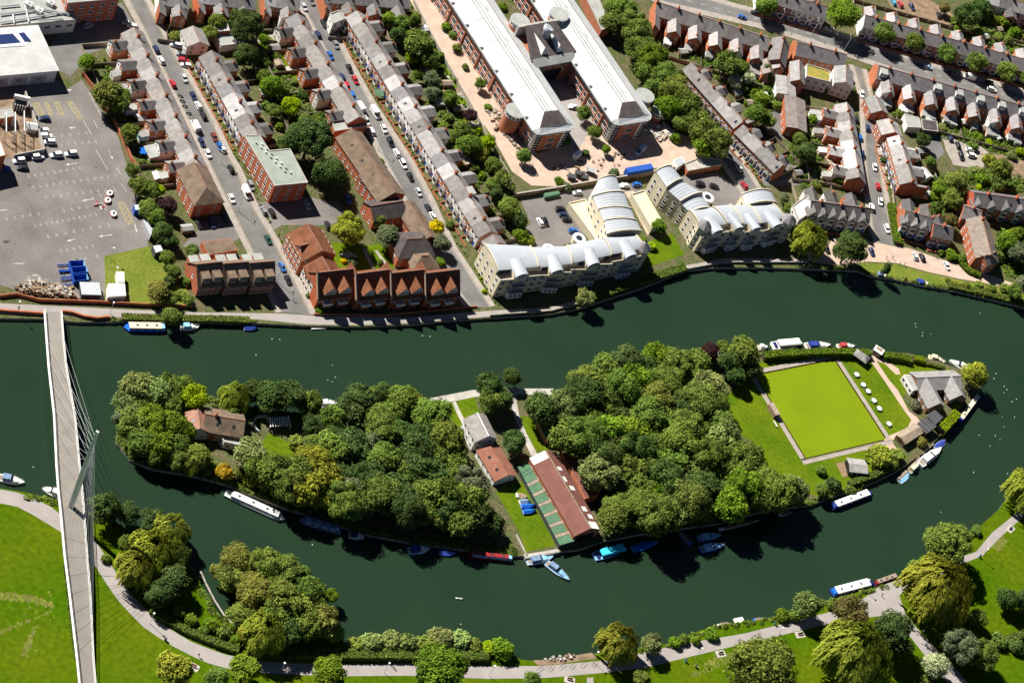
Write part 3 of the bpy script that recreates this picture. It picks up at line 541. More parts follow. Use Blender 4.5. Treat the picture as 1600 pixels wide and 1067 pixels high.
def flat(name, label, cat, pts, z, wall='brickred', roof='greyroof', group=None, par=.4, rows=(), pitch=3.0, ww=1.2, wh=1.4, frame='white', skip=(), z0=-.2, cap='concrete'):
    P = [G(u, v, z) for u, v in pts]; o = P[0].copy(); o.z = 0; Q = ccw([(p.x-o.x, p.y-o.y) for p in P]); t = thing(name, label, cat, o, 0, group)
    ob('wall', MB().prism(Q, z0, z-.02, wall), t); ob('roof', MB().prism(inset(Q, .25), z-.05, z+.06, roof), t)
    if par:
        mb = MB(); I = inset(Q, .3); n = len(Q); E = inset(Q, -.03)
        for j in range(n): mb.prism([E[j], E[(j+1) % n], I[(j+1) % n], I[j]], z-.15, z+par, cap)
        ob('parapet', mb, t)
    if rows:
        for j in range(len(Q)):
            if j in skip: continue
            a, b = Q[j], Q[(j+1) % len(Q)]; L = math.hypot(b[0]-a[0], b[1]-a[1]); n = int(L/pitch)
            if n: wins(t, a, b, rows, n, ww, wh, frame)
    return t
def inset(Q, d):
    n = len(Q); out = []
    for i in range(n):
        a, b, c = V((*Q[i-1], 0)), V((*Q[i], 0)), V((*Q[(i+1) % n], 0)); e1 = (b-a).normalized(); e2 = (c-b).normalized(); n1 = V((-e1.y, e1.x, 0)); n2 = V((-e2.y, e2.x, 0))
        k = (n1+n2); k = k/max(.25, k.length_squared)*2; p = b+k*d*1.0; out.append((p.x, p.y))
    return out
# ================================================================ footbridge
DK = [(487,71,95,1.4),(530,74,98,2.8),(575,77.5,102.5,4),(650,86,116,5),(725,89.5,123,5.2),(767,92.5,127.5,5.2),(809,97,131,5),(869,102.5,135,4.4),(928,110,140,3.4),(988,117,143,2.3),(1032,122,145,1.5),(1100,129,151,.3)]
br = thing('footbridge', 'long pale cable stayed footbridge with a single white mast', 'bridge')
Lp = resample([G(b, a, z) for a, b, c, z in DK], 60); Rp = resample([G(c, a, z) for a, b, c, z in DK], 60)
dm('deck', (.245, .225, .20), .85, .08, .3)
mb = MB()
for i in range(59):
    mb.solid([Lp[i], Lp[i+1], Rp[i+1], Rp[i]], .12, 'deck'); c = [Lp[i].lerp(Rp[i], .12), Lp[i+1].lerp(Rp[i+1], .12), Lp[i+1].lerp(Rp[i+1], .88), Lp[i].lerp(Rp[i], .88)]
    mb.solid([p-V((0, 0, .13)) for p in c], .7, 'metal')
ob('deck', mb, br)
def railing(P, inn, hh, out):
    mb = MB()
    for i in range(len(P)-1):
        a, b = P[i]+V((0, 0, 0)), P[i+1]+V((0, 0, 0)); o = V((out, 0, 0))
        for z, r in ((.15, .09), (hh, .1), (hh*.55, .04)): mb.tube(a+o*(z/hh)+V((0, 0, z)), b+o*(z/hh)+V((0, 0, z)), r, r, 'white', 4, False)
        for t in (0, .33, .66): p = a.lerp(b, t); mb.tube(p, p+o+V((0, 0, hh)), .05, .05, 'white', 4, False)
    return mb
ob('railing', railing(Lp, 0, 1.4, -.5), br); ob('railing', railing(Rp, 0, 1.2, .15), br)
mb = MB()
for i in range(59):
    a, b = Lp[i], Lp[i+1]; mb.solid([a+V((-.6, 0, -.1)), b+V((-.6, 0, -.1)), b+V((.05, 0, .02)), a+V((.05, 0, .02))], .25, 'white')
    mb2 = mb2 if i else MB(); a, b = Rp[i], Rp[i+1]; mb2.solid([a+V((-.05, 0, .02)), b+V((-.05, 0, .02)), b+V((.3, 0, .02)), a+V((.3, 0, .02))], .3, 'white')
ob('edge_beam', mb, br); ob('edge_beam', mb2, br)
base = G(111, 791, 5.0); best = min(range(200, 420), key=lambda h: (G(152.5, 674, h/10).xy-base.xy).length); top = G(152.5, 674, best/10)
mb = MB(); ax = V((1, .0, 0)); ay = V((0, 1, 0))
def ring(p, wx, wy, off=0): return [p+ax*(off-wx)-ay*wy, p+ax*(off+wx)-ay*wy, p+ax*(off+wx)+ay*wy, p+ax*(off-wx)+ay*wy]
for s in (-1, 1):
    mb.loft([ring(base.lerp(top, f), wx*.46, wy, s*wx*.62) for f, wx, wy in ((0, .75, .55), (.45, .75, .6), (.8, .6, .45), (1, .42, .3))], 'white')
mb.loft([ring(base.lerp(top, f), .2, .3) for f in (0, .82)], 'metal')
ob('mast', mb, br)
def cable(p, q, r=.04): ob('cable', MB().tube(p, q, r, r, 'metal', 5, False), br)
LO = [(73,530),(76.5,564),(80,599),(82.5,635),(85.5,672),(88,710),(90.5,750)]
zz = lambda v: float(np.interp(v, [d[0] for d in DK], [d[3] for d in DK]))
uR = lambda v: float(np.interp(v, [d[0] for d in DK], [d[2] for d in DK])); uL = lambda v: float(np.interp(v, [d[0] for d in DK], [d[1] for d in DK]))
for i, (u, v) in enumerate(LO):
    f = .93-.06*i; e = G(u, v, zz(v)); g = G(uL(v)+1, v, zz(v)); ob('outrigger', MB().tube(e+V((-.4, 0, -.1)), g, .22, .3, 'white', 6), br); cable(e, base.lerp(top, f)); cable(G(uR(v-8), v-8, zz(v)), base.lerp(top, f-.02))
for i in range(7):
    v = 840+i*30; f = .62+.045*i; cable(G(uR(v), v, zz(v)), base.lerp(top, f)); cable(G(uL(v), v, zz(v)), base.lerp(top, f-.015))
# bridge supports in the park, abutment wall at the north bank
for v in (830, 900, 970): p = G((uL(v)+uR(v))/2, v, zz(v)); ob('pier', MB().tube((p.x, p.y, -.3), (p.x, p.y, zz(v)-.7), .45, .6, 'concrete', 10), br)
def wall_line(name, label, cat, pts, h, th, k, z0=0, group=None, cap=None):
    P = line(pts); A = offs(P, th/2); B = offs(P, -th/2); mb = MB()
    for i in range(len(P)-1): mb.prism([(A[i].x, A[i].y), (A[i+1].x, A[i+1].y), (B[i+1].x, B[i+1].y), (B[i].x, B[i].y)], z0-.2, z0+h, k, cap)
    return tag(ob(name, mb), label, cat, group)
wall_line('quay_wall', 'red brick parapet wall on the bank west of the footbridge', 'wall', [(-80,486),(0,487),(40,490),(71,492)], 1.2, .6, 'brickred')
wall_line('quay_wall', 'red brick parapet wall curving along the bank east of the footbridge', 'wall', [(95,488),(112,490),(130,496),(150,499),(171,497)], 1.2, .6, 'brickred')
wall_line('boundary_wall', 'long low brick wall between car park and riverside path', 'wall', [(-60,452),(0,465),(25,462),(60,471),(150,474),(220,478),(300,481)], 1.4, .3, 'brick')
# ================================================================ island buildings
dm('cedar', (.27, .15, .09), .85, .2, .5)
gable('island_house', 'white walled house with speckled grey roof near the island quay', 'house', (746,646), (763,680), 7.6, 5.2, 8.2, 'render', 'slate', rows=(1.5, 4.0), nside=3, nend=2, tint=(1.25, 1.2, 1.15), ridge='white', door=.2)
gable('island_annexe', 'low white annexe with rusty red roof below the white house', 'outbuilding', (765,695), (793,741), 4.8, 3.0, 8.6, 'render', 'corrugred', rows=(1.6,), nside=4, nend=2, ww=.9, wh=1.0, ridge=None, sky=2)
bh = gable('boathouse', 'long boathouse with maroon corrugated gable roof opening onto the river', 'boathouse', (853,705), (922,824), 7.2, 4.6, 10.5, 'brick', 'corrug', rows=(2.4,), nside=7, ww=1.2, wh=1.0, ridge='timber')
o, rz, L = frame_from((853,705), (922,824), 7.2)
mb = MB(); sl = 2.6/5.25
for s, x0, x1, y0, y1 in ((1, -.4, 2.6, .3, 5.4), (-1, L-2.6, L+.3, .6, 4.6), (-1, L*.2, L*.2+1.5, 1, 3), (-1, L*.45, L*.45+1.8, 1.5, 3.8), (-1, L*.33, L*.33+2.2, .8, 2.2), (-1, L*.72, L*.72+2, 1.5, 3.8), (-1, L*.82, L*.82+1.8, 2.5, 4.6)):
    p = MB().solid([(x0, -s*y0, 7.37-sl*y0), (x1, -s*y0, 7.37-sl*y0), (x1, -s*y1, 7.37-sl*y1), (x0, -s*y1, 7.37-sl*y1)], .05, 'white'); ob('roof_sheet', p, bh)
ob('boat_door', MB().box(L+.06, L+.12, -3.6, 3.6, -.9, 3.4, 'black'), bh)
lt = flat('boathouse_lean_to', 'maroon flat roofed lean-to on the east side of the boathouse', 'outbuilding', [(878,708),(895,703),(936,772),(914,779)], 3.6, 'brick', 'corrug', par=0)
for a, b in ((.25, .55), (.45, .35), (.62, .5), (.85, .6)):
    P = [G(u, v, 3.6) for u, v in ((878,708),(895,703),(936,772),(914,779))]; q = P[0].lerp(P[3], a).lerp(P[1].lerp(P[2], a), b)-lt.location; ob('roof_patch', MB().box(q.x-.6, q.x+.8, q.y-.4, q.y+.5, 3.67, 3.73, 'corrugred'), lt)
# slipway roof with separate panels
c = [G(u, v, 2.6) for u, v in ((809,729),(832,716),(899,845),(875,852))]
sr = thing('slipway_roof', 'long low slipway roof of alternating green and beige panels', 'boat shed', (c[0].x, c[0].y, 0)); off = V((c[0].x, c[0].y, 0))
N = 15; e = [0]; 
for i in range(N): e.append(e[-1]+(1.0 if i % 2 == 0 else .42))
for i in range(N):
    f0, f1 = e[i]/e[-1], e[i+1]/e[-1]-.004; q = [c[0].lerp(c[3], f0), c[1].lerp(c[2], f0), c[1].lerp(c[2], f1), c[0].lerp(c[3], f1)]
    ob('roof_panel', MB().solid([p-off+V((0, 0, .0 if i % 2 == 0 else .03)) for p in q], .12, 'boatgreen' if i % 2 == 0 or i < 2 else 'timber'), sr)
Q = ccw([(p.x-off.x, p.y-off.y) for p in c]); ob('wall', MB().prism(inset(Q, .5), -1.4, 2.45, 'darkgrey'), sr)
flat('garden_shed', 'long low dark green roofed shed under the eastern wood', 'shed', [(838,655),(847,657),(872,684),(855,688)], 2.5, 'wood', 'boatgreen', par=0)
flat('landing_stage', 'pale concrete landing edge in front of the boathouse lawn', 'landing stage', [(818,866),(872,857),(875,862),(822,872)], .3, 'concrete', 'concrete', par=0, z0=-1.5)
wall_line('lawn_wall', 'low stone wall along the west side of the boathouse lawn', 'wall', [(806,836),(813,850),(822,868)], .7, .5, 'stone')
dm('pinktile', (.34, .19, .14), .85, .15, .6)
# western island house
t = gable('island_cottage', 'brown roofed cottage among trees at the west of the island', 'house', (322,647), (382,657), 7.0, 4.4, 9.5, 'brickred', 'browntile', rows=(1.5, 3.4), nside=4, nend=2, chim=(.25,), sky=2)
gable('cottage_wing', 'pinkish tiled cross wing at the left end of the island cottage', 'house', (309,640), (313,668), 6.2, 4.2, 7.0, 'render', 'pinktile', rows=(1.5,), nside=2, nend=2, sky=1)
flat('cottage_extension', 'grey flat roofed extension in front of the island cottage', 'extension', [(343,679),(383,683),(377,697),(350,691)], 3.0, 'render', 'greyroof', rows=(1.5,), pitch=2.6)
P = [G(u, v, 2.6) for u, v in ((421,652),(453,649),(455,664),(422,666))]; o0 = V((P[0].x, P[0].y, 0)); t = thing('pergola', 'white slatted pergola in the small island garden', 'pergola', o0)
for i in range(9):
    a, b = P[0].lerp(P[1], i/8.8), P[3].lerp(P[2], i/8.8); s = V((.28, 0, 0)); ob('slat', MB().solid([a-o0, a-o0+s*1.6, b-o0+s*1.6, b-o0], .1, 'white'), t)
for p in P: ob('post', MB().tube((p-o0).xy.to_3d(), p-o0-V((0, 0, .1)), .1, .1, 'white', 6), t)
mb = MB(); cc = G(412, 666)
for i in range(12):
    a0, a1 = R(60+i*17), R(60+(i+1)*17); f = lambda a, r: (cc.x+r*math.cos(a), cc.y+r*math.sin(a)); mb.prism([f(a0, 3.4), f(a1, 3.4), f(a1, 3.9), f(a0, 3.9)], -.1, 1.3, 'metalroof')
tag(ob('curved_wall', mb), 'curved pale blue garden wall beside the pergola', 'wall')
# ================================================================ bowling green and club
bg_ = [(1181,586.5),(1303.5,562.5),(1383.5,686),(1259,715.5)]
GP = [G(u, v) for u, v in bg_]; bo = ob('bowling_green', MB().prism(local(GP, GP[0], math.atan2((GP[1]-GP[0]).y, (GP[1]-GP[0]).x)), -.3, .05, 'bowl'), None, (GP[0].x, GP[0].y, 0), math.atan2((GP[1]-GP[0]).y, (GP[1]-GP[0]).x)); bo['kind'] = 'structure'
for i in range(4):
    a, b = GP[i], GP[(i+1) % 4]; t = (b-a).normalized(); n = V((-t.y, t.x, 0)); n = n if n.dot(a-(GP[0]+GP[2])/2) > 0 else -n
    a2, b2 = a-t*(.0 if i % 2 else 2.4), b+t*(.0 if i % 2 else 2.4)
    for d0, d1, z, k, nm in ((0, .5, .02, 'black', 'ditch'), (.5, .8, .16, 'timber', 'kerb_board'), (.8, 2.4, .07, 'pave', 'green_surround')):
        struct(nm, MB().prism([(q.x, q.y) for q in (a2+n*d0, b2+n*d0, b2+n*d1, a2+n*d1)], -.2, z, k))
brk = [(1353,556),(1362,556),(1400,575),(1407,588),(1398,590),(1408,615),(1421,640),(1427,655),(1436,660),(1425,672),(1392,690),(1410,716),(1402,720),(1384,694),(1380,688),(1420,668),(1423,656),(1402,622),(1388,592),(1372,568),(1365,563)]
sheet('club_path', [(1356,558),(1364,556),(1388,592),(1403,610),(1420,642),(1433,652),(1440,662),(1427,670),(1392,689),(1412,715),(1405,720),(1380,690),(1384,683),(1418,668),(1424,656),(1412,640),(1400,622),(1380,592)], .045, 'brickpave')
sheet('club_path', [(1364,556),(1385,564),(1404,576),(1407,585),(1400,585),(1383,569),(1366,562)], .049, 'brickpave')
gable('clubhouse', 'clubhouse main range with grey roof near the eastern tip', 'clubhouse', (1433,590), (1500,587), 5.6, 3.4, 8.2, 'cedar', 'slate', rows=(1.7,), nside=6, nend=2, tint=(1.2, 1.2, 1.2), ridge='metal')
gable('clubhouse_wing', 'left front gabled wing of the grey clubhouse', 'clubhouse', (1448,592), (1468,629), 5.8, 3.2, 7.5, 'cedar', 'slate', rows=(1.6,), nside=3, nend=3, tint=(1.1, 1.1, 1.1), ridge='metal')
gable('clubhouse_wing', 'right front gabled wing of the grey clubhouse', 'clubhouse', (1487,589), (1502,616), 5.8, 3.2, 7.5, 'cedar', 'slate', rows=(1.6,), nside=2, nend=2, tint=(1.25, 1.25, 1.25), ridge='metal')
flat('club_porch', 'grey flat roofed porch with white windows facing the bowling green', 'porch', [(1412,585),(1434,586),(1438,607),(1427,610)], 3.2, 'render', 'greyroof', rows=(1.6,), pitch=2.0, ww=1.5, wh=1.5, par=0)
def panel_roof(label, pts, z, n):
    P = [G(u, v, z) for u, v in pts]; o0 = V((P[0].x, P[0].y, 0)); t = thing('panel_roof_hut', label, 'hut', o0); Q = ccw([(p.x-o0.x, p.y-o0.y) for p in P]); ob('wall', MB().prism(inset(Q, .4), -.2, z-.1, 'cedar'), t); ob('roof', MB().prism(Q, z-.1, z, 'metal'), t)
    for i in range(n):
        f0, f1 = (i+.04)/n, (i+.96)/n; q = [P[0].lerp(P[1], f0), P[0].lerp(P[1], f1), P[3].lerp(P[2], f1), P[3].lerp(P[2], f0)]; ob('roof_panel', MB().prism([(p.x-o0.x, p.y-o0.y) for p in q], z, z+.08, 'darkgrey'), t)
panel_roof('upper club hut with dark panelled roof beside the hedge', [(1448,648),(1461,640),(1474,652),(1462,663)], 3.2, 3)
panel_roof('lower club hut with dark panelled roof beside timber shed', [(1432,662),(1447,651),(1464,666),(1448,677)], 3.0, 3)
gable('timber_shed', 'long brown timber shed at the bend of the club path', 'shed', (1409,684), (1436,667), 3.2, 2.5, 4.4, 'wood', 'timber', rows=(1.4,), nside=2, ww=.8, wh=.7, ridge=None)
gable('river_hut', 'dark hut with light grey roof below the bowling green', 'hut', (1328,724), (1354,727), 3.4, 2.6, 5.6, 'black', 'slate', tint=(1.5, 1.5, 1.5), rows=(1.3,), nside=3, ww=.9, wh=.8, ridge=None)
sheet('timber_deck', [(1306,724),(1320,721),(1333,741),(1317,746)], .12, 'wood')
# open shelter
c0 = G(1342, 562); t = thing('garden_shelter', 'grey hip roofed open shelter behind the bowling green', 'shelter', c0, R(-12))
for x in (-2.6, 2.6):
    for y in (-1.6, 1.6): ob('post', MB().tube((x, y, -.1), (x, y, 2.3), .09, .09, 'wood', 6), t)
mb = MB(); e = [(-3.1, -2.1, 2.25), (3.1, -2.1, 2.25), (3.1, 2.1, 2.25), (-3.1, 2.1, 2.25)]; r0, r1 = (-1.3, 0, 3.5), (1.3, 0, 3.5)
mb.face([e[0], e[1], r1, r0], 'slate'); mb.face([e[2], e[3], r0, r1], 'slate'); mb.face([e[1], e[2], r1], 'slate'); mb.face([e[3], e[0], r0], 'slate'); mb.face(e[::-1], 'wood'); ob('roof', mb, t, color=(1.2, 1.2, 1.2))
ob('bench', MB().box(-2, 2, .9, 1.4, .35, .5, 'wood'), t)
c0 = G(1369, 553); t = thing('gatehouse_kiosk', 'small kiosk with brown and white flat roof by the hedge gap', 'kiosk', c0, R(-8)); ob('wall', MB().box(-1.6, 1.6, -1.3, 1.3, -.1, 2.3, 'timber'), t); ob('roof', MB().box(-1.9, 1.9, -1.6, 1.6, 2.3, 2.5, 'white'), t); ob('roof_hatch', MB().box(-1.2, 1.2, -.3, 1.2, 2.5, 2.56, 'wood'), t)
c0 = G(1209, 650); t = thing('bench_shelter', 'narrow open shelter with timber roof on the west side of the green', 'shelter', c0, math.atan2((GP[3]-GP[0]).y, (GP[3]-GP[0]).x)); ob('roof', MB().solid([(-4.2, -1, 2.3), (1.2, -1, 2.3), (1.2, 1, 2.6), (-4.2, 1, 2.6)], .12, 'timber'), t); ob('back_wall', MB().box(-4, 1, -.95, -.8, -.1, 2.2, 'wood'), t); ob('bench', MB().box(-3.8, .8, -.7, -.2, .35, .45, 'white'), t)
for x in (-3.9, .9): ob('post', MB().tube((x, .85, -.1), (x, .85, 2.5), .07, .07, 'wood', 6), t)
tag(ob('garden_bench', MB().box(-1.3, 1.3, -.3, .3, .35, .45, 'white').box(-1.3, 1.3, -.35, -.28, .45, .95, 'white').box(-1.2, -1.1, -.3, .3, -.05, .35, 'white').box(1.1, 1.2, -.3, .3, -.05, .35, 'white'), None, G(1211, 663), math.atan2((GP[3]-GP[0]).y, (GP[3]-GP[0]).x)), 'white bench at the end of the narrow green side shelter', 'bench')
# white garden tables with seats
tt = MB().prism([(1.0*math.cos(i*.524), 1.0*math.sin(i*.524)) for i in range(12)], .68, .76, 'white').mesh('table_top'); lg = MB().tube((0, 0, -.03), (0, 0, .68), .09, .07, 'white', 8).mesh('leg'); st = MB().box(-.55, .55, 1.05, 1.4, .38, .45, 'boatgreen').box(-.5, -.42, 1.1, 1.35, -.03, .38, 'boatgreen').box(.42, .5, 1.1, 1.35, -.03, .38, 'boatgreen').mesh('seat')
for i, (u, v) in enumerate(((1337.5,586.5),(1348,602.5),(1355.5,612.5),(1364.5,627),(1373,639.5),(1388,663.5))):
    t = thing('garden_table', f'white garden table with green seats, {NTH[i]} from the far end beside bowling green', 'table', G(u, v), i*.7, 'white tables beside the bowling green'); ob('table_top', tt, t); ob('leg', lg, t)
    for k in range(4): ob('seat', st, t, (0, 0, 0), k*math.pi/2)
# hedges
def hedge(label, pts, w_, h_, tone='mid', group='clipped hedges', dens=26, leaf=.55):
    P = resample(line(pts), max(2, len(pts)*3)); C, N = [], []
    for i in range(len(P)-1):
        a, b = np.array(P[i]), np.array(P[i+1]); L = np.linalg.norm(b-a); t = (b-a)/L; s = np.array([-t[1], t[0], 0]); n = int(L*(w_+2*h_)*dens/2)
        x = RNG.uniform(0, L, n); q = RNG.uniform(0, w_+2*h_, n); y = np.clip(q-h_, 0, w_)-w_/2; z = np.where(q < h_, q, np.where(q > h_+w_, w_+2*h_-q, h_)); nn = np.where((q < h_)[:, None], -s, np.where((q > h_+w_)[:, None], s, np.array([0, 0, 1.])))
        C.append(a+t*x[:, None]+s*y[:, None]+np.array([0, 0, 1])*z[:, None]+RNG.normal(0, .07, (n, 3))); N.append(nn+unit(n)*.6)
    C = np.concatenate(C); N = np.concatenate(N); N /= np.linalg.norm(N, axis=1, keepdims=True); v, f = leaves(C, N, leaf)
    b = P[0]; t = thing('hedge', label, 'hedge', (b.x, b.y, 0), 0, group); v = v-np.array([b.x, b.y, 0]); ob('foliage', np_mesh('hedge_foliage', v, f, np.clip(RNG.normal(.5, .2, len(f)), 0, 1), M['leaf']), t, color=TONE[tone])
    A, B = offs(P, w_/2-.2), offs(P, -w_/2+.2); mb = MB()
    for i in range(len(P)-1): mb.prism([(q.x-b.x, q.y-b.y) for q in (A[i], A[i+1], B[i+1], B[i])], -.1, h_-.25, 'bark')
    ob('stems', mb, t); return t
hedge('long clipped hedge between bowling green and north moorings', [(1190,560),(1240,556),(1300,554),(1357,556)], 2.6, 2.4, 'bright')
hedge('clipped hedge right of the small kiosk on the island', [(1378,558),(1405,562),(1421,566)], 2.6, 2.0, 'bright')
hedge('short rounded hedge nearest the clubhouse lawn corner', [(1425,563),(1442,566)], 2.4, 1.8, 'lime')
hedge('low hedge along the north bank behind the clubhouse', [(1446,569),(1475,577)], 1.2, 1.0, 'mid')
hedge('bright tall hedge behind the dark panelled club huts', [(1468,676),(1492,650)], 3.2, 2.6, 'lime')
hedge('dark hedge along the bank below the river hut', [(1325,758),(1360,746),(1392,731)], 2.2, 1.6, 'mid')
hedge('long low hedge between park path and promontory trees', [(235,955),(285,985),(340,1008),(372,1018)], 2.2, 1.5, 'mid')
hedge('long rough hedge beside the park path in the foreground', [(450,1022),(540,1025),(640,1026),(760,1028)], 3.0, 1.8, 'mid', leaf=.75)
hedge('ragged hedge on the towpath edge below the cream flats', [(900,474),(950,458),(1010,438),(1070,420)], 3.0, 1.3, 'mid')
hedge('clipped hedge strip beside the eastern side street', [(1390,322),(1395,350),(1401,383)], 2.6, 1.8, 'bright')
hedge('rough verge growth along the northeast river bank', [(1480,447),(1540,460),(1610,478)], 3.0, 1.2, 'olive')
hedge('rough bushes on the bank beside the blue moored barge', [(190,497),(250,499),(320,500),(390,502)], 2.4, 1.0, 'olive')
hedge('scrubby strip of growth west of the footbridge ramp', [(103,880),(109,930),(117,1000),(121,1030)], 1.8, 1.2, 'mid')
hedge('clipped hedge at the park edge in the bottom right corner', [(1545,1010),(1575,1000),(1620,985)], 2.6, 1.6, 'mid')
hedge('hedge in front of the brown corner house on the promenade', [(1500,412),(1512,425),(1530,432)], 2.4, 1.4, 'bright')
# ================================================================ terraced houses
HM = {}; HOUSES = []
def house_kit(w, d, ze, zr, front, wing, wall, wingwall):
    """part list for one terraced house; x along the row, street front at -y. wing: None or (length, width, eaves, ridge, side)"""
    key = (round(w, 1), d, ze, zr, front, wing, wall, wingwall)
    if key in HM: return HM[key]
    K = []; sl = (zr-ze)/(d/2); x0, x1 = -w/2, w/2
    mb = MB(); mb.loft([[(x, -d/2, -.2), (x, d/2, -.2), (x, d/2, ze), (x, 0, zr-.03), (x, -d/2, ze)] for x in (x0+.005, x1-.005)], wall); K.append(('wall', mb.mesh('house_wall'), (0, 0, 0), 0, 'w', None))
    mb = MB(); o = .3
    for s in (-1, 1): mb.solid([(x0+.012, s*(d/2+o), ze-sl*o+.14), (x1-.012, s*(d/2+o), ze-sl*o+.14), (x1-.012, 0, zr+.14), (x0+.012, 0, zr+.14)], .17, 'slate')
    K.append(('roof', mb.mesh('house_roof'), (0, 0, 0), 0, 'r', None))
    K.append(('ridge_tiles', MB().box(x0+.012, x1-.012, -.10, .10, zr+.1, zr+.22, 'redridge').mesh('ridge_tiles'), (0, 0, 0), 0, None, 'roof'))
    wx = w*.24
    if front in ('bay', 'gbay'):
        mb = MB(); b = .75; z1 = 2.9 if front == 'bay' else ze-.2
        mb.prism([(-1.05, -b), (1.05, -b), (1.45, 0), (-1.45, 0)], -.1, z1, 'white'); mb.prism([(-1.2, -b-.12), (1.2, -b-.12), (1.6, 0), (-1.6, 0)], z1, z1+.18, 'slate')
        for z in ((1.6,) if front == 'bay' else (1.6, 4.2)):
            mb.box(-.9, -.06, -b-.03, -b+.05, z-.75, z+.8, 'glass'); mb.box(.06, .9, -b-.03, -b+.05, z-.75, z+.8, 'glass')
        K.append(('bay_window', mb.mesh('bay_window'), (-wx+.1, -d/2+.01, 0), 0, None, None))
    else: K.append(('window', win_mesh(1.2, 1.5), (-wx, -d/2-.01, 1.6), 0, None, None))
    for x in (-wx, wx): 
        if not (front == 'gbay' and x < 0): K.append(('window', win_mesh(1.05, 1.45), (x, -d/2-.01, 4.3), 0, None, None))
    K.append(('door', door_mesh(), (wx+.2, -d/2-.01, 0), 0, None, None))
    if front == 'gbay':
        gw, gh = 2.0, zr-.7; y0 = -d/2-.35
        mb = MB(); mb.loft([[(-gw, y, ze-.1), (gw, y, ze-.1), (0, y, gh)] for y in (y0, -.6)], 'render'); K.append(('gable', mb.mesh('front_gable'), (-wx+.1, 0, 0), 0, None, None))
        mb = MB(); 
        for s in (-1, 1): mb.solid([(s*(gw+.25), y0-.3, ze-.25), (s*(gw+.25), -.3, ze-.25), (0, -.3, gh+.15), (0, y0-.3, gh+.15)], .16, 'slate')
        K.append(('gable_roof', mb.mesh('gable_roof'), (-wx+.1, 0, 0), 0, 'r', None)); K.append(('window', win_mesh(1.1, 1.1), (-wx+.1, y0-.01, ze+.75), 0, None, None))
    gd = 3.2
    K.append(('garden_wall', MB().box(x0+.1, x1-.9, -d/2-gd, -d/2-gd+.22, -.1, .75, 'brick').box(x0+.1, x0+.3, -d/2-gd+.22, -d/2, -.1, .75, 'brick').mesh('garden_wall'), (0, 0, 0), 0, None, None))
    if wing:
        L, ww, we, wr, s = wing; a, b = (w/2-ww, w/2) if s > 0 else (-w/2, -w/2+ww); hi, lo = (b, a) if s > 0 else (a, b)
        mb = MB(); mb.loft([[(lo, y, -.2), (hi, y, -.2), (hi, y, wr-.03), (lo, y, we)][::s] for y in (d/2-.05, d/2+L)], wingwall); K.append(('rear_wing', mb.mesh('rear_wing'), (0, 0, 0), 0, 'w', None))
        mb = MB(); mb.solid([(lo-s*.25, d/2-.4, we+.02), (hi, d/2-.4, wr+.12), (hi, d/2+L+.25, wr+.12), (lo-s*.25, d/2+L+.25, we+.02)], .16, 'slate'); K.append(('wing_roof', mb.mesh('wing_roof'), (0, 0, 0), 0, 'q', 'rear_wing'))
        for z in (1.5, 3.9): K.append(('window', win_mesh(.9, 1.2), ((lo+hi)/2, d/2+L+.01, z), math.pi, None, 'rear_wing'))
        K.append(('window', win_mesh(.9, 1.2), (lo-s*.01, d/2+L*.55, 3.8), -s*math.pi/2, None, 'rear_wing'))
        K.append(('window', win_mesh(.9, 1.2), (-s*w*.27, d/2+.01, 4.2), math.pi, None, None))
        K.append(('yard_fence', MB().box(-s*w/2-.06, -s*w/2+.06, d/2+.3, d/2+L+9, -.1, 1.6, 'timber').box(-w/2+.1, w/2-.1, d/2+L+9, d/2+L+9.12, -.1, 1.6, 'timber').mesh('yard_fence'), (0, 0, 0), 0, None, None))
    else:
        for x in (-wx, wx): K.append(('window', win_mesh(1.0, 1.3), (x, d/2+.01, 4.2), math.pi, None, None))
    HM[key] = K; return K
GREYS = [(1, .98, .96), (1.25, 1.22, 1.2), (.85, .83, .82), (1.45, 1.45, 1.45), (1.05, 1.03, 1.0), (1.15, 1.1, 1.05), (.95, .95, 1.0), (1.9, 1.92, 1.95)]
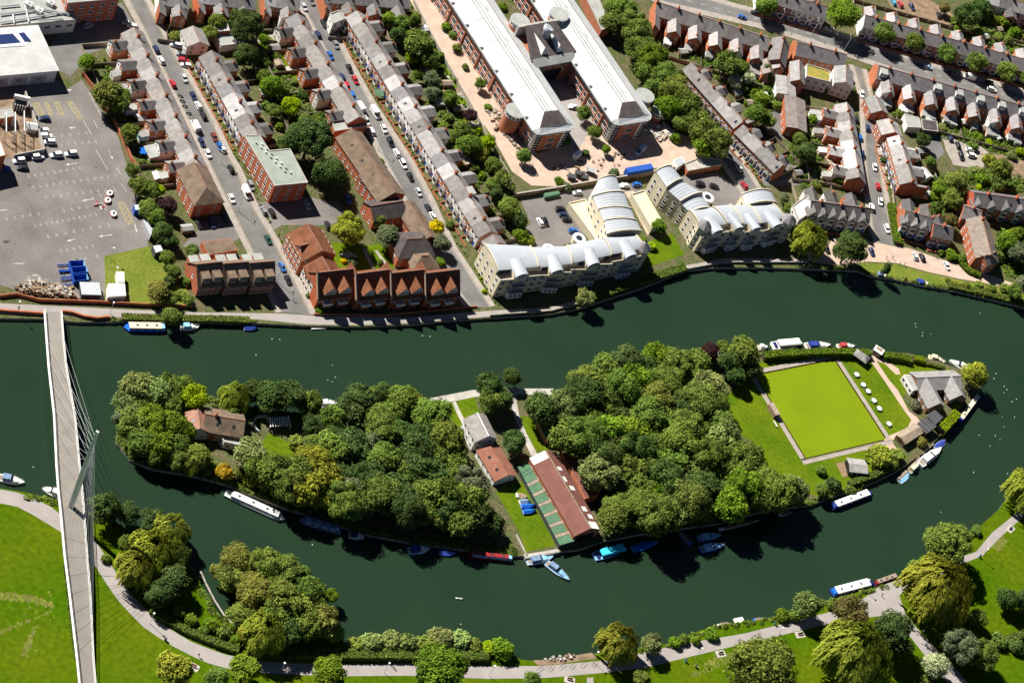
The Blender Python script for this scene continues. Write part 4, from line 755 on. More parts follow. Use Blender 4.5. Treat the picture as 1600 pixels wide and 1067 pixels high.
def row(place, group, p0, p1, n, d=8.2, ze=5.6, zr=8.4, front='bay', wing=None, walls=('brick',), wingwall='brick', end='the river', rev=False, look='brick terraced house', dorm=None, greys=GREYS, step=0, chimney=True, wt2=(.5, .8), ext=0, wtints=((1, 1, 1),)):
    o, rz, L = frame_from(p0, p1, zr); w_ = L/n; rg = random.Random(hash(group) % 999 if False else len(group)*7+n)
    for i in range(n):
        s = 1 if i % 2 == 0 else -1; c = V((o.x, o.y, 0))+V((*rot2(((i+.5)*w_, 0), rz), 0)); k = n-1-i if rev else i
        wl = walls[rg.randrange(len(walls))]; wg = (*wing, s) if wing else None
        K = house_kit(w_, d, ze, zr, front, wg, wl, wingwall if rg.random() > .15 else 'render'); g = greys[rg.randrange(len(greys))]; q_ = rg.uniform(*wt2); g2 = tuple(x*q_ for x in g); wt = wtints[rg.randrange(len(wtints))]; q_ = rg.uniform(.85, 1.15); wt = tuple(x*q_ for x in wt)
        lab = f'{look} {place}, {NTH[k]} from {end}'
        t = thing('terraced_house', lab, 'house', c, rz, group); D = {}; HOUSES.append((c.x, c.y, 6.0)); q_ = rot2((0, d/2+3), rz); HOUSES.append((c.x+q_[0], c.y+q_[1], 4.0 if wing else 0))
        for nm, me, loc, r, role, par in K:
            q = ob(nm, me, D.get(par, t), loc, r, color={'w': wt, 'r': g, 'q': g2}.get(role)); D.setdefault(nm, q)
        if chimney and s > 0: ob('chimney', CHIM, D['roof'], (w_/2, 0, zr), color=wt)
        if wing and chimney and s > 0 and rg.random() > .3: ob('chimney', CHIM, D['rear_wing'], (w_/2, d/2+wing[0]*.8, wing[3]-.2), sc=.8, color=wt)
        if rg.random() > .72:
            x = rg.uniform(-w_*.25, w_*.2); y = -d*.28; z = zr+.16-(zr-ze)/(d/2)*(-y); q = (zr-ze)/(d/2)
            ob('skylight', MB().solid([(x, y-.5, z-q*.5+.1), (x+.8, y-.5, z-q*.5+.1), (x+.8, y+.5, z+q*.5+.1), (x, y+.5, z+q*.5+.1)], .1, 'glass'), D['roof'])
        if ext and rg.random() < ext:
            L_ = wing[0]; a_, b_ = (w_/2-wing[1]-.3, w_/2-.05) if s > 0 else (-w_/2+.05, -w_/2+wing[1]+.3); e_ = rg.uniform(2.4, 4.2); y_ = d/2+L_
            xt = ob('rear_extension', MB().box(a_, b_, y_+.05, y_+e_, -.1, 2.3, 'render'), t, color=rg.choice(((1, 1, 1), (.8, .6, .5), (.85, .95, 1.1)))); ob('extension_roof', MB().solid([(a_-.1, y_+.05, 3.0), (b_+.1, y_+.05, 3.0), (b_+.1, y_+e_+.2, 2.35), (a_-.1, y_+e_+.2, 2.35)], .12, rg.choice(('slate', 'greyroof', 'whiteroof', 'slate'))), xt, color=(1.2, 1.2, 1.2)); ob('window', win_mesh(1.3, 1.2), xt, ((a_+b_)/2, y_+e_+.01, 1.3), math.pi)
        if dorm and rg.random() < dorm:
            ww = w_*.62; y1 = d/2*.82; zz_ = zr-.35; q = (zr-ze)/(d/2)
            dmr = ob('dormer', MB().box(-ww/2, ww/2, .5, y1, zr-q*y1-.1, zz_, 'render').box(-ww/2-.15, ww/2+.15, .3, y1+.2, zz_, zz_+.15, 'greyroof'), D['roof'], color=(1, 1, 1))
            for x in (-ww*.24, ww*.24): ob('window', win_mesh(1.0, 1.1), dmr, (x, y1+.01, zz_-.85), math.pi)
RW = (5.5, 2.55, 4.9, 6.6)
row('in the western row beside the car park', 'western terrace', (313,263), (209,43), 14, wing=RW, end='the river', ext=.35, greys=GREYS[:6]+[(1.2, 1.1, 1.05)])
row('facing west above the flat grey block', 'terrace above the flat grey block', (330,79), (403,210), 8, wing=(4.5, 2.6, 4.6, 6.0), end='the far end', walls=('brick', 'render'))
row('in the middle row backing onto gardens', 'middle terrace', (562,183), (464,21), 10, wing=RW, end='the river')
row('in the long row facing west', 'long terrace', (558,17), (767,361), 20, wing=(5.0, 2.6, 4.7, 6.2), end='the river', rev=True, dorm=.12, walls=('brick', 'render', 'render'), wtints=((1, 1, 1), (1, .95, .88)))
row('in the row behind the tree belt', 'row behind the tree belt', (1080,98), (1162,190), 7, d=7.5, wing=(4.5, 2.4, 4.4, 5.8), end='the far end', greys=[GREYS[i] for i in (0, 1, 3, 7, 4)])
row('in the row below tree belt', 'short row below the tree belt', (1161,195), (1224,258), 6, d=7.5, wing=(4.0, 2.4, 4.4, 5.8), end='the river', rev=True)
row('in the rear gabled road row', 'main road terrace', (1204,61), (1027,4), 11, d=9, ze=6, zr=9, wing=(7.5, 2.7, 5.2, 7.4), end='the tree belt', rev=True, ext=.6, wt2=(1.4, 1.9), walls=('brick',), greys=[(.8, .76, .76), (.9, .86, .86), (1, .95, .93)], wtints=((1, 1, 1),))
row('in the dormered road row', 'dormered main road terrace', (1640,177), (1373,103), 16, d=9, ze=6, zr=9.2, wing=(7.5, 2.7, 5.2, 7.4), end='the side street', rev=True, dorm=.55, ext=.75, wt2=(1.3, 1.9), greys=[(.8, .78, .8), (.9, .88, .9), (.75, .72, .75)])
row('beyond the street trees', 'terrace beyond the street trees', (1352,24), (1640,104), 17, d=8.5, ze=6, zr=9, wing=(5.5, 2.7, 5.2, 7.0), end='the white gable', wt2=(1.5, 2.1), greys=[(.75, .73, .76), (.85, .82, .84)], walls=('brick', 'render'))
row('at the top edge beyond the main road', 'terrace at the top edge', (1190,-19), (1294,12), 6, d=8.5, ze=6, zr=9, wing=(5.5, 2.7, 5.2, 7.0), end='the left', greys=[(.75, .73, .76), (.85, .82, .84)], walls=('render', 'brick'))
row("on the side street's west", 'west row of the side street', (1343,277), (1323,160), 8, d=8, wing=(5.5, 2.6, 4.9, 6.5), end='the river', ext=.7, wt2=(.9, 1.3))
row("on the side street's east", 'east row of the side street', (1405,211), (1426,284), 5, d=8, wing=(4.5, 2.6, 4.7, 6.2), end='the river', rev=True, ext=.6, greys=[GREYS[3], GREYS[1], GREYS[7], GREYS[4]], wt2=(.8, 1.2))
row('with gabled bays on the promenade', 'gabled promenade row', (1267,314), (1361,326), 6, d=8.5, ze=6, zr=9.6, front='gbay', wing=(6, 2.6, 4.9, 6.6), end='the side street', rev=True, walls=('render', 'brick'), greys=[(.62, .6, .6), (.7, .68, .68)])
row('right of the side street hedge', 'right promenade row', (1415,329), (1458,341), 3, d=8.5, ze=6, zr=9.2, front='gbay', wing=(6, 2.6, 4.9, 6.6), end='the side street', greys=[(.85, .83, .8), (.7, .68, .68)], wtints=((1, 1, 1),))
row('in the dark slate pair', 'dark slate pair', (1459,350), (1491,357), 2, d=8, ze=5.6, zr=8.4, front='bay', wing=(4, 2.6, 4.6, 6.2), end='the left', greys=[(.55, .53, .55)])
row('in the right edge row', 'right edge row', (1522,301), (1610,313), 4, d=9, ze=6.2, zr=9.4, front='gbay', end='the left', greys=[(.6, .58, .6), (.7, .68, .7)], wtints=((1.2, .8, .8),))
# houses along the top edge
row('at the top edge', 'top edge row by the western street', (298,-6), (250,-14), 3, d=8, wing=(5, 2.6, 4.9, 6.4), end='western street', rev=True, walls=('render', 'brick'))
row('behind the big dark tree', 'top edge row behind the big tree', (400,-4), (310,-16), 5, d=8, wing=(5, 2.6, 4.9, 6.4), end='the left', rev=True, wtints=((1.2, .95, .9),))
row('at top between parallel streets', 'top edge row between the streets', (470,-2), (415,-12), 3, d=8, wing=(5, 2.6, 4.9, 6.4), end='the left', rev=True)
row('at top above long terrace', 'top row above the long terrace', (640,-6), (505,-16), 7, d=8, wing=(5, 2.6, 4.9, 6.4), end='the left', rev=True, walls=('render', 'brick'))
row('in the far corner', 'far top right row', (1640,18), (1545,-12), 5, d=8, wing=(5, 2.6, 4.9, 6.4), end='the left', rev=True, walls=('render',), wtints=((.9, .97, 1.1), (1, 1, 1)))
# ================================================================ brick office block
dm('officebrick', (.42, .16, .095), .85, .1, .3, fine=5)
OFF = []
def office_wing(label, l0, l1, r0, r1, ze=10.5, zr=13.2):
    A, B, Cc, D = [G(*p, ze) for p in (l0, l1, r1, r0)]            # left eave from far to near end, then right eave
    ax = (B-A); rz = math.atan2(ax.y, ax.x); o = V((A.x, A.y, 0)); L = ax.length; W = abs(rot2((D.x-A.x, D.y-A.y), -rz)[1]); sg = 1 if rot2((D.x-A.x, D.y-A.y), -rz)[1] > 0 else -1
    t = thing('office_wing', label, 'office building', o, rz, 'brick office wings'); y = lambda f: sg*W*f
    c = 1.6; foot = ccw([(0, y(.06)), (L-2.2, y(.06)), (L-.8, y(.13)), (L-.8, y(.87)), (L-2.2, y(.94)), (0, y(.94))]); ob('wall', MB().prism(foot, -.2, ze-.3, 'officebrick'), t)
    H = 8.5; rf = MB(); rf.solid([(0, y(0), ze), (L-2.5, y(0), ze), (L-H, y(.40), zr), (0, y(.40), zr)], .25, 'whiteroof'); rf.solid([(0, y(.40), zr), (L-H, y(.40), zr), (L-H, y(.76), zr-.25), (0, y(.76), zr-.25)], .25, 'whiteroof'); rf.solid([(0, y(1), ze), (0, y(.76), zr-.25), (L-H, y(.76), zr-.25), (L-2.5, y(1), ze)], .25, 'whiteroof')
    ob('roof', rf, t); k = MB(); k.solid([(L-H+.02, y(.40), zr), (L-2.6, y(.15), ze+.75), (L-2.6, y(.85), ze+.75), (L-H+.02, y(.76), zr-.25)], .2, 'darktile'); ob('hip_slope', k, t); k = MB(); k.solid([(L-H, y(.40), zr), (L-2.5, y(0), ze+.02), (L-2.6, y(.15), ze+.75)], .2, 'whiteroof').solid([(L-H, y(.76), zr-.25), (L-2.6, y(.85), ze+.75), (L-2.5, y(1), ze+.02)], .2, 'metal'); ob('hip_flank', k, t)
    E = ccw([(0, y(-.02)), (L-2.5, y(-.02)), (L-.8, y(.02)), (L, y(.12)), (L, y(.88)), (L-.8, y(.98)), (L-2.5, y(1.05)), (0, y(1.05))]); ob('gutter', MB().prism(E, ze-.5, ze-.06, 'metal'), t)
    k = MB(); k.solid([(L-2.5, y(.02), ze+.1), (L-.5, y(.1), ze+.02), (L-.5, y(.9), ze+.02), (L-2.5, y(.98), ze+.1), (L-2.6, y(.83), ze+.8), (L-2.6, y(.17), ze+.8)], .2, 'metal'); ob('hip_skirt', k, t)
    k = MB(); k.box(0, L-8.6, y(.56)-.18, y(.56)+.18, zr-.25, zr+.12, 'metal'); ob('ridge_duct', k, t)
    for f, zz_ in ((.40, zr+.02), (.485, zr-.04), (.76, zr-.23)): ob('roof_joint', MB().box(0, L-8.6, y(f)-.09, y(f)+.09, zz_-.2, zz_+.05, 'darkgrey'), t)
    for q_ in range(1, int(L/12)): ob('roof_joint', MB().solid([(q_*12, y(.02), ze+.16), (q_*12+.1, y(.02), ze+.16), (q_*12+.1, y(.39), zr+.03), (q_*12, y(.39), zr+.03)], .06, 'greyroof'), t)
    for f in (.15, .32, .5, .68): ob('roof_vent', MB().box(L*f, L*f+2.4, y(.62)-.35, y(.62)+.35, zr-.7, zr-.1, 'metal'), t)
    side = ((0, y(.06)), (L-4.5, y(.06))); other = ((L-4.5, y(.94)), (0, y(.94)))
    if sg < 0: side, other = side[::-1], other[::-1]
    n = max(3, int(L/3.9))
    for s in (side, other):
        wins(t, *s, (1.8, 5.0), n, 2.7, 2.1, bars=3); wins(t, *s, (8.4,), n, 3.6, 1.3, bars=3)
    fl = y(.06)-sg*.0; m = int(L/13)
    for i in range(1, m+1): x = (L-4)*i/(m+.4); ob('pilaster', MB().box(x-.35, x+.35, min(fl, fl-sg*.5), max(fl, fl-sg*.5), -.1, ze-.6, 'officebrick').box(x-.2, x+.2, min(fl, fl-sg*.9), max(fl, fl-sg*.9), ze-1.2, ze-.6, 'darkgrey'), t); ob('roof_bracket', MB().solid([(x-.7, y(.0), ze+.3), (x+.7, y(.0), ze+.3), (x, y(.06), ze+.9)], .3, 'darkgrey'), t)
    # glazed corners and end bay
    for f0, f1 in ((.06, .24), (.76, .94)):
        g = ob('corner_glazing', MB().prism(ccw([(L-4.4, y(f0)+(-sg*.12 if f0 < .5 else 0)), (L-2.2, y(f0)+(-sg*.12 if f0 < .5 else 0)), (L-.65, y(f0+.06 if f0 < .5 else f0-.02)), (L-.65, y(f1-.06 if f0 < .5 else f1-.07)), (L-2.2, y(f1)+(sg*.12 if f0 > .5 else 0)), (L-4.4, y(f1)+(sg*.12 if f0 > .5 else 0))]), 0, ze-.6, 'white'), t)
        for r in range(7):
            for q in range(3): yy = y(f0+.015+(f1-f0-.04)*(q+.5)/3); wd = W*.045; ob('glass_pane', MB().box(L-.68, L-.6, yy-wd/2, yy+wd/2, .4+r*1.38, 1.4+r*1.38, 'glass'), g)
        if f0 < .5:
            for r in range(7):
                for q in range(2): xx = L-3.9+q*1.0; ob('glass_pane', MB().box(xx-.4, xx+.4, y(f0)-.2, y(f0)+.2, .4+r*1.38, 1.4+r*1.38, 'glass'), g)
    e = ((L-.8, y(.28)), (L-.8, y(.72))); e = e if sg > 0 else e[::-1]
    wins(t, *e, (2.2, 5.4), 1, 3.2, 1.9, bars=3); wins(t, *e, (8.6,), 2, 2.2, .9)
    OFF.append((t, L, W)); return t
office_wing('western wing of the brick offices with long white roof', (662,-62), (838,212), (728,-62), (904,203))
office_wing('eastern wing of the brick offices with long white roof', (789,-62), (961,197), (852,-62), (1023,188))
# link block
A, B, Cc, D = [G(*p, 10.6) for p in ((838,103),(897,92),(868,42),(806,53))]; o = V((A.x, A.y, 0)); rz = math.atan2((B-A).y, (B-A).x); q = local([A, B, Cc, D], o, rz); W = q[1][0]; Dp = (q[2][1]+q[3][1])/2; sk_ = q[3][0]
lk = thing('office_link', 'slate roofed link block between the two office wings', 'office building', o, rz)
ob('wall', MB().prism(ccw([(x, yy) for x, yy in q]), -.2, 10.3, 'officebrick'), lk)
rf = MB(); rf.solid([(-1.5, -1, 10.5), (W+1, -1, 10.5), (W+.5, 2.2, 12), (-1, 2.2, 12)], .2, 'greyroof'); rf.solid([(-2, 2.2, 12), (W+2, 2.2, 12), (W*.9+sk_, Dp-1, 15.4), (W*.1+sk_, Dp-1, 15.4)], .2, 'darktile'); ob('roof', rf, lk)
ob('rear_parapet', MB().box(sk_-1, W+sk_, Dp-1, Dp, 10, 15.2, 'concrete'), lk)
for f in (.28, .68):
    x = W*f+sk_*.3; mb = MB(); mb.face([(x-1.8, 3.2, 12.2), (x+1.4, 3.2, 12.2), (x-.2, 4.4, 15.0)], 'whiteroof'); mb.face([(x-1.8, 3.2, 12.2), (x-.2, 4.4, 15.0), (x, Dp-3, 14.6)], 'whiteroof'); mb.face([(x+1.4, 3.2, 12.2), (x, Dp-3, 14.6), (x-.2, 4.4, 15.0)], 'darktile'); ob('roof_light', mb, lk)  # gable dormers, sunlit faces coloured white and the far face dark
cw = MB(); x, yy = W*.5+sk_*.6, Dp*.62; cw.loft([[(x+r*math.cos(a*math.pi/8), yy+r*math.sin(a*math.pi/8), z+(tl*math.cos(a*math.pi/8))) for a in range(16)] for z, r, tl in ((11, 1.6, 0), (16.2, 1.6, 0), (17.4, 2.2, .3), (18.6, 2.2, -.9), (18.3, 1.2, -.7))], 'metalroof'); ob('vent_cowl', cw.mesh('vent_cowl', True), lk)
ob('arch', MB().loft([[(W*.5+(r*math.cos(math.pi*i/10)), -.25+dy, 4.5+r*.9*math.sin(math.pi*i/10)) for r, dy in ((5.2, 0), (5.8, 0), (5.8, .3), (5.2, .3))] for i in range(11)], 'concrete'), lk)
ob('arch_glazing', MB().prism([(W*.5-5, -.08), (W*.5+5, -.08), (W*.5+5, .1), (W*.5-5, .1)], 0, 6.5, 'glass'), lk); wins(lk, (1, -.0), (W-1, -.0), (8.8,), 4, 2.0, 1.2)
def drum(label, u, v, r, z, wallk='officebrick', group='round office towers'):
    p = G(u, v, z); t = thing('round_tower', label, 'tower', (p.x, p.y, 0), 0, group); cy = lambda rr, z0, z1, k: MB().prism([(rr*math.cos(i*math.pi/12), rr*math.sin(i*math.pi/12)) for i in range(24)], z0, z1, k)
    ob('wall', cy(r, -.2, z-2.2, wallk), t); ob('window_band', cy(r-.1, z-2.2, z-.3, 'white'), t); ob('roof', cy(r+.35, z-.3, z+.05, 'metal'), t); ob('roof_disc', cy(r-.1, z+.05, z+.12, 'greyroof'), t)
    for i in range(14): a = i*2*math.pi/14; ob('glass_pane', win_mesh(.8*r/2.4, 1.2, 'white', 0), t, ((r-.05)*math.cos(a), (r-.05)*math.sin(a), z-1.25), a+math.pi/2)
drum('round brick tower on the west side of the offices', 806, 173, 3.6, 10.2); drum('left round tower of the pair above the office link', 813, 32, 3.6, 14.5); drum('right round tower of the pair above the office link', 874, 22, 3.7, 14.5); drum('round tower on the east side of the offices', 1008, 149, 3.6, 9.5); drum('low round brick annexe by the eastern office wing', 1029, 173, 2.6, 4.5)
flat('service_building', 'low brick service building along the top of the eastern wing', 'building', [(912,-10),(930,-12),(955,42),(940,48)], 5, 'officebrick', 'greyroof')
# ================================================================ cream riverside flats
def vault_range(label, Lp_, Rp_, z, rise, dormers=(), steps=None, wins_l=True, group='cream riverside flats', flatter=1.0):
    """Lp_/Rp_: plan corners of both eaves; each bay between cross walls is its own vault"""
    P0 = G(*Lp_[0], z); o = V((P0.x, P0.y, 0)); t = thing('riverside_flats', label, 'apartment block', o, 0, group); n = len(Lp_); steps = steps or [0]*(n-1)
    for i in range(n-1):
        dz = steps[i]; a, b, c, d = [G(*p, z)-o for p in (Lp_[i], Lp_[i+1], Rp_[i+1], Rp_[i])]
        terr = i in dormers; d0, c0 = d, c
        if terr:
            ob('wall', MB().prism(ccw([(p.x, p.y) for p in (a, b, c, d)]), -.2, z+dz-2.3, 'cream', 'pave'), t); d, c = a.lerp(d, .77), b.lerp(c, .77); ob('upper_wall', MB().prism(ccw([(p.x, p.y) for p in (a, b, c, d)]), z+dz-2.35, z+dz-.1, 'cream'), t)
        else: ob('wall', MB().prism(ccw([(p.x, p.y) for p in (a, b, c, d)]), -.2, z+dz-.1, 'cream'), t)
        arc = lambda p, q, e=0, up=0: [p.lerp(q, -e+(1+2*e)*k/12)+V((0, 0, dz+up+rise*math.sin(math.pi*k/12)**.8)) for k in range(13)]
        r0, r1 = arc(a, d, .015), arc(b, c, .015); lo = lambda r: [p-V((0, 0, .25)) for p in r][::-1]
        mb = MB(); mb.loft([r0+lo(r0), r1+lo(r1)], 'metalroof'); ob('roof', mb.mesh('vault_roof'), t)
        ns = max(2, int((b-a).length/1.1)); mb = MB()
        for k in range(1, ns):
            f = k/ns; e0, e1 = [p.lerp(q, f) for p, q in zip(r0, r1)], [p.lerp(q, f+.06/(b-a).length*1.6) for p, q in zip(r0, r1)]; up = V((0, 0, .08)); mb.loft([[p+up for p in e0], [p+up for p in e1]], 'greyroof', False, False)
        ob('roof_seams', mb, t)['kind'] = 'stuff'
        for P, Q, s in ((a, d, 0), (b, c, 1)):
            if s and i < n-2 and steps[i] <= steps[i+1]: continue
            f = arc(P, Q, .03, .4); dirv = (b-a).normalized()*.35*(1 if s == 0 else -1); mb = MB(); mb.loft([f+[p-V((0, 0, 1.0)) for p in f][::-1], [p+dirv for p in f]+[p+dirv-V((0, 0, 1.0)) for p in f][::-1]], 'cream'); ob('parapet', mb, t)
        d, c = d0, c0
        for p, q in ((b, a), (d, c)) if (b-a).cross(d-a).z < 0 else ((a, b), (c, d)):
            p, q = (p.x, p.y), (q.x, q.y); ln = math.hypot(q[0]-p[0], q[1]-p[1]); wins(t, p, q, [1.6+2.9*k for k in range(int((z+dz)//2.9))], max(1, int(ln/3.2)), 1.5, 1.5, bars=1)
        for p, q, go in ((d, a, i == 0), (b, c, i == n-2)):
            if go:
                p, q = (p, q) if (b-a).cross(d-a).z > 0 else (q, p); ln = (p-q).length; wins(t, p, q, [1.6+2.9*k for k in range(int(z//2.9))], max(1, int(ln/3.4)), 1.4, 1.5, bars=1)
        if i in dormers:                       # barrel dormer over the river front with balconies below
            m0, m1 = a.lerp(b, .5), d.lerp(c, .5); al = (c-d).normalized(); outd = (m1-m0).normalized(); hw = min(2.7, (c-d).length*.25); ht = z+dz
            ringf = lambda base: [base+al*(hw*math.cos(math.pi*k/10))+V((0, 0, ht-.1+1.75*math.sin(math.pi*k/10))) for k in range(11)]
            mb = MB(); f0, f1 = ringf(V((*(m1-outd*6.5).xy, 0))), ringf(V((*(m1+outd*.9).xy, 0))); low = lambda r: [p-V((0, 0, .2)) for p in r][::-1]; mb.loft([f0+low(f0), f1+low(f1)], 'metalroof'); ob('dormer_roof', mb.mesh('dormer_roof'), t)
            g = [p-(outd*.35) for p in f1]; base = [V((p.x, p.y, ht-3.2)) for p in (g[0], g[-1])]; mb = MB(); mb.face(g+[base[1], base[0]], 'cream'); g2 = [p-outd*.4 for p in g]; b2 = [V((p.x, p.y, ht-3.2)) for p in (g2[0], g2[-1])]; mb.face((g2+[b2[1], b2[0]])[::-1], 'cream'); ob('dormer_front', mb, t)
            rzz = math.atan2(outd.y, outd.x)+math.pi/2
            for k in (-1, 0, 1): w_ = m1+outd*.58+al*k*1.3; ob('window', win_mesh(.9, 1.3, 'white', 0), t, (w_.x, w_.y, ht+.05), rzz)
            for zz_ in (2.9, 5.8):
                w_ = m1+outd*.7; bal = MB().box(-hw, hw, -.7, .7, -.12, 0, 'white').box(-hw, hw, -.72, -.66, .05, 1.0, 'darkgrey'); ob('balcony', bal, t, (w_.x, w_.y, zz_), rzz)
            w_ = m1+outd*.5; bay = ob('ground_bay', MB().prism([(-hw-.6, .3), (-hw-.1, -1.3), (hw+.1, -1.3), (hw+.6, .3)], -.1, 2.6, 'white').prism([(-hw-.7, .3), (-hw-.15, -1.4), (hw+.15, -1.4), (hw+.7, .3)], 2.6, 2.75, 'metalroof'), t, (w_.x, w_.y, 0), rzz)
            for k in (-1, 0, 1): ob('window', win_mesh(1.2, 1.5), bay, (k*1.7, -1.31, 1.4), 0)
            bw = (m1-m0).length*.25; ob('dormer_wall', MB().box(-hw, hw, 0, bw, -2.4, 0, 'cream'), t, (*(m1-outd*.02).xy, ht), rzz)
            for s in (-1, 1):                # roof terrace either side of the dormer
                lw = max(.8, (c-d).length/2-hw-.5); w_ = m1+al*s*(hw+.15+lw/2); ob('terrace_parapet', MB().box(-lw/2-.2, lw/2+.2, -.05, .18, -2.4, -1.5, 'cream'), t, (w_.x, w_.y, ht), rzz); ob('terrace_glazing', MB().box(-lw/2+.1, lw/2-.1, bw-.15, bw+.12, -2.2, -.25, 'glass'), t, (w_.x, w_.y, ht), rzz)
    return t
def turret(label, u, v, z, r=2.9):
    p = G(u, v, z); t = thing('corner_turret', label, 'turret', (p.x, p.y, 0), .2, 'flats turrets'); P = [(r*math.cos(i*math.pi/4), r*math.sin(i*math.pi/4)) for i in range(8)]; ob('wall', MB().prism(P, -.2, z, 'cream'), t); mb = MB()
    for i in range(8): a, b = P[i], P[(i+1) % 8]; mb.face([(a[0]*1.12, a[1]*1.12, z), (b[0]*1.12, b[1]*1.12, z), (0, 0, z+2.6)], 'slate')
    mb.face([(x*1.12, y*1.12, z-.01) for x, y in P[::-1]], 'slate'); ob('roof', mb, t, color=(.9, .9, .95))
    for i in range(8): a = (i+.5)*math.pi/4; [ob('window', win_mesh(1.0, 1.4), t, (r*.93*math.cos(a), r*.93*math.sin(a), zz_), a+math.pi/2) for zz_ in (1.6, 4.5, 7.4)]
vault_range('river range of the left cream flats with curved metal roofs', [(755,383),(828,387),(885,385),(940,373),(990,368)], [(783,436),(845,427),(895,420),(958,407),(1010,396)], 10.2, .9, dormers=(0, 1, 2, 3), steps=[.6, 0, .3, .7])
vault_range('north wing of the left cream flats with stepped vaulted roofs', [(936,280),(925,308),(934,330),(942,350),(946,372)], [(962,276),(972,302),(983,330),(990,350),(998,368)], 9.6, 1.3, steps=[.0, .8, 1.5, 2.2])
vault_range('river range of the right cream flats beside the willow', [(1076,329),(1112,325),(1140,322),(1170,322),(1206,318)], [(1100,366),(1140,358),(1166,359),(1194,357),(1232,347)], 10.2, .9, dormers=(0, 1, 2, 3), steps=[.2, .7, .3, 0])
vault_range('north wing of the right cream flats with two vaulted roofs', [(1022,271),(1040,297),(1063,317),(1079,332)], [(1046,264),(1064,285),(1096,304),(1110,326)], 9.6, 1.4, steps=[1.6, .8, 0])
vault_range('short northeast wing of the right cream flats', [(1160,303),(1166,322)], [(1203,298),(1213,318)], 9.8, 1.8)
turret('octagonal grey capped turret at the right end of the left flats', 1005, 386, 10.6); turret('octagonal grey capped turret at the left end of the right flats', 1101, 352, 11.0); turret('octagonal grey capped turret beside the willow', 1233, 343, 10.6)
flat('podium_terrace', 'pale cream podium terrace beside the left flats wing', 'terrace', [(888,318),(914,312),(946,375),(934,380)], 2.8, 'cream', 'cream', cap='cream', par=.5)
flat('podium_terrace', 'pale cream podium terrace beside the right flats wing', 'terrace', [(986,304),(1006,298),(1036,350),(1018,358)], 2.8, 'cream', 'cream', cap='cream', par=.5)
for i, (u, v, z) in enumerate(((905,372,3), (1106,308,3.5), (858,389,3.2))):
    p = G(u, v, z); t = thing('stair_pavilion', ['white round stair pavilion near the left flats corner', 'white round stair pavilion in the right flats car park', 'small white round stair pavilion behind the left flats'][i], 'pavilion', (p.x, p.y, 0)); ob('wall', MB().prism([(2.2*math.cos(k*.524), 2.2*math.sin(k*.524)) for k in range(12)], -.2, z-.3, 'cream'), t); ob('roof', MB().prism([(2.6*math.cos(k*.524), 2.6*math.sin(k*.524)) for k in range(12)], z-.3, z, 'white'), t); ob('roof_light', MB().prism([(1.3*math.cos(k*.524), 1.3*math.sin(k*.524)) for k in range(12)], z, z+.1, 'glass'), t)
wall_line('yard_wall', 'tan boundary wall between office yard and flats car parks', 'wall', [(800,309),(870,298),(925,288),(1000,277),(1040,268),(1125,254)], 2.2, .5, 'earth', cap='concrete')
wall_line('river_wall', 'dark curved river wall along the towpath below the flats', 'wall', [(765,494),(860,487),(935,467),(1000,446),(1065,423),(1130,411),(1260,411)], .9, .4, 'stone')
sheet('flats_lawn', [(1020,375),(1050,365),(1070,398),(1040,408),(1020,415),(1005,420)], .03, 'lawn2')
sheet('flats_passage', [(976,300),(990,298),(1020,360),(1012,368)], .034, 'brickpave')
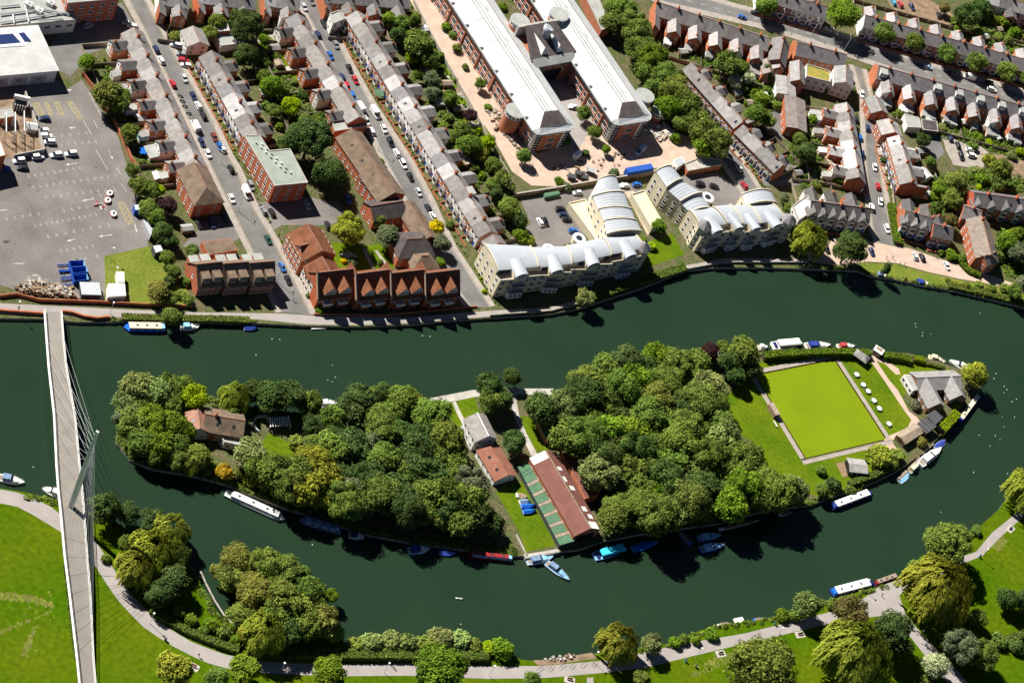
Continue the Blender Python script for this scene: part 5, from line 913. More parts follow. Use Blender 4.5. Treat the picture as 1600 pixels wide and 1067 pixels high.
# ================================================================ red roofed riverside block
gable('riverside_block', 'red tiled block with tall gables along the western street', 'apartment block', (480,351), (503,391), 11.5, 7.6, 13.5, 'brick', 'rooftile', rows=(1.6, 4.4, 7.0), nside=5, nend=3, ww=1.2, wh=1.5)
gable('riverside_block', 'lower red tiled section nearest the river of the western block', 'apartment block', (503,402), (519,430), 10.4, 6.8, 12.0, 'render', 'rooftile', rows=(1.6, 4.4), nside=4, nend=2, ww=1.2, wh=1.5, wtint=(1, .85, .75))
gable('gabled_bay', 'white fronted cross gable on the western street front', 'gable', (470,384), (485,380), 10.2, 7.8, 5.0, 'render', 'rooftile', rows=(1.6, 4.4, 7), nend=2, ww=1.0)
units = [((496,426),(552,420)), ((556,428),(609,421)), ((611,427),(663,421)), ((665,427),(718,421))]
for i, (a, b) in enumerate(units):
    o, rz, L = frame_from(a, b, 12.2); t = thing('gabled_riverside_house', f'red roofed riverside house with twin white gabled dormers, {NTH[i]} from the left', 'house', o, rz, 'twin gabled riverside houses')
    W, ze, zr = 12.0, 5.4, 12.2; wl, rf, rd = gable_mb(L-.15, W, ze, zr, 'brick', 'rooftile'); ob('wall', wl, t, color=(1.0, .8, .7)); r = ob('roof', rf, t); ob('ridge_tiles', rd, r); ob('party_wall', MB().solid([(-.28, -W/2-.2, ze+.3), (.1, -W/2-.2, ze+.3), (.1, 0, zr+.5), (-.28, 0, zr+.5)], 1.0, 'cream'), t)
    for f in (.3, .72):
        x = L*f; gw = 2.15; y0 = -W/2+.1; gz = 10.7; dz0 = 7.7
        mb = MB(); mb.loft([[(x-gw, y, dz0-.9), (x+gw, y, dz0-.9), (x+gw, y, dz0+.2), (x, y, gz), (x-gw, y, dz0+.2)] for y in (y0, -1.4)], 'white'); d = ob('dormer', mb, r); mb = MB()
        for s in (-1, 1): mb.solid([(x+s*(gw+.35), y0-.5, dz0), (x+s*(gw+.35), -1.6, dz0), (x, -.9, gz+.2), (x, y0-.5, gz+.2)], .16, 'rooftile')
        ob('dormer_roof', mb, r)
        for k in (-1, 0, 1): ob('window', win_mesh(.9, 1.1, 'white', 0), d, (x+k*1.15, y0-.01, dz0+.1), 0)
        ob('balcony', MB().box(x-1.7, x+1.7, -W/2-1.5, -W/2, 2.6, 2.75, 'white').box(x-1.7, x+1.7, -W/2-1.5, -W/2-1.44, 2.8, 3.7, 'white').box(x-1.7, x-1.64, -W/2-1.44, -W/2, 2.8, 3.7, 'white'), t)
        ob('bay', MB().box(x-1.8, x+1.8, -W/2-.8, -W/2-.01, -.1, 2.4, 'brick'), t)
    wins(t, (0, -W/2), (L, -W/2), (4.4,), 6, 1.2, 1.5); wins(t, (L, W/2), (0, W/2), (1.6, 4.6), 5, 1.1, 1.3)
    g = L*.06; mb = MB(); mb.loft([[(g-1.6, y, ze+.2), (g+3.4, y, ze+.2), (g+.9, y, 10.8)] for y in (2, W/2+.5)], 'rooftile'); ob('rear_gable', mb, r)
wall_line('garden_hedge_wall', 'low wall in front of the twin gabled riverside houses', 'wall', [(490,492),(600,494),(700,484),(745,480)], .8, .3, 'brick')
sheet('courtyard_lawn', [(508,400),(520,378),(560,385),(600,380),(625,415),(600,424),(540,420),(520,418)], .03, 'lawn2')
strip('courtyard_path', line([(566,390),(580,420)]), line([(572,389),(586,420)]), .05, 'pave'); strip('courtyard_path', line([(585,392),(604,418)]), line([(589,391),(609,417)]), .052, 'pave'); sheet('courtyard_patio', [(530,398),(545,392),(560,402),(545,405)], .054, 'concrete')
gable('hall', 'dark hipped hall with red brick end in the riverside courtyard', 'hall', (620,374), (676,372), 8.4, 5.0, 11.5, 'brickred', 'darktile', rows=(1.6, 3.8), nside=5, nend=2, hip0=4, hip1=4)
gable('hall_annexe', 'small pyramid roofed annexe beside the dark hall', 'hall', (643,401), (684,398), 7.0, 4.2, 9.0, 'brickred', 'browntile', rows=(1.6,), nside=3, hip0=4, hip1=4)
gable('long_hall', 'long brown roofed brick hall beside the middle street', 'hall', (549,203), (588,260), 8.4, 5.4, 11.0, 'brickred', 'browntile', rows=(1.8,), nside=6, nend=2, sky=2)
gable('gabled_hall', 'brown roofed hall with small roof gablets in mid street', 'hall', (587,260), (616,300), 9.4, 6.2, 12.0, 'brickred', 'browntile', rows=(1.8, 4.4), nside=4, nend=3)
gable('cross_hall', 'dark roofed cross range with bright brick end wall', 'hall', (580,322), (629,314), 7.6, 4.8, 9.0, 'brickred', 'darktile', rows=(1.7,), nside=4, nend=2)
gable('street_range', 'grey brown roofed range along the street by yellow tree', 'hall', (637,314), (672,369), 7.0, 4.6, 8.5, 'brickred', 'browntile', rows=(1.7,), nside=6, nend=2, tint=(1, 1, 1))
# ================================================================ western street buildings
t = flat('flat_roofed_block', 'flat grey roofed brick block of flats beside western street', 'apartment block', [(381,212),(406,212),(421,236),(453,233),(481,286),(429,291)], 9.0, 'brickred', 'greenroof', rows=(1.6, 4.4, 7.2), pitch=3.4, ww=1.5, wh=1.4, par=.3)
for i in range(14):
    f, g = (i % 7)/7, i//7; p = G(400+f*52+g*9, 224+f*52+2*g, 9.1)-t.location; ob('roof_cowl', MB().tube(p, p+V((0, 0, .7)), .35, .3, 'white' if i % 3 else 'metal', 8), t)
gable('brown_roofed_block', 'brick block with brown hipped roof beside western street', 'apartment block', (303,255), (330,309), 9.6, 6.6, 11.0, 'brickred', 'browntile', rows=(1.6, 4.4), nside=4, nend=2, hip1=4.5)
flat('garage_block', 'low brown flat roofed garage block behind the townhouses', 'garage', [(315,378),(361,373),(371,391),(326,399)], 3.0, 'brickred', 'browntile', par=0)
for i, (a, b) in enumerate((((308,413),(347,409)), ((350,412),(388,409)), ((391,411),(429,408)))):
    o, rz, L = frame_from(a, b, 10.4); t = thing('dormered_townhouse', f'brick townhouse with twin flat dormers facing the river, {NTH[i]} from the left', 'house', o, rz, 'dormered riverside townhouses'); W, ze, zr = 11, 5.0, 10.4
    wl, rf, rd = gable_mb(L-.2, W, ze, zr, 'brickred', 'browntile'); ob('wall', wl, t); r = ob('roof', rf, t); ob('ridge_tiles', rd, r)
    for f in (.27, .73):
        d = ob('dormer', MB().box(L*f-1.5, L*f+1.5, -W/2+.4, -.8, 5.8, 8.7, 'browntile', 'browntile'), r); ob('window', win_mesh(1.8, 1.3), d, (L*f, -W/2+.39, 7.4), 0); ob('rear_box', MB().box(L*f-1.6, L*f+1.6, W/2-1.2, W/2+2.4, -.1, 5.2, 'brickred').box(L*f-1.75, L*f+1.75, W/2-1.3, W/2+2.55, 5.2, 5.35, 'greyroof'), t)
    wins(t, (0, -W/2), (L, -W/2), (1.6, 4.2), 4, 1.3, 1.5); wins(t, (0, W/2), (0, -W/2), (4.2,), 1, 1.0, 1.3)
# ================================================================ car park side
t = gable('warehouse', 'big white roofed warehouse with solar panels at left edge', 'warehouse', (-110,84), (76,69), 8.2, 6.2, 21.5, 'render', 'whiteroof', hip1=9, ridge='metal', over=.5)
o, rz, L = frame_from((-110,84), (76,69), 8.2); W = 21.5; sl = 2.0/(W/2)
for q4, nx in (([(-14,54),(20,52),(32,69),(-4,72)], 7), ([(29,51),(38,50),(48,66),(38,68)], 2)):
    c4 = [V((*rot2(((G(*p_, 7.4)-o).x, (G(*p_, 7.4)-o).y), -rz), 0)) for p_ in q4]
    for i in range(nx):
        for j in range(3):
            qq = [c4[0].lerp(c4[1], (i+a)/nx).lerp(c4[3].lerp(c4[2], (i+a)/nx), (j+b)/3) for a, b in ((.03, .03), (.97, .03), (.97, .97), (.03, .97))]; ob('solar_panel', MB().solid([(p_.x, p_.y, 8.5-sl*abs(p_.y)) for p_ in qq], .08, 'solar'), t)
for i in range(5): x = L-3-i*7; ob('wall_panel', MB().box(x-6.2, x-.5, -W/2-.06, -W/2+.1, .4, 4.2, 'metalroof'), t); ob('boarded_window', MB().box(x-4.6, x-2.2, -W/2-.12, -W/2-.05, 1.9, 3.2, 'timber'), t)
t = flat('plant_building', 'flat grey roofed building with ducts behind the warehouse', 'building', [(-60,-40),(94,-40),(119,32),(-40,46)], 6.0, 'render', 'greyroof', rows=(3.6,), pitch=4, ww=2.2, wh=1.2)
rg = random.Random(5)
for a, b in (((0,37),(50,29)), ((50,29),(105,20)), ((0,24),(60,17)), ((55,14),(108,24)), ((60,33),(98,31)), ((38,6),(45,36)), ((0,12),(30,9)), ((20,24),(22,38))):
    p, q = [G(*x, 6.3)-t.location for x in (a, b)]; ob('duct', MB().tube(p+V((0, 0, .4)), q+V((0, 0, .4)), .3, .3, 'metal', 6), t)
for u, v in ((44,10),(60,20),(78,8)): p = G(u, v, 6)-t.location; ob('roof_plant', MB().box(p.x-1.3, p.x+1.3, p.y-1, p.y+1, 6.05, 7.6, 'white').tube(p+V((0, 0, 1.6)), p+V((0, 0, 1.9)), .7, .7, 'metal', 10), t)
flat('mill_block', 'three storey red brick block at the top edge', 'building', [(106,6),(186,-1),(168,-45),(92,-38)], 10.5, 'officebrick', 'greyroof', rows=(1.8, 5, 8.2), pitch=3.6, ww=1.5, wh=1.7)
flat('side_office', 'white roofed building end at the left edge of the car park', 'building', [(-70,205),(2,222),(9,243),(-70,262)], 8, 'brickred', 'whiteroof', par=0)
wall_line('substation_wall', 'concrete wall along the edge of the substation', 'wall', [(38,150),(46,172),(56,200),(68,240),(20,249)], 2.4, .35, 'concrete')
sheet('substation_pad', [(-60,150),(38,150),(68,240),(20,248),(-60,250)], .045, 'earth')
p = G(30, 168); t = thing('transformer', 'grey substation transformer with a white cylindrical tank', 'transformer', p, .4); ob('tank', MB().box(-2.2, 2.2, -1.6, 1.6, -.1, 3.6, 'darkgrey'), t); ob('conservator', MB().tube((-2.6, 0, 5), (2.8, 0, 5), .7, .7, 'white', 12), t)
for i in range(5): ob('radiator', MB().box(-2+i*.9, -1.6+i*.9, -2.4, -1.65, .3, 3.2, 'metal'), t)
for x in (-2, 2): ob('bracket', MB().box(x-.15, x+.15, -.15, .15, 3.6, 4.6, 'metal'), t)
for i, (u, v) in enumerate(((5,222), (19,222), (33,220))):
    p = G(u, v); t = thing('switch_gantry', f'white lattice switch gantry of the substation, {NTH[i]} from the left', 'gantry', p, .5, 'substation gantries')
    for y in (-.1, 7.5): ob('post', MB().tube((-.4, y, -.1), (0, y, 6), .16, .1, 'white', 5).tube((.5, y, -.1), (0, y, 6), .16, .1, 'white', 5), t); 
    ob('beam', MB().tube((0, -1, 6), (0, 8.5, 6), .16, .16, 'white', 5), t)
    for y in (1, 3.5, 6): ob('insulator', MB().tube((0, y, 6), (0, y, 4.4), .12, .2, 'metal', 6), t)
flat('control_room', 'small brick control room inside the substation', 'building', [(0,170),(18,168),(22,182),(0,186)], 3.4, 'brickred', 'greyroof', par=.2)
p = G(40, 203); t = thing('relay_kiosk', 'small pale gabled kiosk by the substation wall', 'kiosk', p, .5); wl, rf, rd = gable_mb(3.6, 3.0, 2.2, 3.0, 'metal', 'whiteroof', .2, ridge=None); ob('wall', wl, t); ob('roof', rf, t)
# ================================================================ upper right buildings
row('in the short corner row', 'short corner row', (1324,86), (1246,66), 4, d=9, ze=6, zr=9.2, end='the side street', greys=[(.8, .78, .8)], wing=None)
gable('corner_house', 'slate roofed house between the main road rows', 'house', (1225,58), (1218,92), 8.8, 6, 7.5, 'brickred', 'slate', rows=(1.6, 4.4), nside=3, nend=2, tint=(.85, .83, .83), chim=(.1,))
gable('rear_wing_house', 'pale roofed rear gable beside the white building', 'house', (1215,85), (1219,104), 7, 5, 5, 'brickred', 'slate', rows=(1.6, 3.9), nside=2, nend=1, tint=(1.4, 1.4, 1.4))
gable('rear_wing_house', 'small tan roofed rear gable left of white building', 'house', (1199,92), (1204,112), 6.6, 4.8, 5, 'brickred', 'slate', rows=(1.6, 3.9), nside=2, nend=1, tint=(1.15, 1.05, .95))
dm('sedum', (.34, .24, .05), .95, .3, .5, col2=(.20, .22, .05), fine=2.0)
flat('sedum_building', 'white building with rusty yellow planted flat roof', 'building', [(1260,101),(1297,112),(1296,129),(1260,120)], 6.4, 'render', 'sedum', rows=(1.6, 4.4), pitch=3.2)
gable('brick_gable_house', 'brick house with pale roof left of the planted roof', 'house', (1249,95), (1250,124), 8.2, 6, 6, 'brickred', 'slate', rows=(1.6, 4.4), nside=3, nend=2, tint=(1.3, 1.3, 1.3))
gable('white_gable_house', 'white rendered gabled house at the side street corner', 'house', (1322,103), (1322,128), 9.2, 7, 8, 'render', 'slate', rows=(1.6, 4.4), nside=3, nend=3, tint=(1.25, 1.25, 1.25))
gable('workshop', 'long low brown roofed workshop behind the side street', 'workshop', (1243,152), (1246,200), 6.0, 5.2, 8.5, 'brickred', 'slate', rows=(1.6,), nside=4, nend=2, tint=(.95, .85, .8), ridge=None)
gable('workshop', 'pale roofed workshop with white doors above brown workshop', 'workshop', (1228,120), (1230,147), 5.4, 4.6, 8, 'render', 'slate', rows=(1.6,), nside=3, nend=1, tint=(1.4, 1.4, 1.4), ridge=None)
gable('brown_corner_house', 'brown roofed villa with orange ridge above the promenade', 'house', (1534,338), (1549,397), 9.4, 6.0, 10, 'brickred', 'slate', rows=(1.6, 4.2), nside=5, nend=2, tint=(1.0, .85, .72), ridge='rooftile', chim=(.1,))
gable('villa_gable', 'front cross gable with red balcony of the brown villa', 'house', (1539,400), (1556,394), 8.6, 6.2, 6, 'brickred', 'slate', rows=(1.6, 4.2), nend=2, nside=2, tint=(1.1, .95, .85), ridge='rooftile')
gable('villa_wing', 'grey roofed rear wing of the brown villa', 'house', (1508,322), (1534,330), 8.6, 5.8, 8, 'brickred', 'slate', rows=(1.6, 4.2), nside=3, nend=2, tint=(1.0, .98, .98), chim=(.5,))
gable('garden_house', 'low pale roofed building in the garden behind the right promenade row', 'outbuilding', (1441,262), (1452,275), 4.6, 3.2, 6, 'render', 'whiteroof', rows=(1.5,), nside=2, nend=2, ridge=None)
flat('conservatory_block', 'white walled flat roofed house beside the cream flats', 'house', [(1238,322),(1262,305),(1270,330),(1248,345)], 5.5, 'render', 'whiteroof', rows=(1.5, 4.0), pitch=3)
gable('office_house', 'grey roofed small house at the top of western terrace', 'house', (302,42), (312,65), 7.0, 4.8, 8.5, 'render', 'slate', rows=(1.5, 3.6), nside=3, nend=2, tint=(1.35, 1.3, 1.25))
flat('garage_block', 'flat roofed white edged garage block with roof lights', 'garage', [(335,53),(370,50),(382,68),(345,73)], 3.2, 'render', 'greyroof')
flat('garage_block', 'small pale flat roofed block above garage roof lights', 'garage', [(333,40),(355,38),(359,49),(337,51)], 4.5, 'brickred', 'whiteroof')
flat('side_garage', 'grey flat roofed garage beside the brown roofed hall', 'garage', [(518,190),(572,182),(573,198),(523,206)], 4.2, 'brickred', 'greyroof')
flat('corner_shed', 'white walled house end at the top of long terrace', 'house', [(515,22),(530,17),(540,30),(520,38)], 5.6, 'render', 'greyroof', rows=(1.6, 4.2), pitch=3)
gable('end_gable_house', 'stepped red brick gable at the river end of long terrace', 'house', (771,367), (779,378), 8.0, 5.6, 8.4, 'brickred', 'slate', rows=(1.6, 4.2), nside=2, nend=2, tint=(.95, .93, .93))

gable('stepped_house', 'pale roofed brick house at the head of the east side street row', 'house', (1390,186), (1398,206), 7.6, 5.4, 9.5, 'brickred', 'slate', rows=(1.6, 4.2), nside=3, nend=3, tint=(1.6, 1.55, 1.5), chim=(.3,))
flat('yard_garage', 'grey flat roofed garage behind the east side street row', 'garage', [(1413,178),(1436,184),(1440,200),(1418,199)], 3.4, 'render', 'greyroof', par=.15)
flat('yard_garage', 'dark flat roofed store beside the grey garage', 'garage', [(1439,186),(1464,190),(1466,206),(1442,203)], 3.2, 'darkgrey', 'darktile', par=.15)
gable('brick_stub_house', 'low brick house with slate roof below the dormered row corner', 'house', (1368,150), (1378,172), 6.4, 4.4, 8, 'brickred', 'slate', rows=(1.6, 3.6), nside=2, nend=2, tint=(1.1, 1.1, 1.1))
sheet('parking_yard', [(1440,208),(1466,210),(1476,240),(1462,252),(1448,236)], .026, 'asphalt')
sheet('muddy_bank', [(832,1031),(860,1030),(925,1019),(932,1028),(880,1036),(842,1040)], .02, 'earth')
# ================================================================ cars
CK = {}
def car_kit(kind):
    if kind in CK: return CK[kind]
    L, W, H, hood, tail = dict(car=(4.1, 1.76, 1.46, .95, .35), suv=(4.5, 1.86, 1.72, 1.0, .2), van=(5.6, 2.05, 2.45, .75, .02), estate=(4.6, 1.8, 1.48, 1.05, .15))[kind]
    zb = .92 if kind != 'van' else 1.15
    def ring(x, w, z1, z0=.22): w = w/2; return [(x, -w*.92, z0), (x, -w, z0+.22), (x, -w, z1-.18), (x, -w*.86, z1), (x, w*.86, z1), (x, w, z1-.18), (x, w, z0+.22), (x, w*.92, z0)]
    b = MB(); b.loft([ring(x*L, W*w, z*zb+.02) for x, w, z in ((-.5, .82, .80), (-.47, .95, .93), (-.35, 1, 1), (0, 1, 1), (.22, 1, .98), (.40, .97, .86), (.475, .9, .76), (.5, .74, .62))], 'tintpaint')
    # roof panel of the cabin
    xr0, xr1 = -L/2+tail+.25, L/2-hood-.75; w1 = W*.39
    b.loft([[(x, -w1*s, H-.06), (x, -w1*s*.9, H), (x, w1*s*.9, H), (x, w1*s, H-.06)] for x, s in ((xr0, .92), (xr0+.4, 1), (xr1-.3, 1), (xr1, .92))], 'tintpaint')
    if kind == 'van': b.loft([ring(x, W*.97, H-.02, .9) for x in (-L/2+.05, L/2-1.9)], 'tintpaint')
    g = MB(); wb = W*.46; x0, x1 = -L/2+tail, L/2-hood
    g.loft([[(a, -wb, zb-.02), (a, wb, zb-.02), (c, w1, H-.04), (c, -w1, H-.04)] for a, c in ((x0, xr0), ((x0*2+x1)/3, (xr0*2+xr1)/3), (x1, xr1))], 'glass')
    wh = MB().tube((0, -.11, 0), (0, .11, 0), .32, .32, 'rubber', 10).tube((0, -.125, 0), (0, .125, 0), .19, .19, 'metal', 8).mesh('wheel')
    lt = MB().box(-.04, .04, -.2, .2, -.08, .08, 'white').mesh('headlight'); tl = MB().box(-.04, .04, -.13, .13, -.12, .12, 'redridge').mesh('tail_light')
    K = [('body', b.mesh('car_body', False), (0, 0, 0), 1), ('windows', g.mesh('car_windows'), (0, 0, 0), 0)]
    for sx in (-.31, .31):
        for sy in (-1, 1): K.append(('wheel', wh, (sx*L, sy*(W/2-.1), .32), 0))
    for sy in (-1, 1): K.append(('headlight', lt, (L/2-.05, sy*W*.3, .55), 0)); K.append(('tail_light', tl, (-L/2+.02, sy*W*.36, .65), 0))
    CK[kind] = K; return K
PC = dict(white=(.82, .82, .80), silver=(.50, .52, .54), grey=(.22, .23, .24), black=(.018, .018, .02), navy=(.02, .035, .10), blue=(.02, .13, .45), red=(.45, .02, .03), maroon=(.20, .04, .03), green=(.02, .08, .06), cyan=(.05, .35, .5), paleblue=(.35, .48, .62))
def nearest_dir(st, p):
    A, B = SL[st]; i = min(range(len(A)-1), key=lambda i: (A[i].lerp(B[i], .5)-p).length); return (A[i+1]-A[i]).normalized()
def cars(place, group, items, st=None):
    items = sorted(items, key=lambda i: (i[2], i[3])+(i[1],)); tot = {}; cnt = {}
    for it in items: tot[it[2], it[3]] = tot.get((it[2], it[3]), 0)+1
    for it in items:
        u, v, c, kind = it[:4]; k = (c, kind); cnt[k] = cnt.get(k, 0)+1; p = G(u, v, .7); p.z = .04
        d = nearest_dir(st, p) if len(it) < 5 else (G(u+it[4], v+it[5])-G(u, v)).normalized()
        nm = {'suv': 'large car', 'estate': 'estate car'}.get(kind, kind); cn = {'navy': 'navy blue', 'paleblue': 'pale blue'}.get(c, c)
        lab = f'{cn} {nm} {place}' if tot[k] == 1 else f'{NTH[cnt[k]-1]} {cn} {nm} from the top {place}'
        t = thing('parked_van' if kind == 'van' else 'parked_car', lab, 'van' if kind == 'van' else 'car', p, math.atan2(d.y, d.x)+(math.pi if random.random() > .5 else 0), group)
        for n_, me, loc, role in car_kit(kind): ob(n_, me, t, loc, 0, color=PC[c] if role else None)
cars('on the western street', 'cars on the western street', [(244,77,'navy','car'),(252,94,'white','car'),(270,131,'red','car'),(288,122,'silver','car'),(302,150,'navy','car'),(310,165,'white','car'),(318,181,'black','car'),(305,197,'white','van'),(315,222,'navy','car'),(325,240,'white','car'),(335,214,'maroon','car'),(344,229,'blue','car'),(361,264,'black','car'),(362,310,'white','car'),(385,302,'white','van'),(412,329,'grey','car'),(419,374,'green','car'),(441,417,'blue','car'),(450,437,'black','car'),(348,232,'silver','car')], 'A')
cars('on the forecourt beside the western street', 'cars on the forecourt', [(275,71,'silver','suv',10,2),(284,85,'grey','car',10,2),(287,94,'red','car',10,2),(291,102,'white','car',10,2),(392,290,'grey','suv',4,8),(425,332,'black','car',5,10),(480,320,'paleblue','car',4,9),(544,311,'blue','car',3,8),(512,352,'black','car',3,9),(311,350,'black','car',4,9),(331,349,'navy','car',4,9),(352,342,'black','suv',4,9)])
cars('on the middle street', 'cars on the middle street', [(475,11,'silver','car'),(487,2,'grey','car'),(506,37,'black','car'),(497,54,'navy','car'),(516,87,'blue','car'),(546,107,'black','car'),(534,121,'navy','suv'),(555,125,'red','car'),(542,136,'red','suv'),(551,151,'blue','suv'),(562,167,'white','van'),(586,177,'white','van'),(572,189,'silver','suv'),(581,205,'white','car'),(600,201,'white','car'),(610,222,'black','suv'),(620,239,'white','car'),(630,256,'white','suv'),(641,276,'black','car'),(669,325,'black','car'),(676,337,'white','car'),(584,242,'blue','car'),(525,70,'grey','car'),(654,300,'silver','car')], 'B')
cars('on the sloping side street', 'cars on the side street', [(1347,147,'white','car'),(1338,187,'black','car'),(1356,200,'navy','car'),(1344,215,'blue','car'),(1347,243,'navy','suv'),(1367,261,'white','car'),(1372,291,'red','car'),(1362,324,'white','suv'),(1376,315,'white','car'),(1386,357,'white','estate')], 'C')
cars('on the promenade', 'cars on the promenade', [(1362,393,'navy','car',4,9),(1430,400,'silver','car',3,9),(1441,402,'black','car',4,9),(1479,415,'white','car',5,8),(1292,389,'black','car',4,8)])
cars('on the main road', 'cars on the main road', [(1514,121,'white','van'),(1487,115,'black','car'),(1450,105,'paleblue','car'),(1250,33,'white','car'),(1297,46,'white','estate'),(1160,27,'blue','car'),(1545,130,'black','suv'),(1180,20,'black','car'),(1550,140,'white','suv')], 'E')
cars('in the back lot at the top right', 'cars in the top right lot', [(1396,4,'cyan','car',5,9),(1407,7,'red','car',5,9),(1425,11,'navy','car',5,9),(1467,24,'black','car',2,10),(1375,196,'white','car',8,-3)])
cars('in the concrete lot behind the dormered row', 'cars in the concrete lot', [(1485,216,'navy','car',3,9),(1497,227,'black','car',3,9),(1502,244,'black','suv',3,9),(1516,234,'white','car',10,1),(1519,243,'white','suv',10,1),(1197,150,'white','car',4,9)])
cars('beside the short row below the tree belt', 'cars by the short row', [(1155,262,'silver','car'),(1163,290,'red','car'),(1140,244,'grey','car')], 'D')
cars('in the left flats car park', 'cars in the left flats car park', [(844,347,'white','car',5,9),(852,346,'black','car',5,9),(876,327,'black','suv',10,0),(881,335,'navy','car',10,0),(886,342,'black','car',10,0),(896,360,'blue','car',10,-1),(902,301,'silver','car',10,-1),(975,290,'white','car',9,0),(995,288,'blue','car',10,-1)])
cars('in the right flats car park', 'cars in the right flats car park', [(1094,287,'black','suv',10,0),(1116,291,'black','car',8,2)])
cars('beside the substation in the big car park', 'cars in the big car park', [(69,185,'navy','car',10,0),(68,204,'white','car',10,0),(72,212,'white','estate',10,0),(77,222,'white','suv',10,0),(59,245,'white','suv',10,-1),(88,242,'white','suv',10,-1),(30,251,'white','suv',10,-1),(111,240,'white','suv',10,-1),(35,262,'black','car',10,0),(8,263,'blue','car',8,2)])
cars('in the shade behind the warehouse', 'cars behind the warehouse', [(200,36,'silver','car',9,2),(207,41,'white','car',9,2),(138,40,'paleblue','car',8,-3)])
cars('in the office yard', 'cars in the office yard', [(1000,236,'paleblue','van',6,-5),(902,243,'white','van',6,-6),(895,167,'silver','car',6,0)])
# lorry trailer
p = G(997, 268, 2); p.z = .05; d = G(1022, 262)-G(972, 271); t = thing('lorry_trailer', 'long blue lorry trailer parked along the yard wall', 'trailer', p, math.atan2(d.y, d.x)); ob('box', MB().box(-6, 6, -1.25, 1.25, 1.1, 3.8, 'bluepaint'), t); ob('roof', MB().box(-6, 6, -1.25, 1.25, 3.8, 3.88, 'bluepaint'), t); ob('chassis', MB().box(-5.8, 5.8, -.8, .8, .75, 1.1, 'black'), t)
for x in (-4.8, -3.6, 4.4):
    for y in (-1, 1): ob('wheel', MB().tube((x, y*1.15, .5), (x, y*.75, .5), .5, .5, 'rubber', 12), t)
# motorcycles
mbk = MB().tube((-.7, -.06, .32), (-.7, .06, .32), .32, .32, 'rubber', 10).tube((.7, -.06, .32), (.7, .06, .32), .32, .32, 'rubber', 10).box(-.6, .5, -.14, .14, .4, .75, 'black').box(-.7, .0, -.15, .15, .75, .88, 'darkgrey').tube((.7, 0, .32), (.45, 0, 1.05), .05, .05, 'metal', 5).tube((.45, -.35, 1.05), (.45, .35, 1.05), .03, .03, 'metal', 5).mesh('motorcycle')
for i, (u, v) in enumerate(((282,150),(285,158),(289,166),(295,177))):
    p = G(u, v, .4); p.z = .05; tag(ob('motorcycle', mbk, None, p, .3+i*.1), f'black motorcycle parked on the western street, {NTH[i]} from the far end', 'motorcycle', 'motorcycles on the western street')
# ================================================================ boats
WZ = -1.1
dm('bluecover', (.03, .06, .30), .7, .1, .8); dm('cyan', (.05, .55, .80), .5, .08, .8); dm('boatblue', (.02, .14, .58), .4, .08, .6); dm('paleblue', (.26, .52, .80), .5, .06, .6); dm('navyhull', (.02, .03, .12), .35, .1, .6); dm('redboat', (.30, .03, .03), .5, .1, .6); dm('boatred', (.45, .06, .07), .6, .1, .6); dm('boatcream', (.70, .62, .45), .5, .06, .6); dm('slateblue', (.22, .32, .50), .6, .2, 1.5)
def hull_rings(L, B, free, bow, stern=.85, n=9, z0=-.25):
    R_ = []
    for i in range(n):
        f = i/(n-1); x = -L/2+L*f; w_ = B/2*(stern+(1-stern)*min(1, f/.3)) if f < .5 else B/2*(1-max(0, (f-bow)/(1-bow))**1.9*.96) if f > bow else B/2
        sh = free*(1+.25*max(0, f-.5)); R_.append([(x, -w_, sh), (x, -w_*.92, .0), (x, -w_*.55, z0), (x, w_*.55, z0), (x, w_*.92, 0), (x, w_, sh)])
    return R_
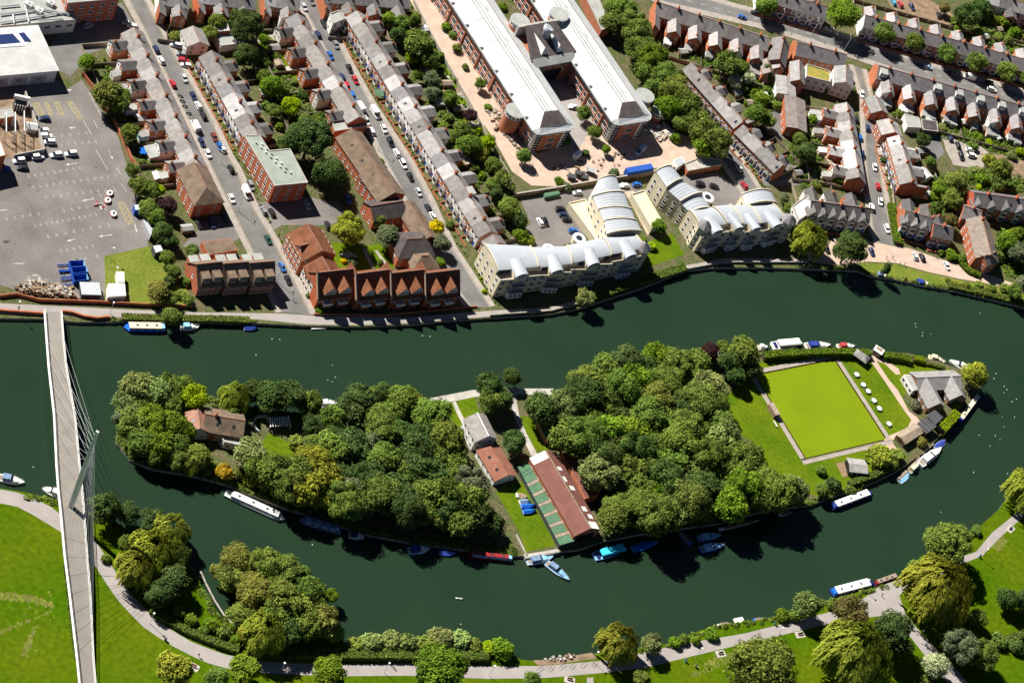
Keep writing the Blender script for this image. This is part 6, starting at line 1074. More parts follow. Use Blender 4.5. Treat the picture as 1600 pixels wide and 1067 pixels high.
def boat(label, bow, stern, kind, B, hull='white', top='white', cover=None, z=WZ, name=None, group=None, h=1.0, win=None):
    a, b = G(*stern, z+.4), G(*bow, z+.4); d = b-a; L = d.length; c = (a+b)/2; c.z = z; t = thing(name or {'cruiser': 'cabin_cruiser', 'narrow': 'narrowboat', 'wide': 'barge', 'row': 'rowing_boat', 'cover': 'covered_boat', 'trip': 'trip_boat'}[kind], label, 'boat', c, math.atan2(d.y, d.x), group)
    if kind in ('cruiser', 'row', 'cover', 'trip'):
        fr = {'cruiser': .75, 'row': .4, 'cover': .5, 'trip': .7}[kind]*h; R_ = hull_rings(L, B, fr, .45, .86); ob('hull', MB().loft(R_, hull), t)
        dk = MB(); k = len(R_)
        for i in range(k-1): dk.face([(R_[i][0][0], R_[i][0][1]*.93, fr*.98+.02+(R_[i][0][2]-fr)), (R_[i+1][0][0], R_[i+1][0][1]*.93, R_[i+1][0][2]+.02), (R_[i+1][0][0], R_[i+1][5][1]*.93, R_[i+1][0][2]+.02), (R_[i][0][0], R_[i][5][1]*.93, R_[i][0][2]+.02)], top if kind != 'row' else 'wood')
        ob('deck', dk, t)
        if kind == 'cruiser':
            w_ = B*.36; ob('cabin', MB().loft([[(x, -w_*s, fr), (x, -w_*s*.85, fr+hh), (x, w_*s*.85, fr+hh), (x, w_*s, fr)] for x, s, hh in ((-L*.04, 1, .75*h), (L*.16, .95, .6*h), (L*.32, .6, .12))], top), t)
            ob('windscreen', MB().loft([[(x, -w_*s, z0), (x, w_*s, z0), (x-dx, w_*s*.9, z1), (x-dx, -w_*s*.9, z1)] for x, s, z0, z1, dx in ((-L*.03, 1.02, fr+.6*h, fr+1.25*h, .0), (L*.06, .92, fr+.62*h, fr+.9*h, .25))], 'glass'), t)
            ob('canopy', MB().loft([[(x, -w_*1.08, fr), (x, -w_*.9, fr+1.3*h), (x, w_*.9, fr+1.3*h), (x, w_*1.08, fr)] for x in (-L*.36, -L*.05)], cover or 'white'), t)
            ob('cockpit', MB().box(-L*.47, -L*.37, -B*.33, B*.33, fr+.03, fr+.1, 'timber'), t)
            for sy in (-1, 1): ob('rail', MB().tube((L*.05, sy*B*.45, fr+.5), (L*.46, sy*B*.06, fr+.75), .035, .035, 'metal', 4).tube((L*.25, sy*B*.36, fr+.05), (L*.25, sy*B*.3, fr+.6), .03, .03, 'metal', 4), t)
        elif kind == 'trip':
            w_ = B*.4; ob('cabin', MB().box(-L*.30, L*.36, -w_, w_, fr, fr+1.1, 'glass'), t); ob('roof', MB().loft([[(x, -w_*1.05, fr+1.1), (x, -w_*.8, fr+1.45), (x, w_*.8, fr+1.45), (x, w_*1.05, fr+1.1)] for x in (-L*.33, L*.02, L*.38)], cover or 'cyan'), t); ob('seat', MB().box(-L*.45, -L*.36, -w_*.8, w_*.8, fr, fr+.4, 'navyhull'), t)
        elif kind == 'cover': ob('tarpaulin', MB().loft([[(r[0][0]*.97, r[0][1]*.96, r[0][2]+.03), (r[0][0]*.97, 0, r[0][2]+.55*h), (r[5][0]*.97, r[5][1]*.96, r[5][2]+.03)] for r in R_], cover or 'bluecover'), t)
        else:
            for f in (-.25, .05, .3): ob('thwart', MB().box(L*f-.12, L*f+.12, -B*.42, B*.42, fr*.9, fr+.08, 'timber'), t)
            ob('gunwale', MB().loft([[(r[0][0], r[0][1], r[0][2]), (r[0][0], r[0][1]*.88, r[0][2]+.1), (r[5][0], r[5][1]*.88, r[5][2]+.1), (r[5][0], r[5][1], r[5][2])] for r in R_[:2]], hull), t)
    else:
        fr = .8; R_ = hull_rings(L, B, fr, .86, .8, 11, -.3); ob('hull', MB().loft(R_, hull), t); w_ = B*.4; x0, x1 = -L*.40, L*.38
        ob('cabin', MB().loft([[(x, -w_, fr-.1), (x, -w_*.88, fr+1.0*h), (x, w_*.88, fr+1.0*h), (x, w_, fr-.1)] for x in (x0, x1)], hull if kind == 'wide' else (cover or hull)), t); ob('roof', MB().loft([[(x, -w_*.93, fr+1.0*h), (x, -w_*.8, fr+1.12*h), (x, w_*.8, fr+1.12*h), (x, w_*.93, fr+1.0*h)] for x in (x0-.1, x1+.1)], top), t)
        n = max(3, int(L/3.2)); mp = win_mesh(.8, .5, 'white', 0)
        for i in range(n):
            x = x0+(x1-x0)*(i+.5)/n
            for s in (-1, 1): ob('window', mp, t, (x, s*(w_*.945), fr+.5), 0 if s < 0 else math.pi)
        for i in range(3): x = x0+(x1-x0)*(.15+.3*i); ob('roof_hatch', MB().box(x-.4, x+.4, -.35, .35, fr+1.12*h, fr+1.24*h, 'darkgrey'), t)
        if cover: ob('stern_cover', MB().loft([[(x, -w_, fr-.05), (x, -w_*.7, fr+.95), (x, w_*.7, fr+.95), (x, w_, fr-.05)] for x in (-L*.485, x0-.12)], cover), t)
        ob('foredeck', MB().prism([(x1+.2, -B*.36), (L*.46, -.25), (L*.46, .25), (x1+.2, B*.36)], fr, fr+.06, 'timber' if kind == 'narrow' else (cover or 'white')), t)
    return t
B_ = boat
B_('blue hulled barge with cream roof moored on the town bank', (193,512), (257,513), 'wide', 3.6, 'boatblue', 'boatcream', 'paleblue')
B_('white cruiser moored right of the blue barge and bank tree', (311,511), (282,512), 'cruiser', 2.6, cover='paleblue')
B_('small boat under dark blue cover below the townhouses', (403,513), (381,513), 'cover', 2.2, 'navyhull', cover='bluecover')
B_('white cruiser with grey blue hood moored below the promenade tree', (1391,434), (1366,430), 'cruiser', 2.7, cover='slateblue')
B_('white cruiser with navy hood moored below the promenade', (1457,447), (1427,441), 'cruiser', 2.9, cover='bluecover')
B_('white cruiser half hidden by trees near the small garden', (526,630), (498,632), 'cruiser', 3.0)
B_('big white canopied boat behind the western wood', (638,616), (585,620), 'trip', 3.6, 'white', 'white', 'white')
B_('small white boat behind the purple tree', (1134,546), (1121,548), 'cruiser', 2.0)
B_('small white boat leftmost along the bowling green hedge', (1199,542), (1184,544), 'cruiser', 2.2)
B_('large white cruiser with rounded roof along the hedge', (1253,537), (1206,541), 'trip', 3.9, 'white', 'white', 'white', h=1.3)
B_('white cruiser with navy hood along the hedge', (1297,539), (1258,541), 'cruiser', 3.2, cover='bluecover')
B_('small white cruiser with red hood along the hedge', (1335,541), (1308,542), 'cruiser', 2.5, cover='boatred')
B_('cream wooden boat moored behind the clubhouse hedge', (1477,566), (1451,558), 'cruiser', 2.6, 'boatcream', 'boatcream', 'boatcream')
B_('white cruiser moored beside the leaning clubhouse tree', (1483,563), (1513,579), 'cruiser', 3.2)
B_('long white roofed narrowboat moored at the eastern tip', (1530,616), (1497,661), 'narrow', 2.3, 'navyhull', 'boatcream', 'bluecover')
B_('oval tender with navy cover ahead of the white cruiser', (1478,687), (1462,700), 'cover', 2.6, 'white', cover='bluecover', h=.7)
B_('large white cabin cruiser moored below the club huts', (1470,700), (1437,726), 'cruiser', 3.6, cover='white', h=1.2)
B_('small blue and white boat near the club jetty', (1436,723), (1420,738), 'cruiser', 2.3, 'paleblue', 'boatcream', 'boatcream')
B_('pale blue covered boat lowest at the club moorings', (1421,739), (1405,752), 'cover', 2.8, 'white', cover='paleblue', h=.7)
B_('white roofed barge with blue stern on the island south side', (1362,769), (1298,793), 'wide', 3.4, 'navyhull', 'white', 'bluecover')
B_('tiny white dinghy under the eastern wood', (1237,799), (1218,804), 'row', 1.6)
B_('long slim white rowing shell in the shade of the wood', (1186,812), (1123,827), 'row', 1.2)
B_('pale blue boat, upper of the pair under the eastern wood', (1126,836), (1090,842), 'cruiser', 2.8, 'boatblue', 'paleblue', 'paleblue')
B_('pale blue boat, lower of the pair under the eastern wood', (1131,851), (1094,859), 'cruiser', 3.0, 'boatblue', 'paleblue', 'paleblue')
B_('deep blue open boat moored end on under eastern wood', (1061,830), (1079,850), 'row', 2.6, 'boatblue')
B_('blue launch left of the wood moorings', (1029,845), (988,858), 'cover', 3.0, 'boatblue', cover='boatblue', h=.5)
B_('cyan roofed trip boat moored by the boathouse', (978,856), (928,870), 'trip', 3.6, 'paleblue', 'paleblue', 'cyan')
B_('pale blue cruiser tied to the lawn landing stage', (864,870), (823,878), 'cruiser', 3.0, 'white', 'paleblue', 'slateblue')
B_('white and pale blue cruiser moving off below the landing stage', (889,906), (853,879), 'cruiser', 3.0, 'white', 'paleblue', 'slateblue')
B_('dark red narrowboat with pale stern cabin under western wood', (729,866), (799,874), 'narrow', 2.2, 'redboat', 'redboat', 'paleblue')
B_('small boat under navy cover in deep shade', (712,865), (686,863), 'cover', 2.4, 'navyhull', cover='bluecover')
B_('blue and white cruiser below the western wood', (671,858), (638,861), 'cruiser', 2.9, 'paleblue', 'white', 'bluecover')
B_('small white open boat by the island bank wall', (569,840), (545,836), 'cruiser', 2.1, cover='navyhull')
B_('blue grey roofed narrowboat moored behind the small boat', (468,812), (533,830), 'narrow', 2.6, 'slateblue', 'slateblue')
B_('long white narrowboat moored under the willows', (445,812), (352,770), 'narrow', 3.2, 'white', 'white')
B_('white cruiser with blue hood at the left edge', (38,754), (-2,746), 'cruiser', 3.0, cover='slateblue')
B_('white cruiser moored beside the footbridge on the park bank', (66,763), (94,774), 'cruiser', 2.8)
B_('long white roofed barge with blue ends on the park bank', (1363,910), (1298,927), 'wide', 4.0, 'navyhull', 'white', 'boatblue')
B_('short dark narrowboat behind the white roofed barge', (1402,900), (1366,913), 'narrow', 2.2, 'navyhull', 'timber', 'redboat')
B_('white rowing boat on the park bank', (1141,973), (1122,978), 'row', 1.7)
B_('red rowing boat on the park bank', (1145,977), (1126,983), 'row', 1.7, 'boatred')
B_('small blue boat right of the white pontoon', (1197,967), (1178,970), 'row', 2.2, 'boatblue')
LB = [((824,775),(807,773),'white',None),((829,782),(812,784),'white','slateblue'),((837,789),(814,791),'boatblue','boatblue'),((838,797),(817,800),'boatblue','boatblue')]
for i, (a, b, h_, cv) in enumerate(LB): boat(['open white dinghy on the boathouse lawn', 'white dinghy with grey cover on the boathouse lawn', 'upper blue covered dinghy on the boathouse lawn', 'lower blue covered dinghy on the boathouse lawn'][i], a, b, 'cover' if cv else 'row', 1.9, h_, 'white', cv, z=.15, name='dinghy', group='boats on the boathouse lawn')
for nm, lab, pts, k in (('pontoon', 'small red floored pontoon with white rim on town quay', [(486,510),(508,509),(510,513),(487,514)], 'boatred'), ('pontoon', 'white floating platform on the park bank', [(1146,966),(1160,963),(1165,972),(1151,975)], 'white')):
    P = [G(u, v, -.6) for u, v in pts]; o = V((P[0].x, P[0].y, WZ)); t = thing(nm, lab, 'pontoon', o); Q = ccw([(p.x-o.x, p.y-o.y) for p in P]); ob('float', MB().prism(Q, -.2, .45, 'white'), t); ob('floor', MB().prism(inset(Q, .35), .45, .5, k), t)
# ================================================================ car park markings and clutter
def marks(name, segs, z, k, wd=.1):
    mb = MB()
    for a, b in segs:
        p, q = G(*a), G(*b); t = (q-p); t.z = 0; t.normalize(); s = V((-t.y, t.x, 0))*wd; mb.prism([(x.x, x.y) for x in (p+s, q+s, q-s, p-s)], z-.01, z, k)
    return struct(name, mb)
seg = []
for a, b, n in (((45,276),(125,263),9), ((52,293),(180,275),13), ((72,308),(165,298),9), ((55,353),(150,335),12), ((75,370),(170,352),8), ((95,392),(145,385),6), ((115,408),(152,401),3), ((96,227),(150,222),6), ((85,214),(135,208),5), ((100,330),(160,318),6), ((145,310),(180,298),4), ((10,342),(60,334),5)):
    for i in range(n):
        f = i/(n-1); u, v = a[0]+(b[0]-a[0])*f, a[1]+(b[1]-a[1])*f; seg += [((u-2.6, v+.6), (u+2.6, v-.6)), ((u-1.2, v-3.2), (u+1.2, v+3.2))]
marks('bay_marking', seg, .042, 'paint', .045)
seg = [((130,188),(143,211)), ((150,235),(168,265)), ((146,188),(153,201)), ((170,235),(176,249)), ((182,262),(188,272)), ((190,288),(198,300))]
marks('lane_line', seg, .042, 'paint', .08)
for (a, b) in (((122,255),(102,258)), ((147,311),(128,314)), ((175,367),(154,370)), ((210,349),(214,364)), ((12,328),(-8,330)), ((170,236),(176,249)), ((118,199),(107,201)), ((96,142),(113,141)), ((118,374),(104,377)), ((184,420),(184,421))):
    p, q = G(*a), G(*b); t = (q-p).normalized(); s = V((-t.y, t.x, 0)); L = (q-p).length; mb = MB(); mb.prism([(x.x, x.y) for x in (p+s*.14, p+t*(L-1.4)+s*.14, p+t*(L-1.4)-s*.14, p-s*.14)], .03, .042, 'paint'); mb.prism([(x.x, x.y) for x in (p+t*(L-1.4)+s*.5, q, p+t*(L-1.4)-s*.5)], .03, .043, 'paint'); struct('arrow_marking', mb)
def hatch(q, n):
    P = [V((*p, 0)) for p in q]; L = lambda f, g: tuple((P[0].lerp(P[1], f).lerp(P[3].lerp(P[2], f), g)).xy); sg = [(L(0, 0), L(1, 0)), (L(1, 0), L(1, 1)), (L(1, 1), L(0, 1)), (L(0, 1), L(0, 0))]
    for i in range(n): g0, g1 = i/n, (i+1)/n; sg += [(L(0, g0), L(1, g1)), (L(1, g0), L(0, g1))]
    marks('hatched_marking', sg, .042, 'yellow', .09)
hatch([(183.5,316.5),(194.5,316),(208,347),(199,352)], 5); hatch([(51,162),(60,161),(70,180),(61,181)], 4); hatch([(68,161),(74,160),(83,180),(77,180)], 4); hatch([(85,160),(91,159),(100,179),(93,180)], 4); hatch([(105,160),(112,159),(130,186),(122,186)], 4)
marks('zigzag_marking', [((138+i*2.2, 145+i*4.2), (141.5+i*2.2, 147+i*4.2)) for i in range(9)]+[((141.5+i*2.2, 147+i*4.2), (140.2+i*2.2, 149.2+i*4.2)) for i in range(9)], .042, 'paint', .08)
zz2 = [(1242+i*13, 53+i*4+(2 if i % 2 else 0)) for i in range(6)]; marks('zigzag_marking', list(zip(zz2, zz2[1:])), .045, 'paint', .08)
# patched and stained tarmac
pr_ = random.Random(31)
for u, v, w_, h_, k in ((10,378,9,3,'darkgrey'),(75,372,8,2.5,'asphalt'),(62,371,3,2,'asphalt'),(150,262,2.5,1.5,'darkgrey'),(45,290,2,1.5,'darkgrey'),(70,405,9,1.2,'asphalt'),(30,412,12,1.0,'concrete'),(120,405,3,1.5,'darkgrey'),(60,299,2,1.2,'darkgrey'),(55,430,7,2,'pave'),(110,350,6,4,'asphalt'),(20,310,8,5,'asphalt')):
    n_ = 14; P_ = [G(u+w_*math.cos(i*6.283/n_)*pr_.uniform(.5, 1.1), v+h_*math.sin(i*6.283/n_)*pr_.uniform(.5, 1.1)) for i in range(n_)]; struct('tarmac_patch', MB().prism([(p.x, p.y) for p in P_], -.1, .0345, k))
# blue skips
for i, (a, b) in enumerate((((91,417),(131,415)), ((94,428),(135,424)), ((97,440),(136,436)))):
    A, B = G(*a, 1), G(*b, 1); d = B-A; L = d.length; t = thing('skip_container', f'long blue skip loader container, {["farthest", "middle", "nearest"][i]} of three by the car park', 'container', (A.x, A.y, .03), math.atan2(d.y, d.x), 'blue skip containers'); x = L*.42
    mb = MB(); mb.box(x, L, -1.3, 1.3, 0, .15, 'bluepaint'); mb.box(x, L, -1.3, -1.18, .15, 2.3, 'bluepaint').box(x, L, 1.18, 1.3, .15, 2.3, 'bluepaint').box(L-.12, L, -1.18, 1.18, .15, 2.3, 'paleblue').box(x, x+.12, -1.18, 1.18, .15, 2.3, 'bluepaint'); ob('bin', mb, t)
    for y in (-1.2, 1.2): ob('arm', MB().box(0, x, y-.12, y+.12, .3, .75, 'bluepaint'), t)
    ob('cross_bar', MB().tube((.2, -1.2, .5), (x*.5, 1.2, .6), .07, .07, 'darkgrey', 5), t)
p = G(139, 458); t = thing('caged_store', 'white wire topped storage cage at the foot of car park', 'storage cage', p, .62); ob('cage', MB().box(-3.2, 3.2, -2.6, 2.6, -.1, 2.3, 'darkgrey'), t); ob('top', MB().box(-3.3, 3.3, -2.7, 2.7, 2.3, 2.4, 'metalroof'), t)
for i in range(9): ob('bar', MB().box(-3+i*.75, -2.9+i*.75, -2.5, 2.5, 2.4, 2.5, 'white'), t)
flat('site_cabin', 'large white site cabin on the rough grass edge', 'cabin', [(169,443),(195,443),(197,462),(168,464)], 2.8, 'render', 'whiteroof', par=0); flat('site_cabin', 'small white site cabin beside the larger one', 'cabin', [(182,424),(194,425),(195,441),(185,440)], 2.8, 'render', 'whiteroof', par=0)
t = flat('blue_kiosk', 'blue walled white roofed kiosk by the car park hedge', 'kiosk', [(209,320),(223,319),(223,328),(211,329)], 2.6, 'bluepaint', 'white', par=0)
flat('long_canopy', 'narrow pale canopy along the car park hedge', 'canopy', [(223,343),(228,342),(241,361),(235,369)], 2.6, 'metal', 'metalroof', par=0); flat('white_store', 'white flat roofed store at the corner of rough grass', 'store', [(238,384),(251,382),(256,392),(243,396)], 2.6, 'darkgrey', 'whiteroof', par=0)
pod = [MB().loft([[(r*math.cos(i*.524), 1.35*r*math.sin(i*.524), z) for i in range(12)] for r, z in ((1.05, .0), (1.25, .35), (1.1, .7))], 'boatred').mesh('pod_base'), MB().loft([[(r*math.cos(i*.524), 1.35*r*math.sin(i*.524), z) for i in range(12)] for r, z in ((1.1, .7), (.95, .95), (.5, 1.0))], 'white').mesh('pod_top'), MB().box(-.35, .35, -.5, .5, 1.0, 1.12, 'black').mesh('pod_seat')]
for i, (u, v) in enumerate(((171,304),(168,315),(177,336))):
    t = thing('fairground_pod', f'red and white fairground pod, {NTH[i]} from the top in the car park', 'pod', G(u, v), .3*i, 'red and white pods'); [ob(n_, m_, t) for n_, m_ in zip(('base', 'top', 'seat'), pod)]
t = thing('debris_heap', 'scatter of red and white barriers beside the pods', 'barriers', G(155, 324))
for i in range(8): ob('barrier', MB().box(-.8, .8, -.08, .08, 0, .5, 'boatred' if i % 2 else 'white'), t, (random.uniform(-2, 2.5), random.uniform(-1.5, 1.5), 0), random.uniform(0, 3))
# rubble and timber heaps
def heap(label, poly, n, hmax, mats, name='rubble_heap', cat='rubble', seed=1):
    rg = random.Random(seed); mb = MB(); k = 0; us = [p[0] for p in poly]; vs = [p[1] for p in poly]
    while k < n:
        u, v = rg.uniform(min(us), max(us)), rg.uniform(min(vs), max(vs))
        if not isin((u, v), poly): continue
        k += 1; p = G(u, v); s = rg.uniform(.15, .55); a = rg.uniform(0, 6.3); h = rg.uniform(0, hmax); lx = s*(rg.uniform(3, 7) if rg.random() < .12 else 1)
        c = [rot2(q, a) for q in ((-lx, -s), (lx, -s*.8), (lx*.9, s), (-lx*.8, s*.9))]; mb.prism([(p.x+q[0], p.y+q[1]) for q in c], h-.2, h+s*rg.uniform(.5, 1.2), rg.choice(mats))
    o = tag(ob(name, mb), label, cat); return o
heap('heap of broken timber and stone beside the boundary wall', [(28,446),(60,442),(108,452),(122,466),(90,463),(30,459)], 420, 1.2, ('stone', 'wood', 'timber', 'concrete', 'earth', 'bark'))['kind'] = 'stuff'
heap('pale rubble strewn along the office west wall', [(758,168),(782,172),(800,200),(832,228),(815,240),(790,215),(770,190)], 420, .7, ('stone', 'concrete', 'brickpave', 'timber', 'earth'), seed=2)['kind'] = 'stuff'
heap('rubble beside the eastern office wing', [(1010,205),(1035,195),(1055,208),(1040,218),(1015,215)], 160, .6, ('stone', 'concrete', 'brickpave', 'white'), seed=3)['kind'] = 'stuff'
heap('loose debris in the office yard', [(860,265),(900,250),(980,232),(990,250),(900,282)], 45, .3, ('stone', 'darkgrey', 'wood', 'metal', 'earth'), seed=4)['kind'] = 'stuff'
heap('stones at the park water edge', [(850,1028),(900,1022),(905,1026),(855,1034)], 22, .1, ('stone', 'concrete', 'earth'), seed=6)['kind'] = 'stuff'
for i, (u, v, r_) in enumerate(((892,280,.3), (903,275,.3), (912,281,.3), (922,271,.2))):
    t = thing('yard_bin', f'dark lidded waste container in the office yard, {NTH[i]} from the left', 'container', G(u, v), r_, 'office yard containers'); ob('bin', MB().box(-1.4, 1.4, -1, 1, -.05, 1.7, 'darkgrey'), t); ob('lid', MB().box(-1.5, 1.5, -1.1, 1.1, 1.7, 1.85, 'metal' if i == 3 else 'darkgrey'), t)
for nm, lab, pts, k in (('green_skip', 'long green netted skip against the yard wall', [(850,302),(873,298),(875,303),(852,308)], 'boatgreen'),): flat(nm, lab, 'skip', pts, 1.5, k, k, par=0)
# yard boxes near the trailer
t = flat('gas_store', 'row of small brick yard stores beside the trailer', 'store', [(1070,256),(1100,244),(1124,250),(1128,258),(1075,268)], 2.6, 'brickred', 'concrete'); flat('yard_tank', 'pale grey square tank in the office yard corner', 'tank', [(1052,250),(1066,245),(1071,254),(1058,262)], 3, 'render', 'metalroof', par=0)
# ================================================================ street lamps, benches, bins
pole = MB().tube((0, 0, -.1), (0, 0, 5.6), .09, .06, 'metal', 6).mesh('lamp_post'); head = MB().prism([(.32*math.cos(i*.785), .32*math.sin(i*.785)) for i in range(8)], 5.5, 5.85, 'white').mesh('lamp_head'); arm = MB().tube((0, 0, 7.4), (0, 1.5, 7.8), .06, .05, 'metal', 5).box(-.18, .18, 1.3, 2.1, 7.7, 7.85, 'metal').mesh('lamp_arm'); pole2 = MB().tube((0, 0, -.1), (0, 0, 7.5), .11, .07, 'metal', 6).mesh('lamp_post')
def lamps(place, pts, tall=False, end='left'):
    for i, (u, v) in enumerate(sorted(pts)):
        t = thing('street_lamp', f'{"tall" if tall else "slim"} lamp post {place}, {NTH[i]} from the {end}', 'street lamp', G(u, v), .5, 'lamps '+place); ob('post', pole2 if tall else pole, t); ob('arm' if tall else 'lamp_head', arm if tall else head, t)
lamps('along the park path', [(234,974),(437,1051),(600,1051),(764,1055),(1086.6,1027),(1213,995),(925,1033),(1347,920),(1532,872)])
lamps('beside the main road', [(1268,54),(1318,80),(1215,40),(1155,35)], True); lamps('on the western street', [(262,50),(372,330),(345,255),(432,440)], True); lamps('on the middle street', [(480,80),(590,235),(655,330),(540,70)], True); lamps('in the big car park', [(172,405),(26,489),(172,490)], False)
bench = [('seat', MB().box(-.9, .9, -.25, .25, .42, .5, 'wood').mesh('bench_seat')), ('backrest', MB().box(-.9, .9, .25, .32, .5, .95, 'wood').mesh('bench_back'))]; leg = MB().box(-.05, .05, -.25, .25, -.02, .42, 'darkgrey').mesh('bench_leg'); slab = MB().box(-1.8, 1.8, -1.2, 1.2, -.05, .06, 'concrete').mesh('bench_slab')
for i, (u, v, a) in enumerate(((890,1062,.3), (1126,1021,.75), (1197,1004,.75), (1250,991,.75), (1579,826,1.2), (302,1041,0))):
    t = thing('park_bench', f'park bench on a pale slab beside the path, {NTH[[1, 2, 3, 4, 5, 0][i]]} from the left', 'bench', G(u, v), a, 'park benches'); ob('slab', slab, t); [ob(n_, m_, t, (0, 0, .06)) for n_, m_ in bench]; [ob('leg', leg, t, (x, 0, .06)) for x in (-.8, .8)]
binm = MB().tube((0, 0, -.02), (0, 0, 1.0), .3, .34, 'tintpaint', 10).mesh('bin_body'); lid = MB().tube((0, 0, 1.0), (0, 0, 1.15), .36, .25, 'darkgrey', 10).mesh('bin_lid')
for i, (u, v, c) in enumerate(((1070.5,1033,(.05, .35, .6)), (1086,1041,(.5, .5, .05)), (1210,975,(.05, .4, .15)), (1368,972,(.1, .35, .6)), (1530,870,(.08, .3, .5)), (258,1000,(.02, .02, .02)))):
    t = thing('litter_bin', ['blue litter bin beside the park path lamp', 'yellow litter bin on the lawn near the blue bin', 'green litter bin near the pale round tree', 'pale blue bin at the path junction', 'blue bin beside the right hand park path', 'black bin at the bend of the left park path'][i], 'bin', G(u, v)); ob('body', binm, t, color=c, sc=1.2); ob('lid', lid, t, sc=1.2)
# moveable railings on the path in front of the river
for i in range(6):
    u, v = 843+i*17, 1044-i*1.6; t = thing('path_railing', f'dark staggered railing on the park path, {NTH[i]} from the left', 'railing', G(u, v), 1.2+.2*(i % 2), 'staggered path railings'); ob('rail', MB().tube((-1.3, 0, 1), (1.3, 0, 1), .05, .05, 'black', 5), t); [ob('post', MB().tube((x, 0, -.05), (x, 0, 1), .05, .05, 'black', 5), t) for x in (-1.3, 0, 1.3)]
# footbridge ramp railing on the grass, dinghy rack on the club jetty
t = thing('club_jetty', 'brown timber jetty between the club moorings', 'jetty', G(1425, 728)); o = t.location.copy()
for a, b in (((1437,716),(1404,748)), ((1430,712),(1446,720)), ((1458,692),(1440,708))):
    p, q = G(*a, -.2)-o, G(*b, -.2)-o; s = (q-p).normalized(); n_ = V((-s.y, s.x, 0))*.5; ob('walkway', MB().solid([p+n_, q+n_, q-n_, p-n_], .2, 'timber'), t); ob('pile', MB().tube(V((q.x, q.y, -2)), V((q.x, q.y, .6)), .15, .15, 'wood', 6), t)
# ================================================================ gardens: sheds, fences, lawns
rg = random.Random(21); sheds = [(420,80,'slate'),(432,100,'timber'),(405,150,'greyroof'),(470,205,'timber'),(690,135,'timber'),(682,160,'greyroof'),(706,175,'timber'),(694,162,'concrete'),(725,252,'timber'),(765,310,'greyroof'),(655,50,'whiteroof'),(665,115,'timber'),(1145,150,'greyroof'),(1165,165,'timber'),(1175,95,'whiteroof'),(1292,190,'timber'),(1285,215,'greyroof'),(1290,250,'timber'),(1445,185,'greyroof'),(1470,190,'timber'),(1500,195,'whiteroof'),(1530,205,'timber'),(1555,215,'greyroof'),(1210,265,'timber'),(1240,275,'slate'),(1430,240,'greyroof'),(1448,262,'timber'),(1490,60,'timber'),(1530,62,'greyroof'),(250,195,'whiteroof'),(230,235,'metalroof'),(225,215,'paleblue'),(190,110,'timber'),(213,190,'metal'),(242,275,'whiteroof'),(282,362,'greyroof'),(275,245,'timber'),(1555,50,'timber'),(1060,85,'greyroof'),(1075,70,'timber'),(1105,85,'timber')]
sheds = sorted(sheds); wrd = dict(slate='slate grey', timber='brown', greyroof='grey', whiteroof='white', concrete='pale', metalroof='pale blue grey', paleblue='pale blue', metal='metal'); cnt = {}
zone = lambda u: 'behind the western terrace' if u < 300 else 'in the middle gardens' if u < 500 else 'behind the long terrace' if u < 800 else 'below the main road terrace' if u < 1200 else 'in the eastern back gardens'
for u, v, k in sheds:
    z_ = zone(u); c_ = (k, z_); cnt[c_] = cnt.get(c_, 0)+1; L, W = rg.uniform(2.6, 4.2), rg.uniform(2.2, 3.2); t = thing('garden_shed', f'small {wrd[k]} roofed shed {z_}, {NTH[cnt[c_]-1]} such from left', 'shed', G(u, v), rg.choice((-.78, .8, .75)), 'garden sheds'); wl, rf, rd = gable_mb(L, W, 1.9, 2.5, 'wood', k, .2, ridge=None); ob('wall', wl, t); ob('roof', rf, t); ob('door', MB().box(L*.4, L*.6, -W/2-.05, -W/2+.02, 0, 1.7, 'timber'), t)
for i in range(46):       # small private lawns and patios
    u, v, k = [(600+i*4.2, 60+i*7.0, 'x') if i < 24 else (420+(i-24)*5, 60+(i-24)*6.2, 'x') if i < 36 else (1100+(i-36)*14, 75+(i-36)*8, 'x')][0]
    if i < 24: u += 62+rg.uniform(-6, 6); v += rg.uniform(-12, 12)
    k = rg.choice(('lawn2', 'lawn2', 'pave', 'concrete', 'earth', 'lawn2')); a = -.75+rg.uniform(-.05, .05); p = G(u, v); L, W = rg.uniform(3, 6), rg.uniform(1.5, 2.4); c = [rot2(q, a+math.pi/2) for q in ((-L, -W), (L, -W), (L, W), (-L, W))]
    struct('garden_plot', MB().prism([(p.x+q[0], p.y+q[1]) for q in c], -.2, .012+.0004*i, k))
wall_line('garden_fence', 'orange brick wall between western terrace yards and car park', 'wall', [(128,118),(145,140),(165,175),(178,192),(205,252),(212,262)], 1.9, .25, 'brickred')
wall_line('lane_wall', 'long wall between terrace gardens and the office lane', 'wall', [(645,5),(668,50),(700,108),(735,170),(765,225),(800,290)], 1.9, .25, 'stone')
# washing, awnings, playthings as coloured garden things
for i, (u, v, k, lab) in enumerate(((223,212,'cyan','pale blue striped awning behind the western terrace'), (226,236,'boatblue','blue garden trampoline cover behind the western terrace'), (655,160,'boatgreen','green hoarding sheet in front of the long terrace'), (592,146,'boatgreen','green canopy on the long terrace front'), (735,357,'white','white gazebo top beside the river end of long terrace'), (1322,312,'boatgreen','teal awning behind the gabled promenade row'), (760,55,'white','white tarpaulin in the lane beside offices'), (633,56,'white','white tent in the garden behind the long terrace'))):
    if i in (2,): continue
    p = G(u, v, 2); t = thing('garden_canopy', lab, 'canopy', (p.x, p.y, 0), .6); ob('sheet', MB().solid([(-1.8, -1.4, 2.0), (1.8, -1.4, 2.0), (1.8, 1.4, 2.4), (-1.8, 1.4, 2.4)], .06, k), t); [ob('post', MB().tube((x, y, -.05), (x, y, 2), .05, .05, 'white', 5), t) for x in (-1.7, 1.7) for y in (-1.3, 1.3)]
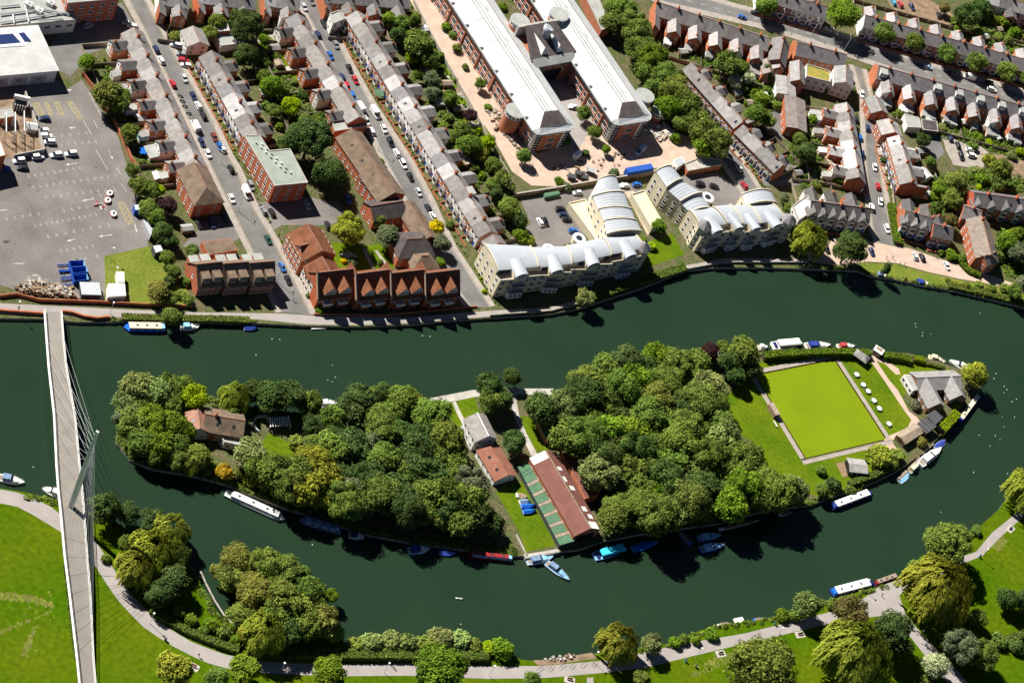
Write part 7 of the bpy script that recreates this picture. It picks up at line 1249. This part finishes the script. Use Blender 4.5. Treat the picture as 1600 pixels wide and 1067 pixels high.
# ================================================================ garden planting
ZONES = [('behind the western terrace', [(140,110),(185,70),(250,180),(300,270),(255,290),(200,230)], 10), ('in the middle gardens', [(345,60),(430,20),(470,60),(520,170),(470,195),(430,190),(400,120)], 20), ('behind the long terrace', [(600,25),(645,10),(705,115),(800,295),(815,370),(780,360),(700,235),(640,115)], 34), ('below the main road terrace', [(1040,75),(1200,118),(1245,145),(1200,185),(1150,150),(1085,95)], 16), ('west of the side street', [(1240,205),(1300,170),(1325,275),(1255,300),(1225,250)], 14), ('behind the dormered row', [(1385,170),(1600,222),(1600,250),(1420,200)], 16), ('around the right edge row', [(1440,285),(1520,262),(1600,275),(1600,300),(1510,300),(1500,345),(1470,345)], 16), ('in the top right corner gardens', [(1490,28),(1600,55),(1600,85),(1500,58)], 10), ('beside the right edge villa', [(1565,330),(1610,330),(1610,440),(1570,430),(1560,380)], 12)]
for zi, (place, poly, n) in enumerate(ZONES):
    zs_ = []
    for j, p in enumerate(fill(poly, 7.5, seed=40+zi)[:n]):
        g = G(*p)
        if any((g.x-h[0])**2+(g.y-h[1])**2 < h[2]**2 for h in HOUSES): continue
        k = ['bright', 'mid', 'olive', 'lime', 'mid', 'pale', 'dark'][j % 7]; zs_.append((p, k))
    cnt = {}
    for p, k in sorted(zs_):
        cnt[k] = cnt.get(k, 0)+1; o_ = f', {NTH[cnt[k]-1]} from left' if sum(q[1] == k for q in zs_) > 1 else ''; tree(p[0], p[1], random.uniform(4.5, 9.5), 's', k, f'small {LOOK[k]} garden shrub {place}{o_}', f'garden shrubs {place}')
C_, N_, T_ = [], [], []
def clump(x, y, r, h, n):
    d = unit(n); d[:, 2] = np.abs(d[:, 2]); C_.append(np.array([x, y, 0])+d*np.array([r, r, h])*RNG.uniform(.7, 1, (n, 1))); nn = d+unit(n)*.6+np.array([-.2, 0, .4]); N_.append(nn/np.linalg.norm(nn, axis=1, keepdims=True)); T_.append(np.clip(RNG.normal(.5, .2, n)+RNG.normal(0, .2), 0, 1))
for zi, (place, poly, n) in enumerate(ZONES):
    for j, p in enumerate(fill(poly, 3.6, seed=90+zi)[:260]):
        g = G(*p)
        if any((g.x-h[0])**2+(g.y-h[1])**2 < h[2]**2 for h in HOUSES): continue
        clump(g.x, g.y, random.uniform(.5, 1.5), random.uniform(.3, 1.3), 34)
for st, sd, off in (('B', 1, 1), ('A', 1, 1), ('C', 1, 1), ('C', 0, -1), ('D', 1, 1)):
    A, B = SL[st]
    for j, P in enumerate(resample((A, B)[sd], 110)):
        t = nearest_dir(st, P); n_ = V((-t.y, t.x, 0)); n_ = n_ if (n_.dot(B[3]-A[3]) > 0) == (sd == 1) else -n_; q = P+n_*random.uniform(2.7, 3.9)
        if random.random() < .6: clump(q.x, q.y, random.uniform(.3, .7), random.uniform(.3, .8), 14)
C_ = np.concatenate(C_); N_ = np.concatenate(N_); T_ = np.concatenate(T_); v, f = leaves(C_, N_, .5); o = ob('garden_undergrowth', np_mesh('garden_undergrowth', v, f, T_, M['leaf']), color=(.12, .19, .028)); o['kind'] = 'stuff'; o['label'] = 'low green planting filling the small terrace gardens'
C_, N_, T_ = [], [], []
def offs_poly(P): return P
LANDS = [[(p.x, p.y) for p in L_] for L_ in (offs_poly(line(ISLE)), qn, qs)]
def fringe(pts, w0, w1, n, inward, prob=.85, hs=(.3, 1.1)):
    P = resample(line(pts), n)
    for i, p in enumerate(P[:-1]):
        t = (P[i+1]-p).normalized(); nn = V((-t.y, t.x, 0))*inward
        if random.random() < prob: q = p+nn*random.uniform(w0, w1)
        else: continue
        if not any(isin((q.x, q.y), L_) for L_ in LANDS): continue
        if True: clump(q.x, q.y, random.uniform(.5, 1.3), random.uniform(*hs), 30)
fringe(ISLE[-11:]+ISLE[:9], .2, 1.8, 420, -1); fringe(ISLE[-11:]+ISLE[:9], .8, 4.5, 300, -1); fringe(ISLE[11:17], .2, 2, 120, -1); fringe(ISLE[28:34], .2, 2, 150, -1)
fringe(BANK_S[3:16], -.3, 2.2, 240, -1); fringe(BANK_S[16:19], -.2, 2.5, 110, -1); fringe(BANK_S[23:32], -.2, 1.6, 220, -1, .6); fringe(BANK_N[5:9], .1, 1.2, 90, 1, .6); fringe(BANK_N[23:32], 0, 1.5, 170, 1, .5)
C_ = np.concatenate(C_); N_ = np.concatenate(N_); T_ = np.concatenate(T_); v, f = leaves(C_, N_, .5); o = ob('bank_vegetation', np_mesh('bank_vegetation', v, f, T_, M['leaf']), color=(.13, .18, .033)); o['kind'] = 'stuff'; o['label'] = 'low ragged green growth along the river banks'
# ================================================================ people
def person_mesh(name, stride, armsw):
    me = bpy.data.meshes.new(name); vs = [(0, 0, .95), (0, 0, 1.2), (0, 0, 1.42), (0, 0, 1.53), (0, 0, 1.66), (0, 0, 1.76), (0, .1, .9), (stride*.5, .1, .5), (stride, .1, .06), (stride+.16, .1, .03), (0, -.1, .9), (-stride*.3, -.1, .5), (-stride, -.1, .08), (-stride+.16, -.1, .03), (0, .2, 1.4), (-armsw, .26, 1.12), (-armsw+.12, .25, .86), (0, -.2, 1.4), (armsw, -.26, 1.12), (armsw+.15, -.25, .88)]
    ed = [(0, 1), (1, 2), (2, 3), (3, 4), (4, 5), (0, 6), (6, 7), (7, 8), (8, 9), (0, 10), (10, 11), (11, 12), (12, 13), (2, 14), (14, 15), (15, 16), (2, 17), (17, 18), (18, 19)]
    rad = [.16, .15, .16, .06, .1, .07, .1, .075, .05, .04, .1, .075, .05, .04, .075, .05, .035, .075, .05, .035]
    me.from_pydata(vs, ed, []); o = bpy.data.objects.new(name, me); COL.objects.link(o); md = o.modifiers.new('s', 'SKIN'); o.modifiers.new('u', 'SUBSURF').levels = 1
    for i, r in enumerate(rad): me.skin_vertices[0].data[i].radius = (r, r)
    me.skin_vertices[0].data[0].use_root = True; dg = bpy.context.evaluated_depsgraph_get(); m2 = bpy.data.meshes.new_from_object(o.evaluated_get(dg)); m2.name = name; bpy.data.objects.remove(o)
    m2.materials.clear(); [m2.materials.append(M[k]) for k in ('cloth', 'black', 'skin', 'bark')]
    for p in m2.polygons: z = p.center.z; p.material_index = 1 if z < .93 else 2 if (1.5 < z < 1.68 and p.normal.x > -.2) else 3 if z >= 1.5 else 2 if (z < .95 and abs(p.center.y) > .2) else 0
    return m2
PM = [person_mesh('walking_person', .26, .14), person_mesh('standing_person', .05, .04)]
ppl = [(310,1025,(.02, .02, .03),'walker in dark clothes on the left park path'),(1153.5,1002,(.03, .03, .03),'walker in dark clothes on the park path near lamp'),(1377,931,(.03, .03, .05),'person in dark clothes standing near the moored barge'),(1384,404,(.1, .02, .02),'person in dark red walking on the promenade'),(1394,404,(.02, .02, .03),'person in black on the promenade beside grass'),(1405,414,(.6, .6, .6),'person in pale top by the promenade edge'),(1412,415,(.05, .06, .15),'person in navy by the promenade edge'),(29,484,(.02, .02, .02),'walker in black on the riverside path'),(1571,795,(.05, .05, .05),'person in grey standing on bank at far right'),(1462,402,(.4, .1, .1),'person in red beside parked cars'),(300,480,(.3, .3, .35),'person in grey on the riverside path'),(1345,73,(.05, .05, .06),'pedestrian in dark coat on the main road corner'),(1352,77,(.3, .25, .25),'pedestrian in light brown on the main road corner'),(1462,100,(.4, .03, .03),'pedestrian in red beside the street trees'),(1441,988,(.6, .55, .5),'person in cream at the park path junction'),(458,470,(.05, .05, .05),'pedestrian at the river end of western street')]
for i, (u, v, c, lab) in enumerate(ppl): tag(ob('person', PM[i % 2], None, G(u, v, .05), random.uniform(0, 6.3), color=c), lab, 'person')
# cyclist on the park path
p = G(614, 1043); t = thing('bicycle', 'bicycle ridden along the foreground park path', 'bicycle', p, .1)
for x in (-.5, .5): ob('wheel', MB().loft([[(x+r*math.cos(a*.524), yy, .35+r*math.sin(a*.524)) for r, yy in ((.34, -.02), (.34, .02), (.29, .02), (.29, -.02))] for a in range(13)], 'rubber', False), t)
ob('frame', MB().tube((-.5, 0, .35), (-.1, 0, .75), .025, .025, 'boatred', 5).tube((-.1, 0, .75), (.4, 0, .8), .025, .025, 'boatred', 5).tube((.5, 0, .35), (.4, 0, .95), .025, .025, 'boatred', 5).tube((-.05, 0, .3), (-.1, 0, .85), .025, .025, 'boatred', 5), t); ob('saddle', MB().box(-.25, .05, -.08, .08, .85, .92, 'black'), t); ob('handlebar', MB().tube((.4, -.25, 1.0), (.4, .25, 1.0), .02, .02, 'black', 5), t)
tag(ob('person', PM[0], None, G(614, 1043, 0)+V((-.05, 0, .1)), .1, color=(.6, .6, .55), sc=(.9, .9, .95)), 'cyclist in a pale top riding along the foreground path', 'person')
# ================================================================ water birds
bd = MB(); bd.loft([[(x, r*math.cos(a*.785), .12+.8*r*math.sin(a*.785)+dz) for a in range(8)] for x, r, dz in ((-.5, .03, .14), (-.3, .17, .05), (0, .24, .03), (.25, .18, .03), (.36, .06, .08))], 'white'); BIRD = bd.mesh('bird_body', True)
nk = MB(); nk.tube((.28, 0, .15), (.36, 0, .48), .06, .045, 'white', 6).tube((.36, 0, .48), (.48, 0, .5), .06, .05, 'white', 6).tube((.48, 0, .5), (.6, 0, .47), .03, .01, 'yellow', 5); NECK = nk.mesh('bird_neck')
birds = [(437,531),(425,530),(519,571),(512,594),(519,597),(524,590),(660,525),(672,526),(488,851),(1430,506),(1431,511),(1442,520),(1454,522),(1441,525),(1569,604),(1573,609),(1568,614),(1588,624),(1581,628),(1556,584),(1553,592),(1549,645),(1566,652),(1585,652),(1568,667),(1555,681),(1562,687),(1547,697),(1530,680),(1521,738),(1574,740),(1562,760),(102,721),(52,730),(1531,490),(400,555),(720,975),(1470,800)]
for i, (u, v) in enumerate(birds):
    t = thing('water_bird', 'small white bird floating on the open river', 'bird', G(u, v, WZ), random.uniform(0, 6), 'white birds on the river', sc=.55); ob('body', BIRD, t); ob('neck', NECK, t)
for u, v, s in ((714,935,'left'), (719.5,935.5,'right')):
    t = thing('swan', f'white swan on the river, {s} of the pair', 'swan', G(u, v, WZ), .3, 'pair of swans', sc=1.3); ob('body', BIRD, t); ob('neck', NECK, t)
for o in bpy.data.objects:      # longest labels stay within sixteen words
    l = o.get('label')
    if l and len(l.replace(',', ' ').split()) > 16: print('LONG', len(l.split()), l)
